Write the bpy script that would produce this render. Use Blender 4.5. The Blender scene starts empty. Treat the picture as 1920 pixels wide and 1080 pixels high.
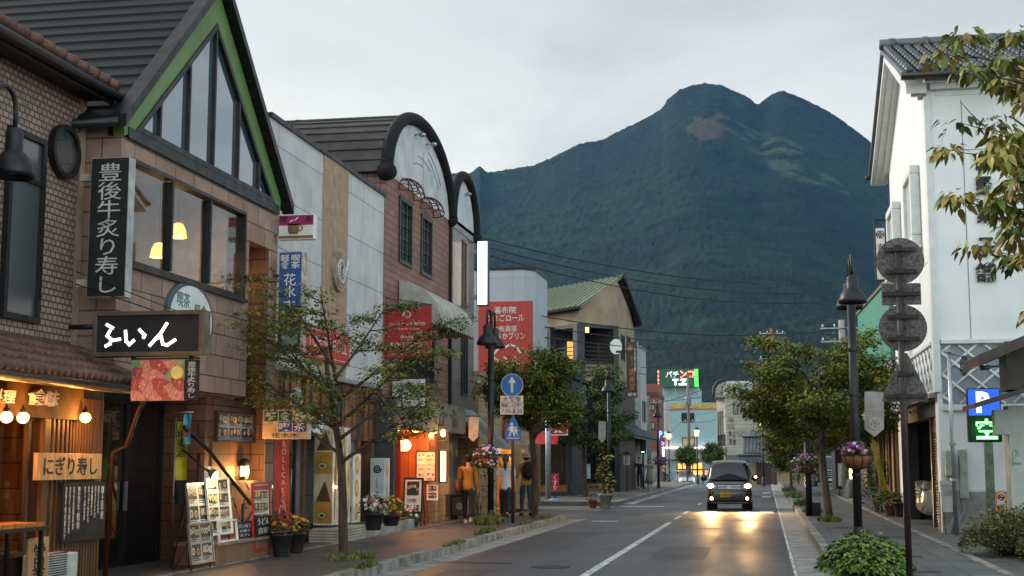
import bpy,bmesh,math,random
from mathutils import Vector,Matrix,noise
R = math.radians; PI = math.pi
sc = bpy.context.scene; COL = sc.collection
rnd = random.Random(7)

# ---------------------------------------------------------------- camera
EYE = Vector((0,0,1.55)); FOC = 2560.0
PITCH = math.atan(328/FOC); YAW = math.atan(475*math.cos(PITCH)/FOC)
FW = Vector((-math.sin(YAW)*math.cos(PITCH),math.cos(YAW)*math.cos(PITCH),math.sin(PITCH)))
RT = Vector((math.cos(YAW),math.sin(YAW),0)); UP = RT.cross(FW)
cd = bpy.data.cameras.new('camera'); cam = bpy.data.objects.new('camera',cd); COL.objects.link(cam)
cd.sensor_width = 36; cd.lens = 36 * FOC / 1920; cd.clip_start = .1; cd.clip_end = 30000
cam.matrix_world = Matrix(((RT.x,UP.x,-FW.x,EYE.x),(RT.y,UP.y,-FW.y,EYE.y),(RT.z,UP.z,-FW.z,EYE.z),(0,0,0,1)))
sc.camera = cam

# ---------------------------------------------------------------- sky, sun, exposure
SUN_EL = 25.0; SUN_AZ = -62.0            # sun low behind the left-hand houses (azimuth from +Y, negative = left)
wd = bpy.data.worlds.new('World'); sc.world = wd; wd.use_nodes = True
nt = wd.node_tree; N = nt.nodes; L = nt.links; N.clear()
out = N.new('ShaderNodeOutputWorld'); bg = N.new('ShaderNodeBackground'); bg.inputs[1].default_value = .1
sky = N.new('ShaderNodeTexSky'); sky.sky_type = 'NISHITA'; sky.sun_disc = False
sky.sun_elevation = R(SUN_EL); sky.sun_rotation = R(SUN_AZ); sky.air_density = 1.0; sky.dust_density = 2.0; sky.ozone_density = 1.5
tc = N.new('ShaderNodeTexCoord'); sp = N.new('ShaderNodeSeparateXYZ'); L.new(tc.outputs['Generated'],sp.inputs[0])
def wmath(op,a,b=None,c=None):
    n = N.new('ShaderNodeMath'); n.operation = op
    for i,v in enumerate((a,b,c)):
        if v is None: continue
        if isinstance(v,(int,float)): n.inputs[i].default_value = v
        else: L.new(v,n.inputs[i])
    return n.outputs[0]
den = wmath('ADD',wmath('MAXIMUM',sp.outputs[2],0.0),.16)
cx = wmath('DIVIDE',sp.outputs[0],den); cy = wmath('DIVIDE',sp.outputs[1],den)
cb = N.new('ShaderNodeCombineXYZ'); L.new(cx,cb.inputs[0]); L.new(cy,cb.inputs[1])
def wnoise(scale,detail,off=0):
    mp = N.new('ShaderNodeMapping'); L.new(cb.outputs[0],mp.inputs[0]); mp.inputs['Location'].default_value = (off,off *.7,0)
    mp.inputs['Scale'].default_value = (1.0,1.1,1)
    n = N.new('ShaderNodeTexNoise'); n.inputs['Scale'].default_value = scale; n.inputs['Detail'].default_value = detail
    n.inputs['Roughness'].default_value = .6; n.inputs['Distortion'].default_value = .5; L.new(mp.outputs[0],n.inputs['Vector']); return n.outputs[0]
def wramp(src,a,b,v0=0,v1=1):
    n = N.new('ShaderNodeMapRange'); n.interpolation_type = 'SMOOTHSTEP'; L.new(src,n.inputs[0])
    for i,v in enumerate((a,b,v0,v1)): n.inputs[i +1].default_value = v
    return n.outputs[0]
def wmix(f,a,b,mode='MIX'):
    n = N.new('ShaderNodeMix'); n.data_type = 'RGBA'; n.blend_type = mode
    for s,v in ((0,f),(6,a),(7,b)):
        if isinstance(v,(int,float)): n.inputs[s].default_value = v
        elif isinstance(v,tuple): n.inputs[s].default_value = v + (1,)
        else: L.new(v,n.inputs[s])
    return n.outputs[2]
# how far a direction looks towards the side of the set sun
side = wmath('ADD',wmath('MULTIPLY',sp.outputs[0],math.sin(R(SUN_AZ))),wmath('MULTIPLY',sp.outputs[1],math.cos(R(SUN_AZ))))
glow = wramp(side,-.2,.98)
CLOUD = 6.8
cw = tuple(CLOUD *c for c in (.95,.95,.89)); cg = tuple(CLOUD *c for c in (.385,.455,.49))
cl_hi = wmix(glow,cg,cw)
veil = wmix(.96,sky.outputs[0],cl_hi)
puff = wmath('MULTIPLY',wramp(wnoise(1.0,6,5.9),.46,.66),wramp(sp.outputs[0],.1,.5,.42,1.0))
veil2 = wmix(puff,veil,tuple(CLOUD *c for c in (.42,.48,.51)))
band = wmath('MULTIPLY',wramp(wnoise(.7,5,9.7),.5,.7),.45)
fin = wmix(band,veil2,tuple(CLOUD *c for c in (.92,.92,.89)))
sky_gain = wmath('MULTIPLY',wramp(sp.outputs[2],.42,1.0,1.0,1.15),wmath('MULTIPLY',wramp(sp.outputs[1],.25,-.7,1.0,2.8),wramp(sp.outputs[0],.3,.9,1.0,1.75)))  # added gain: unseen sky overhead, behind and right made brighter to light facades
zc = N.new('ShaderNodeCombineXYZ'); [L.new(sky_gain,zc.inputs[i]) for i in range(3)]
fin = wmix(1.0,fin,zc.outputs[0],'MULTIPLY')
low = wmix(wramp(sp.outputs[2],.14,.36),(1.42,1.36,1.24),(1.0,1.0,1.0)); fin = wmix(1.0,fin,low,'MULTIPLY')
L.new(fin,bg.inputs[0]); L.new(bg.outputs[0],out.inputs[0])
sl = bpy.data.lights.new('sun','SUN'); sl.energy = 2.6; sl.angle = R(24); sl.color = (1,.94,.87)
so = bpy.data.objects.new('sun',sl); COL.objects.link(so)
sd = Vector((math.sin(R(SUN_AZ))*math.cos(R(SUN_EL)),math.cos(R(SUN_AZ))*math.cos(R(SUN_EL)),math.sin(R(SUN_EL))))
so.rotation_euler = sd.to_track_quat('Z','Y').to_euler(); so.location = (0,0,60)
vs = sc.view_settings; vs.view_transform = 'Standard'; vs.look = 'None'; vs.exposure = .55; vs.gamma = 1; vs.use_curve_mapping = False
try:
    sc.cycles.max_bounces = 6; sc.cycles.transparent_max_bounces = 12; sc.cycles.volume_bounces = 0
    sc.cycles.sample_clamp_indirect = 4; sc.cycles.use_denoising = True; sc.cycles.caustics_reflective = False; sc.cycles.caustics_refractive = False
except Exception: pass

# ---------------------------------------------------------------- measuring helpers (photo pixel -> world point on a known plane)
def px(x,y,X=None,Y=None,Z=None):
    d = FW * FOC + RT * (x - 960) + UP * (540 - y)
    t = (X - EYE.x) / d.x if X is not None else (Y - EYE.y) / d.y if Y is not None else (Z - EYE.z) / d.z
    return EYE + d * t
def RX(X,x0,y0,x1,y1):
    a,b = px(x0,y0,X=X),px(x1,y1,X=X); return a.y,b.y,b.z,a.z
def RY(Y,x0,y0,x1,y1):
    a,b = px(x0,y0,Y=Y),px(x1,y1,Y=Y); return a.x,b.x,b.z,a.z
def h(s):
    s = s.lstrip('#'); o = []
    for i in (0,2,4):
        c = int(s[i:i +2],16) / 255; o.append(c /12.92 if c <.04045 else ((c +.055)/1.055) ** 2.4)
    return tuple(o)
def gz(y): return 0 if y < 100 else -.02 * (y - 100) if y < 190 else -1.8

# ---------------------------------------------------------------- materials
MC = {}
def _nodes(name):
    m = bpy.data.materials.new(name); m.use_nodes = True; t = m.node_tree
    return m,t,t.nodes,t.links,t.nodes['Principled BSDF']
def _vec(n,l,mode=None):
    tcn = n.new('ShaderNodeTexCoord')
    if mode is None: return tcn.outputs['Object']
    s = n.new('ShaderNodeSeparateXYZ'); l.new(tcn.outputs['Object'],s.inputs[0])
    c = n.new('ShaderNodeCombineXYZ')
    if mode == 'wall':
        a = n.new('ShaderNodeMath'); l.new(s.outputs[0],a.inputs[0]); l.new(s.outputs[1],a.inputs[1]); l.new(a.outputs[0],c.inputs[0]); l.new(s.outputs[2],c.inputs[1])
    elif mode == 'board':
        a = n.new('ShaderNodeMath'); l.new(s.outputs[0],a.inputs[0]); l.new(s.outputs[1],a.inputs[1]); l.new(a.outputs[0],c.inputs[1]); l.new(s.outputs[2],c.inputs[0])
    elif mode == 'yx':
        l.new(s.outputs[1],c.inputs[0]); l.new(s.outputs[0],c.inputs[1])
    else:
        l.new(s.outputs[0],c.inputs[0]); l.new(s.outputs[1],c.inputs[1])
    return c.outputs[0]
def _noise(n,l,vec,scale,detail=4,stretch=None):
    if stretch:
        mp = n.new('ShaderNodeMapping'); mp.inputs['Scale'].default_value = stretch; l.new(vec,mp.inputs[0]); vec = mp.outputs[0]
    x = n.new('ShaderNodeTexNoise'); x.inputs['Scale'].default_value = scale; x.inputs['Detail'].default_value = detail; l.new(vec,x.inputs['Vector']); return x.outputs[0]
def _mr(n,l,src,a,b,c,d):
    x = n.new('ShaderNodeMapRange'); l.new(src,x.inputs[0])
    for i,v in enumerate((a,b,c,d)): x.inputs[i +1].default_value = v
    return x.outputs[0]
def _mix(n,l,f,a,b,mode='MIX'):
    x = n.new('ShaderNodeMix'); x.data_type = 'RGBA'; x.blend_type = mode
    for s,v in ((0,f),(6,a),(7,b)):
        if isinstance(v,(int,float)): x.inputs[s].default_value = v
        elif isinstance(v,tuple): x.inputs[s].default_value = v[:3] + (1,)
        else: l.new(v,x.inputs[s])
    return x.outputs[2]
def _bump(n,l,p,src,st,dist=.01):
    b = n.new('ShaderNodeBump'); b.inputs['Strength'].default_value = st; b.inputs['Distance'].default_value = dist
    l.new(src,b.inputs['Height']); l.new(b.outputs[0],p.inputs['Normal'])
def M(name,col,rough=.6,metal=0,var=.25,scale=5,bump=0,bscale=60,stretch=None,spec=.5,col2=None,lo=.35,hi=.65):
    """plain surface: base colour wandering by +-var (or towards col2) with soft noise, optional fine bump"""
    if name in MC: return MC[name]
    m,t,n,l,p = _nodes(name); v = _vec(n,l)
    f = _noise(n,l,v,scale,5,stretch)
    c2 = col2 or tuple(c *(1 - var) for c in col); c1 = col if col2 else tuple(min(1,c *(1+var *.6)) for c in col)
    l.new(_mix(n,l,_mr(n,l,f,lo,hi,0,1),c1,c2),p.inputs['Base Color'])
    l.new(_mr(n,l,f,.3,.7,max(.02,rough - .08),min(1,rough +.08)),p.inputs['Roughness'])
    p.inputs['Metallic'].default_value = metal; p.inputs['Specular IOR Level'].default_value = spec
    if bump: _bump(n,l,p,_noise(n,l,v,bscale,3,stretch),bump)
    MC[name] = m; return m
def MT(name,c1,c2,mortar,w,hh,mort=.012,off=.5,rough=.7,bump=.4,mode='wall',var=.25,nscale=1.2,spec=.4,streak=0):
    """courses of tile, brick or block laid with the brick texture"""
    if name in MC: return MC[name]
    m,t,n,l,p = _nodes(name); v = _vec(n,l,mode)
    b = n.new('ShaderNodeTexBrick'); l.new(v,b.inputs['Vector'])
    for k,val in (('Scale',1),('Mortar Size',mort),('Mortar Smooth',.1),('Bias',0),('Brick Width',w),('Row Height',hh)): b.inputs[k].default_value = val
    b.offset = off
    b.inputs['Color1'].default_value = c1 + (1,); b.inputs['Color2'].default_value = c2 + (1,); b.inputs['Mortar'].default_value = mortar + (1,)
    o = _vec(n,l)
    f = _mr(n,l,_noise(n,l,o,nscale,6),.3,.7,1 - var,1+var *.5)
    c = n.new('ShaderNodeCombineXYZ'); [l.new(f,c.inputs[i]) for i in range(3)]
    colr = _mix(n,l,1.0,b.outputs[0],c.outputs[0],'MULTIPLY')
    if streak:
        s = _mr(n,l,_noise(n,l,o,2.2,5,(1,1,.12)),.52,.75,0,streak)
        colr = _mix(n,l,s,colr,(.03,.03,.03))
    l.new(colr,p.inputs['Base Color']); p.inputs['Roughness'].default_value = rough; p.inputs['Specular IOR Level'].default_value = spec
    x = n.new('ShaderNodeMath'); x.operation = 'SUBTRACT'; l.new(_mr(n,l,_noise(n,l,o,40,3),0,1,0,.35),x.inputs[0]); l.new(b.outputs['Fac'],x.inputs[1])
    _bump(n,l,p,x.outputs[0],bump,.01)
    MC[name] = m; return m
def ME(name,col,strength,base=None):
    """gives off light"""
    if name in MC and 'emit' in MC[name]: return MC[name]
    assert name not in MC,name
    m,t,n,l,p = _nodes(name); m['emit'] = 1; p.inputs['Base Color'].default_value = (base or col) + (1,)
    v = _vec(n,l); f = _mr(n,l,_noise(n,l,v,9,2),.3,.7,strength *.85,strength *1.1)
    p.inputs['Emission Color'].default_value = col + (1,); l.new(f,p.inputs['Emission Strength'])
    MC[name] = m; return m
def MG(name,tint=(.75,.8,.8),refl=.12,gain=1.6,rough=.02):
    """window glass one can see through"""
    if name in MC: return MC[name]
    m,t,n,l,p = _nodes(name); n.remove(p)
    o = [x for x in n if x.type =='OUTPUT_MATERIAL'][0]
    tr = n.new('ShaderNodeBsdfTransparent'); tr.inputs[0].default_value = tint + (1,)
    gl = n.new('ShaderNodeBsdfGlossy'); gl.inputs['Roughness'].default_value = rough
    fr = n.new('ShaderNodeFresnel'); fr.inputs[0].default_value = 1.5
    a = n.new('ShaderNodeMath'); a.operation = 'MULTIPLY_ADD'; a.use_clamp = True; l.new(fr.outputs[0],a.inputs[0]); a.inputs[1].default_value = gain; a.inputs[2].default_value = refl
    ge = n.new('ShaderNodeNewGeometry'); fr_ = n.new('ShaderNodeMath'); fr_.operation = 'MULTIPLY'; inv = n.new('ShaderNodeMath'); inv.operation = 'SUBTRACT'; inv.inputs[0].default_value = 1; l.new(ge.outputs['Backfacing'],inv.inputs[1]); l.new(a.outputs[0],fr_.inputs[0]); l.new(inv.outputs[0],fr_.inputs[1]); a = fr_  # only the outer face mirrors
    v = _vec(n,l); b = n.new('ShaderNodeBump'); b.inputs['Strength'].default_value = .03; b.inputs['Distance'].default_value = .02
    l.new(_noise(n,l,v,1.3,2),b.inputs['Height']); l.new(b.outputs[0],gl.inputs['Normal'])
    mx = n.new('ShaderNodeMixShader'); l.new(a.outputs[0],mx.inputs[0]); l.new(tr.outputs[0],mx.inputs[1]); l.new(gl.outputs[0],mx.inputs[2]); l.new(mx.outputs[0],o.inputs[0])
    MC[name] = m; return m

# ---------------------------------------------------------------- frames and mesh builder
class Fr:
    def __init__(s,o,r,u=(0,0,1)):
        s.o = Vector(o); s.r = Vector(r).normalized(); s.u = Vector(u).normalized(); s.n = s.r.cross(s.u)
    def p(s,u,v,n=0): return s.o + s.r * u + s.u * v + s.n * n
def FE(X): return Fr((X,0,0),(0,1,0))      # a face looking +X (left-hand houses); u = Y, v = Z
def FS(Y): return Fr((0,Y,0),(1,0,0))      # a face looking towards the camera; u = X, v = Z
def FWst(X): return Fr((X,0,0),(0,-1,0))   # a face looking -X (right-hand houses); u = -Y
FT = Fr((0,0,0),(1,0,0),(0,1,0))        # lying flat: u = X, v = Y, n = Z
class B:
    def __init__(s): s.v = []; s.f = []; s.m = []; s.s = []; s.mi = 0; s.sm = False
    def add(s,vs,fs):
        o = len(s.v); s.v += [tuple(v) for v in vs]
        for f in fs: s.f.append(tuple(o +i for i in f)); s.m.append(s.mi); s.s.append(s.sm)
        return s
    def fb(s,fr,u0,u1,v0,v1,n0,n1):
        P = [fr.p(u,v,n) for n in (n0,n1) for v in (v0,v1) for u in (u0,u1)]
        return s.add(P,[(0,2,3,1),(4,5,7,6),(0,1,5,4),(2,6,7,3),(0,4,6,2),(1,3,7,5)])
    def box(s,x0,x1,y0,y1,z0,z1): return s.fb(FT,x0,x1,y0,y1,z0,z1)
    def fp(s,fr,pts,n0,n1):
        k = len(pts); P = [fr.p(u,v,n0) for u,v in pts] + [fr.p(u,v,n1) for u,v in pts]
        return s.add(P,[tuple(range(k))[::-1],tuple(range(k,2*k))]+[(i,(i +1) % k,k +(i +1) % k,k +i) for i in range(k)])
    def quad(s,*p): return s.add(p,[tuple(range(len(p)))])
    def disc(s,fr,u,v,r,n0,n1,k=24,rv=None):
        rv = rv or r; return s.fp(fr,[(u +r *math.cos(2*PI *i /k),v +rv *math.sin(2*PI *i /k)) for i in range(k)],n0,n1)
    def ring(s,fr,pts,t,n0,n1):
        """closed frame band of width t just inside the polygon pts (convex, counter-clockwise)"""
        k = len(pts); ins = []
        for i in range(k):
            p0,p1,p2 = Vector(pts[i - 1]),Vector(pts[i]),Vector(pts[(i +1) % k])
            a = (p1 - p0).normalized(); b = (p2 - p1).normalized(); na = Vector((-a.y,a.x)); nb = Vector((-b.y,b.x))
            m = na + nb; m /= max(.2,m.length_squared) / 2; ins.append(p1 +m *t)
        for i in range(k):
            j = (i +1) % k
            s.fp(fr,[tuple(pts[i]),tuple(pts[j]),tuple(ins[j]),tuple(ins[i])],n0,n1)
        return s
    def rect(s,fr,u0,u1,v0,v1,t,n0,n1):
        s.fb(fr,u0,u1,v0,v0 +t,n0,n1); s.fb(fr,u0,u1,v1 - t,v1,n0,n1)
        s.fb(fr,u0,u0 +t,v0 +t,v1 - t,n0,n1); return s.fb(fr,u1 - t,u1,v0 +t,v1 - t,n0,n1)
    def tube(s,pts,r,k=8,cap=True):
        pts = [Vector(p) for p in pts]; n = len(pts); rr = r if isinstance(r,(list,tuple)) else [r] * n
        ref = None; V = []
        for i,p in enumerate(pts):
            t = (pts[min(i +1,n - 1)] - pts[max(i - 1,0)])
            t = t.normalized() if t.length > 1e-9 else Vector((0,0,1))
            if ref is None: ref = Vector((1,0,0)) if abs(t.x) < .9 else Vector((0,1,0))
            a = (ref - t *ref.dot(t)).normalized(); b = t.cross(a); ref = a
            V += [p +(a *math.cos(2*PI *j /k)+b *math.sin(2*PI *j /k))*rr[i] for j in range(k)]
        f = [(i *k +j,i *k +(j +1) % k,(i +1)*k +(j +1) % k,(i +1)*k +j) for i in range(n - 1) for j in range(k)]
        if cap: f += [tuple(range(k))[::-1],tuple(range((n - 1)*k,n *k))]
        sm,s.sm = s.sm,True; s.add(V,f); s.sm = sm; return s
    def lathe(s,c,prof,k=20,ax=None):
        c = Vector(c); V = []; ax = ax or (Vector((1,0,0)),Vector((0,1,0)),Vector((0,0,1)))
        for r,z in prof: V += [c +ax[0]*(r *math.cos(2*PI *j /k))+ax[1]*(r *math.sin(2*PI *j /k))+ax[2]*z for j in range(k)]
        f = [(i *k +j,i *k +(j +1) % k,(i +1)*k +(j +1) % k,(i +1)*k +j) for i in range(len(prof) - 1) for j in range(k)]
        sm,s.sm = s.sm,True; s.add(V,f); s.sm = sm
        if prof[0][0] > 1e-4: s.add(V[:k],[tuple(range(k))[::-1]])
        if prof[-1][0] > 1e-4: s.add(V[-k:],[tuple(range(k))])
        return s
    def ball(s,c,r,sc=(1,1,1),k=14,m=8):
        c = Vector(c); V = []
        for i in range(m +1):
            a = PI * i / m - PI / 2
            V += [c +Vector((r *sc[0]*math.cos(a)*math.cos(2*PI *j /k),r *sc[1]*math.cos(a)*math.sin(2*PI *j /k),r *sc[2]*math.sin(a))) for j in range(k)]
        sm,s.sm = s.sm,True
        s.add(V,[(i *k +j,i *k +(j +1) % k,(i +1)*k +(j +1) % k,(i +1)*k +j) for i in range(m) for j in range(k)]); s.sm = sm; return s
    def sheet(s,fn,nu,nv):
        V = [fn(i /nu,j /nv) for j in range(nv +1) for i in range(nu +1)]
        return s.add(V,[(j *(nu +1)+i,j *(nu +1)+i +1,(j +1)*(nu +1)+i +1,(j +1)*(nu +1)+i) for j in range(nv) for i in range(nu)])
    def wall(s,fr,u0,u1,v0,v1,n0,n1,holes=()):
        us = sorted({u0,u1,*[x for q in holes for x in q[:2] if u0 <x <u1]}); vv = sorted({v0,v1,*[x for q in holes for x in q[2:] if v0 <x <v1]})
        def solid(i,j):
            if not (0 <= i <len(us) - 1 and 0 <= j <len(vv) - 1): return False
            cu = (us[i]+us[i +1]) / 2; cv = (vv[j]+vv[j +1]) / 2
            return not any(q[0]<cu <q[1] and q[2]<cv <q[3] for q in holes)
        for i in range(len(us) - 1):
            for j in range(len(vv) - 1):
                if not solid(i,j): continue
                a,b,c,d = us[i],us[i +1],vv[j],vv[j +1]
                s.quad(fr.p(a,c,n1),fr.p(b,c,n1),fr.p(b,d,n1),fr.p(a,d,n1)); s.quad(fr.p(a,d,n0),fr.p(b,d,n0),fr.p(b,c,n0),fr.p(a,c,n0))
                if not solid(i - 1,j): s.quad(fr.p(a,c,n0),fr.p(a,c,n1),fr.p(a,d,n1),fr.p(a,d,n0))
                if not solid(i +1,j): s.quad(fr.p(b,c,n1),fr.p(b,c,n0),fr.p(b,d,n0),fr.p(b,d,n1))
                if not solid(i,j - 1): s.quad(fr.p(a,c,n0),fr.p(b,c,n0),fr.p(b,c,n1),fr.p(a,c,n1))
                if not solid(i,j +1): s.quad(fr.p(a,d,n1),fr.p(b,d,n1),fr.p(b,d,n0),fr.p(a,d,n0))
        return s
    def done(s,name,mat,par=None,bevel=0,fix=True,attr=None):
        me = bpy.data.meshes.new(name); me.from_pydata(s.v,[],s.f)
        for m in (mat if isinstance(mat,(list,tuple)) else [mat]): me.materials.append(m)
        me.polygons.foreach_set('material_index',s.m); me.polygons.foreach_set('use_smooth',s.s)
        if fix:
            bm = bmesh.new(); bm.from_mesh(me); bmesh.ops.recalc_face_normals(bm,faces=bm.faces); bm.to_mesh(me); bm.free()
        me.update(); o = bpy.data.objects.new(name,me); COL.objects.link(o); put(o,par)
        if bevel:
            b = o.modifiers.new('edge','BEVEL'); b.width = bevel; b.segments = 2; b.limit_method = 'ANGLE'; b.angle_limit = R(50)
        return o
def put(o,par):
    if par is not None:
        o.parent = par
        if par.parent is None and par.type == 'EMPTY': o.matrix_parent_inverse = par.matrix_basis.inverted()
    return o
def tag(o,label,cat,group=None):
    o['label'] = label; o['category'] = cat
    if group: o['group'] = group
    return o
def T(name,label,cat,loc=(0,0,0),group=None):
    o = bpy.data.objects.new(name,None); o.location = loc; o.empty_display_size = .2; COL.objects.link(o); return tag(o,label,cat,group)
def S(name,b,mat,kind='structure',**k):
    o = b.done(name,mat,**k); o['kind'] = kind; return o
def base(o):
    """move a one-mesh thing's origin to the middle of its foot"""
    me = o.data; xs = [v.co for v in me.vertices]
    c = Vector(((min(v.x for v in xs)+max(v.x for v in xs))/2,(min(v.y for v in xs)+max(v.y for v in xs))/2,min(v.z for v in xs)))
    me.transform(Matrix.Translation(-c)); o.location = c; return o
KIDS = {}
def copy_tree(o,par=None,kids=None):
    kids = kids or {}
    if not kids:
        for x in COL.objects:
            if x.parent: kids.setdefault(x.parent.name,[]).append(x)
    c = o.copy(); COL.objects.link(c)
    if par is not None: c.parent = par
    for ch in kids.get(o.name,[]): copy_tree(ch,c,kids)
    return c
def place(root,loc,rz=0,label=None,group=None,scale=1):
    root.location = loc; root.rotation_euler = (0,0,rz); root.scale = (scale,) * 3
    if label: root['label'] = label
    if group: root['group'] = group
    return root
def text(fr,s,u0,u1,v0,v1,n,mat,par,name='lettering',vert=False,th=.004,bold=0,shear=0,keep=False,line=.95):
    cu = bpy.data.curves.new('t','FONT'); cu.body = '\n'.join(s) if vert else s
    cu.size = 1; cu.extrude = .5; cu.offset = bold; cu.shear = shear; cu.align_x = 'CENTER'; cu.space_line = line; cu.resolution_u = 2
    ob = bpy.data.objects.new('t',cu); me = bpy.data.meshes.new_from_object(ob); bpy.data.objects.remove(ob); bpy.data.curves.remove(cu)
    if not me.vertices: return None
    xs = [v.co.x for v in me.vertices]; ys = [v.co.y for v in me.vertices]
    x0,x1,y0,y1 = min(xs),max(xs),min(ys),max(ys); su = (u1 - u0) / max(1e-6,x1 - x0); sv = (v1 - v0) / max(1e-6,y1 - y0)
    if keep: su = sv = min(su,sv)
    cu_,cv_ = (u0 +u1) / 2,(v0 +v1) / 2
    for v in me.vertices:
        v.co = fr.p(cu_ +(v.co.x - (x0 +x1)/2)*su,cv_ +(v.co.y - (y0 +y1)/2)*sv,n +(v.co.z +.5)*th)
    me.name = name; me.materials.clear(); me.materials.append(mat); o = bpy.data.objects.new(name,me); COL.objects.link(o); put(o,par); return o
def lamp(par,loc,e,col=(1,.5,.16),r=.05,kind='POINT',direction=None,spot=None):
    ld = bpy.data.lights.new('lamp_light',kind); ld.energy = e; ld.color = col; ld.shadow_soft_size = r
    if spot: ld.spot_size = R(spot); ld.spot_blend = .6
    lo = bpy.data.objects.new('lamp_light',ld); COL.objects.link(lo); lo.location = loc
    if direction is not None: lo.rotation_euler = (-Vector(direction)).to_track_quat('Z','Y').to_euler()
    put(lo,par); return lo

# ================================================================ SETTING
asphalt = MC.get('asphalt')
def mk_asphalt(name,c1,c2,rough):
    m,t,n,l,p = _nodes(name); v = _vec(n,l)
    big = _mr(n,l,_noise(n,l,v,.35,6,(1,.25,1)),.35,.65,0,1)
    c = _mix(n,l,big,c1,c2)
    g = n.new('ShaderNodeTexVoronoi'); g.inputs['Scale'].default_value = 48; l.new(v,g.inputs['Vector'])
    gr = _mr(n,l,g.outputs['Color'],0,1,.4,1.75)
    cc = n.new('ShaderNodeCombineXYZ'); [l.new(gr,cc.inputs[i]) for i in range(3)]
    c = _mix(n,l,1.0,c,cc.outputs[0],'MULTIPLY')
    crack = n.new('ShaderNodeTexVoronoi'); crack.feature = 'DISTANCE_TO_EDGE'; crack.inputs['Scale'].default_value = .33
    wob = n.new('ShaderNodeVectorMath'); wob.operation = 'MULTIPLY_ADD'; nn = n.new('ShaderNodeTexNoise'); nn.inputs['Scale'].default_value = 1.5; l.new(v,nn.inputs['Vector'])
    l.new(nn.outputs['Color'],wob.inputs[0]); wob.inputs[1].default_value = (.9,.9,.9); l.new(v,wob.inputs[2]); l.new(wob.outputs[0],crack.inputs['Vector'])
    ck = _mr(n,l,crack.outputs['Distance'],.0,.014,.85,0)
    c = _mix(n,l,ck,c,(.012,.012,.012))
    l.new(c,p.inputs['Base Color'])
    l.new(_mr(n,l,_noise(n,l,v,.8,5,(1,.3,1)),.3,.7,rough - .12,rough +.1),p.inputs['Roughness'])
    _bump(n,l,p,g.outputs['Distance'],.35,.006); p.inputs['Specular IOR Level'].default_value = .42
    return m
m_asph = mk_asphalt('asphalt',h('#2d3034'),h('#43464a'),.5)
m_asph2 = mk_asphalt('asphalt_side',h('#4b4b4a'),h('#5a5854'),.6)
m_earth = M('earth',h('#4a4a40'),.9,var=.4,scale=.05)
m_conc = M('concrete',h('#8b8a86'),.8,var=.3,scale=2.5,bump=.25,bscale=50)
m_kerb = M('kerb_concrete',h('#8f8d86'),.85,var=.4,scale=3.5,bump=.3,bscale=40,col2=h('#5d5c52'))
m_pave = MT('paving',h('#5f5f5e'),h('#4c4e50'),h('#343433'),.9,.42,.012,mode='yx',rough=.6,var=.35,nscale=.8)
m_pave_l = MT('paving_old',h('#6b665f'),h('#5c5a56'),h('#4b4a47'),.6,.6,.008,mode='yx',rough=.65,var=.4,nscale=.9)
m_walk_l = mk_asphalt('walk_asphalt',h('#4f4d4b'),h('#434140'),.62)
m_apron = MT('apron_tile',h('#56504a'),h('#4c4743'),h('#38342f'),.3,.3,.008,mode='xy',rough=.5,var=.3)
m_line = M('road_paint',h('#d6d6d2'),.55,col2=h('#7c7d7d'),scale=7,lo=.42,hi=.62)
m_joint = M('joint_dark',(.03,.03,.028),.9)

# ground: one sheet to the horizon, dipping beyond the crest of the street
b = B(); ys = [-60,0,40,80,100,110,120,140,165,190,260,600,1500,4000,9000]; xs = [-9000,-2500,-600,-120,-30,30,120,600,2500,9000]
b.add([(x,y,gz(y) - .06) for y in ys for x in xs],[(j *len(xs)+i,j *len(xs)+i +1,(j +1)*len(xs)+i +1,(j +1)*len(xs)+i) for j in range(len(ys) - 1) for i in range(len(xs) - 1)])
S('ground',b,m_earth)
def strip(x0,x1,y0,y1,dz,step=10):
    b = B(); n = max(1,int((y1 - y0)/step)); Y = [y0 +(y1 - y0)*i /n for i in range(n +1)]
    b.add([(x,y,gz(y)+dz) for y in Y for x in (x0,x1)],[(2*i,2*i +1,2*i +3,2*i +2) for i in range(n)]); return b
S('road',strip(-5.35,.88,-20,190,0),m_asph)
S('junction_road',strip(-40,60,108,135,.004),m_asph2)
S('side_street',strip(-40,-5.35,38,50,-.012),m_asph2)
# concrete gutters
b = B()
for x0,x1 in ((-5.35,-4.93),(.42,.88)):
    y = -8
    while y < 104:
        if not (x0 <0 and 37<y <51): b.box(x0,x1,y,y +1.99,-.02,.006)
        y += 2
S('gutter',b,m_conc)
# painted marks, each sheet just above the road
b = B(); 
def mark(b,x0,x1,y0,y1): b.quad((x0,y0,.005),(x1,y0,.005),(x1,y1,.005),(x0,y1,.005))
mark(b,-2.56,-2.43,-10,36.5)
for y in (38.5,42.5,52,60,70,80): mark(b,-2.55,-2.44,y,y +2.4)
for y in (43.4,63.5,72): mark(b,-.2,.22,y,y +2.1)
mark(b,.36,.41,-10,100)
mark(b,-5.2,-3.6,49.4,49.85); mark(b,-4.6,-3.9,36.6,37.1); mark(b,-4.0,-2.6,78,78.5)
S('road_marking',b,m_line)
b = B(); b.box(-5.3,-3.9,21.2,21.28,.004,.006); b.box(-2.4,-.2,38.1,38.16,.003,.0055)
S('road_seam',b,m_joint)
b = B(); [b.quad((x0,y0,z),(x1,y0,z),(x1,y1,z),(x0,y1,z)) for x0,x1,y0,y1,z in ((-4.9,-3.6,24,31,.0022),(-2.2,-.6,50,58,.0022),(-1.9,-1.0,22.5,26,.0024),(-4.6,-3.9,12,20,.0023))]; S('road_patch',b,mk_asphalt('asphalt_patch',h('#2e3134'),h('#3e4144'),.6))
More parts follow.
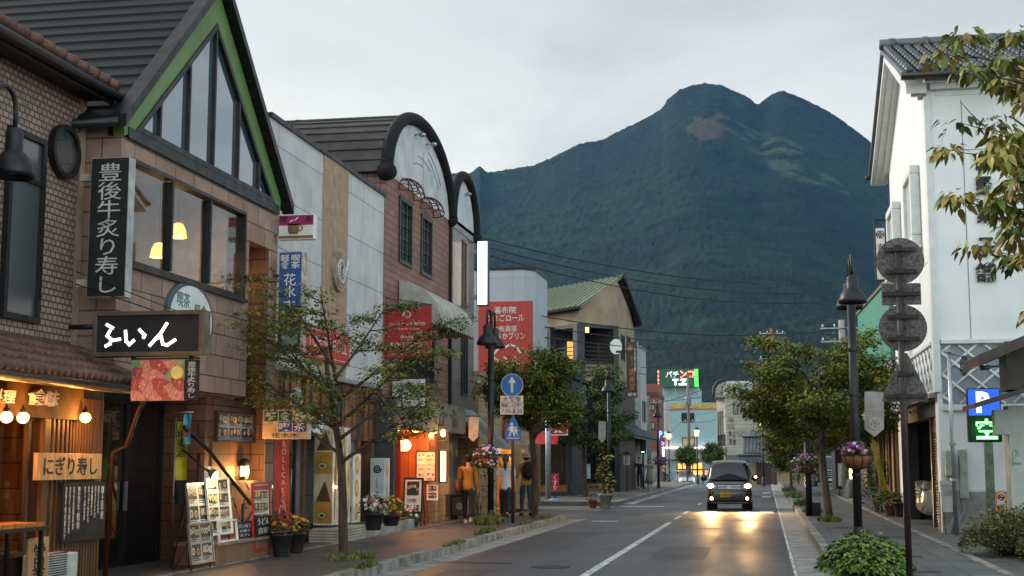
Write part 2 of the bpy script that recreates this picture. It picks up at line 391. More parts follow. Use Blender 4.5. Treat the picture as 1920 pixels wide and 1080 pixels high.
b = B(); [b.lathe((x,y,.001),[(.3,0),(.3,.004),(.27,.004),(.26,.002),(.01,.002)],20) for x,y in ((-1.35,33.2),(-3.9,41.5),(-3.2,20.6))]; S('manhole_cover',b,M('cast_iron',h('#2e2d2c'),.6,.5))
# pavements with kerbs
def kerb(x0,x1,y0,y1,z=.15,seg=.6):
    b = B(); y = y0
    while y < y1 - .05:
        dz = rnd.uniform(-.003,.003); b.box(x0,x1,y,min(y +seg - .004,y1),-.1,z +dz); y += seg
    return b
S('pavement',B().box(-7.42,-5.51,-10,37.4,-.1,.145),m_walk_l)
S('pavement',B().box(-9.6,-5.51,50.2,104,-.1,.145),m_pave_l)
S('kerb',kerb(-5.51,-5.35,-8,37.4),m_kerb,bevel=.012)
S('kerb',kerb(-5.51,-5.35,50.2,104),m_kerb,bevel=.012)
S('forecourt',B().box(-16,-7.43,-10,38,-.1,.155),m_apron)
S('forecourt',B().box(-16,-9.62,50.2,104,-.1,.15),m_pave_l)
S('kerb',kerb(-7.47,-7.40,3,37.4,.162,.9),m_kerb)
S('pavement',B().box(1.05,2.93,-10,102,-.1,.145),m_pave)
S('kerb',kerb(.88,1.05,-8,102),m_kerb,bevel=.012)
S('kerb',kerb(2.93,3.06,-8,70,.165),m_kerb,bevel=.01)
S('forecourt',B().box(3.06,30,-10,102,-.1,.13),m_asph2)
b = B(); 
for (u,v) in ((2.0,21.6),(1.7,31),(2.3,27.2),(1.9,18.6)): b.box(u - .25,u +.3,v,v +.35,.14,.149)
S('drain_grate',b,M('cast_iron',h('#2e2d2c'),.6,.5))

# ---------------------------------------------------------------- mountain
PROF = [(-400,640),(100,560),(300,480),(500,420),(700,372),(800,345),(850,330),(884,322),(899,309),(914,322),(955,316),(1000,309),(1040,292),(1085,270),(1130,262),(1165,243),(1205,224),(1240,204),(1252,186),
        (1270,170),(1296,159),(1322,155),(1352,158),(1372,168),(1398,178),(1421,196),(1436,184),(1452,173),(1468,169),(1488,176),(1515,188),(1550,205),(1590,232),(1630,262),(1680,306),(1740,360),(1820,425),(1920,490),(2150,600),(2500,700)]
RIDGE = 4200.0; FOOT = 700.0
pr = []
for x,y in PROF:
    d = FW * FOC + RT * (x - 960) + UP * (540 - y); pr.append((math.atan2(d.x,d.y),d.z /math.hypot(d.x,d.y)))
def prof(a):
    if a <= pr[0][0]: return pr[0][1]
    for (a0,e0),(a1,e1) in zip(pr,pr[1:]):
        if a <= a1: return e0 + (e1 - e0) * (a - a0) / (a1 - a0)
    return pr[-1][1]
NA,NR = 640,190
b = B(); b.sm = True; V = []; bare = []
a0,a1 = pr[0][0],pr[-1][0]
SOFT = [sum(prof(a0 +(a1 - a0)*i /NA +d_ *.006)*(7 - abs(d_)) for d_ in range(-6,7))/49 for i in range(NA +1)]
for j in range(NR +1):
    s = j / NR * 1.25
    r = FOOT + (RIDGE - FOOT) * s
    for i in range(NA +1):
        a = a0 + (a1 - a0) * i / NA
        k_ = max(0,min(1,(s - .6)/.38)); k_ = k_ * k_ * (3 - 2*k_); H = (prof(a)*k_ +SOFT[i]*(1 - k_)) * RIDGE
        if s <= 1: hh = H * (.30*s +.70*s ** 2.1)
        else: hh = H * (1 - (s - 1)*2.2)
        x,y = r * math.sin(a),r * math.cos(a)
        fade = min(1,s *3) * (max(0,1 - s) ** .5 if s <1 else .1)
        q = Vector((x *.0011,y *.0011,1.7)); g = noise.fractal(q,.85,2.1,6); g2 = abs(noise.noise(q *1.7+Vector((.5*noise.noise(q *2),0,4))))
        hh += fade * (g *60 - g2 *50) * min(1.0,.35+H /1100)
        hh += (5*noise.noise(Vector((a *330,s *150,3)))+3*noise.noise(Vector((a *800,s *420,7)))) * min(1,s *3)
        V.append((x,y,max(-6,hh)+(-3 if j ==0 else 0)+EYE.z))
b.add(V,[(j *(NA +1)+i,j *(NA +1)+i +1,(j +1)*(NA +1)+i +1,(j +1)*(NA +1)+i) for j in range(NR) for i in range(NA)])
def mk_mountain():
    m,t,n,l,p = _nodes('mountain_forest'); v = _vec(n,l)
    wood = n.new('ShaderNodeTexNoise'); wood.inputs['Scale'].default_value = .028; wood.inputs['Detail'].default_value = 9; wood.inputs['Roughness'].default_value = .72; l.new(v,wood.inputs['Vector'])
    big = _mr(n,l,_noise(n,l,v,.0026,8),.35,.65,0,1)
    c = _mix(n,l,big,h('#0e201d'),h('#1c2e20'))
    patch = _mr(n,l,_noise(n,l,v,.012,5),.48,.6,0,.8)
    c = _mix(n,l,patch,c,h('#0c1c1c'))
    tone = _mr(n,l,wood.outputs[0],.3,.7,.25,1.9)
    cc = n.new('ShaderNodeCombineXYZ'); [l.new(tone,cc.inputs[i]) for i in range(3)]
    c = _mix(n,l,1.0,c,cc.outputs[0],'MULTIPLY')
    at = n.new('ShaderNodeAttribute'); at.attribute_name = 'bare_soil'; at2 = n.new('ShaderNodeAttribute'); at2.attribute_name = 'meadow'
    edge = _noise(n,l,v,.011,12)
    def msk(a,lo,hi):
        x = n.new('ShaderNodeMath'); x.operation = 'MULTIPLY'; l.new(a.outputs['Fac'],x.inputs[0]); l.new(_mr(n,l,edge,.4,.6,.0,1.5),x.inputs[1]); return _mr(n,l,x.outputs[0],lo,hi,0,.75)
    c = _mix(n,l,msk(at2,.2,.9),c,h('#44523a'))
    c = _mix(n,l,msk(at,.25,.6),c,h('#4c4438'))
    l.new(c,p.inputs['Base Color']); p.inputs['Roughness'].default_value = .95; p.inputs['Specular IOR Level'].default_value = .1
    _bump(n,l,p,wood.outputs[0],.6,25.0)
    return m
mt = S('mountain',b,mk_mountain(),fix=False)
def lay_mask(name,spots):
    at = mt.data.attributes.new(name,'FLOAT','POINT'); vals = []
    for v in mt.data.vertices:
        d = v.co - EYE; dep = d.dot(FW); X = 960 + FOC * d.dot(RT) / dep if dep > 1 else 0; Y = 540 - FOC * d.dot(UP) / dep if dep > 1 else 0
        k = 0
        for (sx,sy,rx,ry,rot) in spots:
            ux = (X - sx) * math.cos(rot) + (Y - sy) * math.sin(rot); uy = -(X - sx) * math.sin(rot) + (Y - sy) * math.cos(rot)
            k = max(k,1.25 - ((ux /rx) ** 2+(uy /ry) ** 2))
        vals.append(max(0,min(1,k)))
    at.data.foreach_set('value',vals)
lay_mask('bare_soil',[(1325,240,40,24,0),(1350,226,26,18,.4),(1310,222,14,8,0)])
lay_mask('meadow',[(1480,300,100,34,.5),(1450,270,40,14,.3),(1560,345,60,14,.5),(1400,250,40,20,.4)])

# ================================================================ SHARED MATERIALS
m_black = M('black_metal',h('#1b1c1e'),.45,.3,var=.3)
m_blackm = M('black_matt',h('#161617'),.7,var=.3)
m_dkgrey = M('dark_grey',h('#3a3c3e'),.6,var=.25)
m_grey = M('mid_grey',h('#83868a'),.6,var=.25)
m_steel = M('steel',h('#9a9c9e'),.35,.7,var=.2)
m_white = M('white_paint',h('#d8d9d6'),.5,var=.12)
m_paper = M('paper',h('#d9d4c6'),.6,var=.15)
m_wood = M('pale_wood',h('#c09560'),.55,var=.3,scale=3,stretch=(8,8,.6),bump=.1)
m_wood2 = M('brown_wood',h('#7a4a2b'),.55,var=.4,scale=3,stretch=(6,6,.5),bump=.15)
m_dkwood = M('dark_wood',h('#33251c'),.6,var=.4,scale=4,stretch=(6,6,.5),bump=.15)
m_green_d = M('dark_green',h('#1f3d2e'),.5)
m_red = M('red_print',h('#b02028'),.55,var=.12)
m_gold = M('gold_print',h('#d8b24a'),.5)
m_glass = MG('clear_glass'); m_glass_sky = MG('mirror_glass',(.32,.38,.4),.26,1.9)
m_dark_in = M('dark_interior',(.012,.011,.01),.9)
def mk_pane(name,col,refl):
    m,t,n,l,p = _nodes(name); v = _vec(n,l)
    p.inputs['Base Color'].default_value = col + (1,); p.inputs['Roughness'].default_value = .03; p.inputs['IOR'].default_value = refl
    b = n.new('ShaderNodeBump'); b.inputs['Strength'].default_value = .04; b.inputs['Distance'].default_value = .02; l.new(_noise(n,l,v,1.1,2),b.inputs['Height']); l.new(b.outputs[0],p.inputs['Normal']); return m
m_pane = mk_pane('dark_pane',(.012,.014,.016),2.0); m_pane_d = mk_pane('dim_pane',(.01,.01,.01),1.5)
m_stone = MT('stone_block',h('#a08575'),h('#8f7566'),h('#4d4038'),.62,.31,.009,rough=.85,var=.22,nscale=3,bump=.5)
m_mos = MT('brown_tile',h('#a58d7e'),h('#8c7668'),h('#50463f'),.11,.075,.012,off=.5,rough=.6,var=.25,nscale=1.5)
m_btile = MT('tile_wall',h('#6e4c3a'),h('#62442f'),h('#2b1f19'),.42,.24,.008,rough=.6,var=.25)
m_slate = M('slate',h('#2b2e32'),.55,var=.3,scale=3,bump=.15,spec=.4)
m_terra = M('terracotta',h('#6d4a3b'),.7,var=.4,scale=6,bump=.15,col2=h('#4e352b'))
m_gfascia = M('green_fascia',h('#5f7d42'),.5,var=.12,scale=2)
bulb = ME('bulb_warm',(1,.55,.16),4.5); bulb_s = ME('bulb_small',(1,.6,.25),40)
warm_lit = ME('warm_lit',(1,.48,.12),2.2); warm_dim = ME('warm_dim',(1,.36,.1),.55)

# ================================================================ MENU PRINTS AND SMALL SIGNS
m_dish = [M('dish_a',h('#8d5a2c'),.5),M('dish_b',h('#a83b22'),.5),M('dish_c',h('#7d7a34'),.5),M('dish_d',h('#c9a34c'),.5)]
m_tray = M('tray_green',h('#26372f'),.5,var=.3); m_plate = M('plate',h('#c9c6bb'),.4); m_ink = M('ink',h('#1a1614'),.6)
MENU = [m_paper,m_tray,m_plate] + m_dish + [m_ink,m_red]
def menu_print(fr,u0,u1,v0,v1,n,cols,rows,par,name='menu_sheet',cap=.28,bgmat=None,tray=None,head=False,seed=0):
    """a printed menu: rows of dish photographs with captions, all one flat sheet a few millimetres thick"""
    r = random.Random(seed +int(abs(u0 *97+v0 *31))); b = B(); b.fb(fr,u0,u1,v0,v1,n,n +.004)
    W,H = u1 - u0,v1 - v0
    if head:
        hd = H * .1; b.mi = 8; b.fb(fr,u0 +W *.04,u1 - W *.04,v1 - hd,v1 - hd *.25,n +.003,n +.006); v1 -= hd * 1.05; H = v1 - v0
    cw,ch = W / cols,H / rows
    for i in range(cols):
        for j in range(rows):
            a,c = u0 + cw * (i +.08),v0 + ch * (j +cap); d,e = u0 + cw * (i +.92),v0 + ch * (j +.95)
            b.mi = 1; b.fb(fr,a,d,c,e,n +.003,n +.006)
            k = r.choice((2,3,4)); 
            for q in range(k):
                pu = a + (d - a) * (q +.5) / k + r.uniform(-.05,.05) * (d - a); pv = c + (e - c) * r.uniform(.35,.65); pr_ = min((d - a)/k *.5,(e - c)*r.uniform(.26,.4))
                b.mi = 2; b.disc(fr,pu,pv,pr_,n +.005,n +.008,12); b.mi = r.choice((3,4,5,6)); b.disc(fr,pu,pv,pr_ *.68,n +.007,n +.010,10)
            b.mi = 7
            for q in range(2):
                vv = v0 + ch * (j +cap *(.35+.35*q)); b.fb(fr,a,a +(d - a)*r.uniform(.5,.95),vv,vv +ch *cap *.16,n +.003,n +.0055)
    mats = list(MENU)
    if bgmat: mats[0] = bgmat
    if tray: mats[1] = tray
    return b.done(name,mats,par)
def spiral(b,fr,u,v,r,w,n0,n1,turns=2.3,tail=True):
    """a flat roll-cake curl, w wide"""
    k = int(turns *18); P = []
    for i in range(k +1):
        a = i / 18 * 2 * PI; rr = r * (.12+.88*i /k); P.append((u +rr *math.cos(a),v +rr *math.sin(a)))
    if tail: P += [(P[-1][0]+r *.25,P[-1][1]+r *.35),(P[-1][0]+r *.5,P[-1][1]+r *.9)]
    for (a0,b0),(a1,b1) in zip(P,P[1:]):
        d = Vector((a1 - a0,b1 - b0)); 
        if d.length < 1e-6: continue
        nn = Vector((-d.y,d.x)).normalized() * w / 2; e = d.normalized() * w * .2
        b.fp(fr,[(a0 - nn.x - e.x,b0 - nn.y - e.y),(a1 - nn.x +e.x,b1 - nn.y +e.y),(a1 +nn.x +e.x,b1 +nn.y +e.y),(a0 +nn.x - e.x,b0 +nn.y - e.y)],n0,n1)

# ================================================================ 1  BRICK RESTAURANT (far left)
bld = T('brick_restaurant','beige brick tile restaurant with round window and tiled awning at the left edge','building',(-9,10,0))
X1 = -8.3; e = FE(X1)
tw = (RX(X1,22,235,70,595)[0] - .05,14.5,3.2,5.3)
b = B(); b.box(-18,X1,2,15.35,2.6,6.15); b.done('wall',m_mos,bld)
b = B(); b.box(-8.34,-8.27,15.35,15.47,2.7,6.12); b.done('corner_trim',M('trim_beige',h('#9a8672'),.6),bld)
w = B(); w.rect(e,13.72,14.5,3.15,5.32,.07,0,.07); w.fb(e,13.79,14.43,4.75,4.8,0,.06); wo = w.done('window_frame',m_black,bld)
pt_ = mk_pane('tall_pane',(.04,.046,.05),2.3); pt_.node_tree.nodes['Principled BSDF'].inputs['Roughness'].default_value = .3; B().fb(e,13.79,14.43,3.22,5.25,.005,.03).done('pane',pt_,wo)
c = px(115,285,X=X1); w = B(); k = 32
for i in range(k):
    a,a2 = 2 * PI * i / k,2 * PI * (i +1) / k
    w.fp(e,[(c.y +r_ *math.cos(t),c.z +r_ *math.sin(t)) for r_,t in ((.27,a),(.27,a2),(.33,a2),(.33,a))],0,.09)
wo = w.done('round_window_frame',m_black,bld); B().disc(e,c.y,c.z,.272,.005,.05).done('pane',mk_pane('round_pane',(.05,.06,.07),3.2),wo)
# main roof with terracotta eave row, fascia and gutter
b = B(); EZ = 6.2
b.quad((-7.95,2,EZ +.03),(-7.95,15.6,EZ +.03),(-13,15.6,EZ +2.4),(-13,2,EZ +2.4)); b.quad((-7.95,2,EZ - .05),(-13,2,EZ +2.3),(-13,15.6,EZ +2.3),(-7.95,15.6,EZ - .05)); b.quad((-7.95,15.6,EZ +.03),(-7.95,15.6,EZ - .05),(-13,15.6,EZ +2.3),(-13,15.6,EZ +2.4))
rf = b.done('roof',m_terra,bld)
b = B()
for i in range(46):
    y = 15.55 - i * .27
    for j in range(5):
        x = -7.93 - j * .34; z = EZ + .05 + j * .162
        b.tube([(x +.02,y,z),(x - .4,y,z +.185)],[.075,.062],8)
b.done('roof_tiles',m_terra,rf)
b = B(); b.box(-8.3,-8.0,2,15.5,6.06,6.14); b.box(-8.0,-7.95,2,15.55,6.02,6.19); b.done('soffit',m_dkwood,rf)
b = B(); b.tube([(-7.88,2,6.12),(-7.88,15.75,6.1)],.065,10); b.box(-7.97,-7.8,15.62,15.8,5.95,6.16); b.tube([(-7.9,15.7,5.97),(-8.05,15.62,5.75),(-8.35,15.58,5.6)],.045); b.done('gutter',m_black,rf)
# lower shopfront
X1L = -7.9; e = FE(X1L)
b = B(); b.wall(e,3,15.45,0.1,2.75,-.25,0,[(11.2,14.1,.55,2.0)]); b.box(-8.15,-7.9,15.2,15.45,.1,.5); b.done('shopfront',m_dkwood,bld)
b = B()
for i in range(26):
    y = 14.2 + i * .05
    if i < 5: b.fb(e,14.12+i *.1,14.165+i *.1,.15,2.1,0,.05)
for i in range(12): y = 14.63 + i * .068; b.fb(e,y,y +.045,.15,2.3,0,.035)
b.fb(e,14.02,14.1,.15,2.1,0,.06); b.done('slats',M('lit_slat_wood',h('#5e4023'),.6,var=.45,scale=4,stretch=(6,6,.4)),bld)
# glowing window behind the counter
b = B(); b.box(-8.9,-8.85,10.8,14.4,.5,2.1); b.done('back_wall',M('ochre_wall',h('#8a4a20'),.8,var=.3,scale=2),bld)
b = B(); b.fb(e,11.2,14.1,.55,.6,-.02,.05); b.fb(e,12.7,12.76,.6,2.0,-.02,.03); b.fb(e,13.72,13.78,.6,2.0,-.02,.03); b.done('window_frame',m_dkwood,bld)
B().fb(e,11.2,14.1,.6,2.0,-.15,-.14).done('window_pane',MG('warm_glass',(.8,.62,.4),.03,1.0),bld)
lamp(bld,(-8.4,13.0,1.9),30,(1,.34,.06),.15)
# sign fascia under the awning, with relief letters
b = B(); b.fb(e,5,14.75,2.04,2.46,.04,.12); b.done('sign_fascia',M('ochre_plaster',h('#6b4a22'),.8,var=.35,scale=4,bump=.2,bscale=25),bld)
m_let = M('letter_wood',h('#e0d6c6'),.6)
a = RX(X1L +.18,58,724,104,768); text(e,'食味',a[0],a[1],a[2]+.03,a[3] - .02,.15,m_let,bld,th=.07,bold=.012,shear=.15)
a = RX(X1L +.18,-26,727,23,757); text(e,'料理',a[0],a[1],a[2],a[3],.15,m_let,bld,th=.07,bold=.01,shear=.15)
# tiled awning
b = B(); ax0,az0,ax1,az1 = -8.3,2.92,-7.38,2.47
b.quad((ax1,3,az1),(ax1,15.52,az1),(ax0,15.52,az0),(ax0,3,az0)); b.quad((ax1,3,az1 - .06),(ax0,3,az0 - .06),(ax0,15.52,az0 - .06),(ax1,15.52,az1 - .06)); b.quad((ax1,15.52,az1),(ax1,15.52,az1 - .06),(ax0,15.52,az0 - .06),(ax0,15.52,az0)); b.quad((ax1,3,az1),(ax1,3,az1 - .06),(ax1,15.52,az1 - .06),(ax1,15.52,az1))
aw = b.done('awning',m_terra,bld)
b = B()
for i in range(60):
    y = 15.5 - i * .135
    for j in range(4):
        t0,t1 = j / 4 - .03,(j +1) / 4 + .02
        P = lambda t,d: (ax1 +(ax0 - ax1)*t,y,az1 +(az0 - az1)*t +.03+d)
        b.tube([P(t0,.012),P(t1,-.004)],[.054,.043],8)
b.done('awning_tiles',m_terra,aw)
B().tube([(-7.32,3,2.43),(-7.32,15.62,2.4)],.055,10).done('gutter',m_black,aw)
b = B(); b.tube([(-7.34,15.55,2.4),(-7.5,15.6,2.2),(-7.62,15.55,1.75),(-7.78,15.52,1.68),(-7.82,15.52,.16)],.032,8); b.done('downpipe',M('copper',h('#43291b'),.5,.4),bld)
for (x,y,Y) in ((12,782,12.62),(43,783,13.05),(160,783,15.0)):
    g = px(x,y,X=-7.62) if x < 100 else px(x,y,X=-7.72)
    bs = B().ball(g,.062).done('bulb',bulb,bld); B().lathe(g,[(.03,.045),(.034,.09),(.012,.1),(.012,.13)],10).done('holder',m_black,bs)
    lamp(bld,g +Vector((.09,0,-.02)),20,(1,.42,.08),.06)
# things standing in front of it
sg = T('restaurant_board','long pale wooden board reading にぎり寿し hung above the black menu','sign',(-7.8,15,1.3))
a = RX(-7.78,80,846,190,895); f_ = FE(-7.78)
B().fb(f_,a[0] - .1,a[1],1.36,1.66,-.05,.0).done('board',m_wood,sg,bevel=.006)
text(f_,'にぎり寿し',a[0]+.03,a[1] - .12,1.41,1.62,.001,m_ink,sg,bold=.008)
sg = T('menu_blackboard','black menu board with white vertical writing under the にぎり寿し board','menu board',(-7.8,14.8,.7))
B().fb(f_,14.38,15.4,.66,1.33,-.04,-.005).done('board',m_blackm,sg)
m_chalk = M('chalk',h('#c9c9c4'),.7)
cols = [('豊後牛焼肉盛合せ',14.44,.03,.0),('豊後牛焼肉定食',14.53,.03,.06),('炭火焼　鶏定食',14.62,.03,.1),('豊後牛焼肉',14.74,.055,.1),('鶏そば定食',14.88,.03,.2),('鶏うどん定食',14.97,.03,.17),('鶏飯定食',15.05,.03,.25),('団子汁定食',15.13,.03,.22),('鶏天定食',15.21,.03,.27),('郷土料理',15.31,.055,.2)]
for s,u,w_,dv in cols: text(f_,s.replace('　',''),u - w_ *.6,u +w_ *.6,.7+dv *.95,1.28,-.005,m_chalk,sg,vert=True,th=.003)
sg = T('open_board','upright pale wooden plank reading 営業 in front of the white air conditioner','sign',(-7.5,13.6,.2))
a = RX(-7.55,55,1010,88,1110); f_ = FE(-7.55)
B().fb(f_,a[0],a[1],.3,a[3],-.03,0).done('plank',m_wood,sg,bevel=.005); B().fb(f_,a[0]+.1,a[1] - .1,.15,.32,-.2,.02).done('foot',m_wood2,sg)
text(f_,'営業中',a[0]+.08,a[1] - .06,a[3] - .72,a[3] - .06,.001,m_ink,sg,vert=True,bold=.01)
ac = T('air_conditioner','white outdoor air conditioner unit below the black menu board','air conditioner',(-7.7,14.6,.16))
a = RX(-7.58,87,1042,140,1100); f_ = FE(-7.58)
B().fb(f_,a[0],a[1]+.05,.2,a[3],-.28,0).done('casing',M('ac_white',h('#bdbcb4'),.5),ac,bevel=.012)
b = B(); 
for i in range(14): b.fb(f_,a[0]+.05,a[0]+(a[1] - a[0])*.68,.26+i *.026,.272+i *.026,.0,.008)
b.done('grille',m_dkgrey,ac); B().fb(f_,a[0],a[1],.155,.2,-.25,-.03).done('foot',m_dkgrey,ac)
ct = T('display_table','dark food display table with lit orange top at the lower left corner','table',(-7.6,12.6,.15))
a = px(0,985,X=-7.5); B().box(-7.85,-7.35,11.0,13.35,.86,.9).done('top',m_black,ct)
B().box(-7.8,-7.4,11.05,13.3,.9,.94).done('food_tray',M('fried_food',h('#b8702c'),.6,var=.6,scale=25,bump=.6,bscale=30),ct)
for q in ((-7.8,13.28),(-7.42,13.28),(-7.8,11.1),(-7.42,11.1)): B().box(q[0] - .02,q[0]+.02,q[1] - .02,q[1]+.02,.155,.86).done('leg',m_black,ct)

# ================================================================ 2  GREEN GABLED CAFE
bld = T('gabled_cafe','stone clad cafe with glazed triangular gable edged in bright green and a steep slate roof','building',(-9,18.3,0))
X2 = -7.8; e = FE(X2); Y0,Y1,YM = 15.5,21.1,18.28
EAV = 5.86; APX = 8.5
sl = (APX - EAV) / (YM - Y0); sr = (APX - EAV) / (Y1 - YM)
win = (15.74,19.66,4.03,5.38)
b = B(); b.wall(e,Y0,19.85,2.56,5.6,-.22,0,[win]); b.fb(e,19.85,Y1,4.98,5.6,-.22,0)
b.box(-15,-8.02,Y0,Y0 +.2,0.1,EAV +.05); b.box(-15,-8.02,Y1 - .2,Y1 - .01,.1,EAV - .1); b.box(-8.9,-8.02,19.62,19.84,2.56,5.6)
b.box(-9.2,-8.02,Y0 +.2,19.6,2.5,2.6); b.box(-9.5,-8.3,19.86,20.65,.1,4.98); b.done('stone_wall',m_stone,bld)
B().box(-8.0,-7.85,Y0 +.02,19.82,2.535,2.558).done('soffit',M('soffit_red',h('#5c3a30'),.7),bld)
# column
b = B(); b.fb(e,20.68,Y1,.1,4.98,-.6,.0); b.done('column',m_btile,bld)
B().fb(e,20.7,Y1 - .02,.1,4.97,0,.012).done('column_face',m_stone,bld)
# gable: green rake boards, glazed triangle
zi = 5.62
P0,P1,PA = (Y0 - .02,EAV),(Y1 +.02,EAV),(YM,APX)
i0,i1,iA = (Y0 +.62,zi +.2),(Y1 - .58,zi +.2),(YM,APX - .62)
b = B(); b.fp(e,[(Y0,5.6),(Y0 +.3,5.72),(YM,APX - .57),PA,P0],-.1,.03); b.fp(e,[(Y1,5.6),P1,PA,(YM,APX - .57),(Y1 - .28,5.72)],-.1,.031); b.done('rake_board',m_gfascia,bld)
b = B(); b.fb(e,Y0 +.1,Y1 - .08,5.6,5.74,-.12,.045)
tri = [(Y0 +.3,5.74),(Y1 - .28,5.74),(YM,APX - .55)]
b.ring(e,tri,.075,-.1,.05)
def ztri(u): return 5.74 + (APX - .6 - 5.74) * min((u - Y0 - .3)/(YM - Y0 - .3),(Y1 - .28 - u)/(Y1 - .28 - YM))
for u in (16.52,17.42,18.3,19.25,20.12): b.fb(e,u - .025,u +.025,5.74,ztri(u)+.02,-.08,.04)
gf = b.done('gable_window_frame',m_black,bld)
B().fp(e,tri,-.03,-.015).done('pane',mk_pane('gable_pane',(.05,.08,.095),4.6),gf)
# long window
b = B(); b.rect(e,win[0],win[1],win[2],win[3],.05,-.12,.03)
for u in (17.0,18.3): b.fb(e,u - .028,u +.028,win[2]+.07,win[3] - .07,-.1,.025)
b.fb(e,win[0] - .05,win[1]+.05,win[2] - .05,win[2],-.05,.06)
wf = b.done('window_frame',m_black,bld)
B().fb(e,win[0]+.06,win[1] - .06,win[2]+.06,win[3] - .06,-.06,-.05).done('pane',MG('cafe_glass',(.9,.9,.86),.1,1.3),wf)
# room behind the long window
b = B(); b.box(-12,-11.95,Y0 +.2,19.6,3.2,5.85); b.box(-12,-8.05,Y0 +.2,19.6,5.85,5.9); b.box(-12,-8.02,Y0 +.2,19.6,3.1,3.15)
b.box(-12,-8.05,19.55,19.6,3.15,5.85); b.done('room',M('cafe_plaster',h('#b9a88c'),.8),bld)
B().box(-11,-10.7,15.72,19.3,5.55,5.84).done('ceiling_beam',M('pale_beam',h('#c9a878'),.7),bld)
for (x,y,X) in ((334,433,-8.3),(298,470,-8.55),(428,500,-8.3)):
    g = px(x,y,X=X); s = B(); s.lathe(g,[(.13,-.1),(.105,.03),(.07,.1),(.02,.12)],16); so_ = s.done('pendant_lamp',ME('pendant',(1,.5,.13),1.9),bld)
    B().tube([g +Vector((0,0,.1)),(g.x,g.y,5.85)],.008,5).done('cord',m_black,so_); lamp(bld,g - Vector((.0,0,.16)),8,(1,.6,.28),.08)
B().fb(FE(-7.88),19.3,19.52,4.75,5.15,-.03,0).done('wall_speaker',m_dkgrey,bld)
# slate roof, both slopes stepped in courses
b = B(); rows = 15
for side in (0,1):
    for i in range(rows):
        t0,t1 = i / rows,(i +1) / rows + .004
        ye,ya = (Y0 - .22,YM) if side == 0 else (Y1 +.22,YM)
        s_ = sl if side == 0 else sr; ze = APX + .12 - s_ * abs(ye - ya)
        A = Vector((0,ye +(ya - ye)*t0,ze +(APX +.12 - ze)*t0)); C_ = Vector((0,ye +(ya - ye)*t1,ze +(APX +.12 - ze)*t1))
        for x0,x1 in ((-16,-7.68),):
            n0 = Vector((0,0,.035))
            q = [Vector((x0,0,0))+A +n0,Vector((x1,0,0))+A +n0,Vector((x1,0,0))+C_,Vector((x0,0,0))+C_]; d = Vector((0,0,-.09))
            b.add(q +[v +d for v in q],[(0,1,2,3),(7,6,5,4),(0,4,5,1),(1,5,6,2),(2,6,7,3),(3,7,4,0)])
rf = b.done('roof',MT('slate_courses',h('#16191d'),h('#121519'),h('#08090a'),.9,50,.006,mode='xy',rough=.7,spec=.25,var=.3,nscale=2),bld)
b = B()
for side,ye,s_ in ((0,Y0 - .26,sl),(1,Y1 +.26,sr)):
    zE = APX + .1 - s_ * abs(ye - YM)
    q = [(ye,zE - .06),(YM,APX +.05),(YM,APX +.2),(ye,zE +.1)]
    b.fp(FE(-7.72),q if side ==0 else [(YM,APX +.05),(ye,zE - .06),(ye,zE +.1),(YM,APX +.2)],-.1,.1)
b.done('verge',m_black,rf)
b = B(); b.tube([(-16,Y0 - .3,5.72),(-7.7,Y0 - .3,5.7)],.06,8); b.done('gutter',m_black,rf); b = B(); b.tube([(-16,Y1 +.3,5.6),(-7.7,Y1 +.3,5.58)],.05,8); b.done('gutter',m_black,rf)
# ground floor: recessed glass door, tiled return wall, pale panel
[B().box(*q).done('tile_wall',m_btile,bld) for q in ((-12,-8.7,15.7,16.6,.1,2.5),(-8.95,-8.02,18.9,19.1,.15,2.5),(-8.1,-8.0,19.1,20.68,1.5,2.5),(-8.1,-8.02,20.3,20.68,.15,1.5))]
B().box(-8.1,-8.03,19.1,20.3,.15,1.5).done('beige_panel',M('beige_panel',h('#b29a80'),.7,var=.2),bld)
B().box(-9.5,-8.0,18.82,18.9,.15,2.49).done('return_face',m_btile,bld)
d = FE(-8.66); b = B(); b.rect(d,16.62,18.8,.15,2.42,.07,-.05,.02); b.fb(d,17.62,17.72,.22,2.35,-.04,.015); dr = b.done('door',m_black,bld)
B().fb(d,16.69,18.73,.2,2.36,-.02,-.01).done('pane',m_pane_d,dr); B().fb(d,18.8,18.86,.15,2.45,-.05,.03).done('green_jamb',m_green_d,bld)
B().fb(d,16.2,18.86,2.42,2.53,-.05,.05).done('green_lintel',m_green_d,bld)
B().fb(d,17.6,17.64,.9,1.3,.02,.06).done('handle',m_steel,dr)
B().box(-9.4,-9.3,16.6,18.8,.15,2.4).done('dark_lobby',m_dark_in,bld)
B().box(-8.0,-7.94,18.83,18.9,1.3,1.5).done('intercom',m_white,bld)
# stepped platform, its rail and the pole of the hand lamp
pl = T('entrance_step','low tiled stone step in front of the cafe with the menu stands on it','step',(-7.6,19.3,.15))
B().box(-8.02,-7.42,17.95,20.4,.15,.42).done('step_body',MT('step_tile',h('#8b6a50'),h('#7c5d46'),h('#54402f'),.1,.5,.008,off=0,rough=.6),pl)
B().box(-8.02,-7.38,17.92,20.44,.42,.46).done('step_top',M('step_stone',h('#8d7a66'),.7,bump=.2),pl)
rl = T('handrail','black handrail in front of the crazy paved wall beside the lantern','handrail',(-7.9,19.6,.46))
pts = [px(345,800,X=-7.92),px(392,845,X=-7.85),px(470,945,X=-7.6)]
B().tube(pts,.028,8).done('rail',m_black,rl); q = px(455,960,X=-7.62); B().tube([(q.x,q.y,.46),q +Vector((0,0,.12))],.022,8).done('post',m_black,rl); q = px(373,850,X=-7.95); B().tube([(q.x,q.y,.16),q],.022,8).done('post',m_black,rl)
gw = T('garden_wall','low beige crazy paved wall carrying the small black lantern','wall',(-7.9,20,.15))
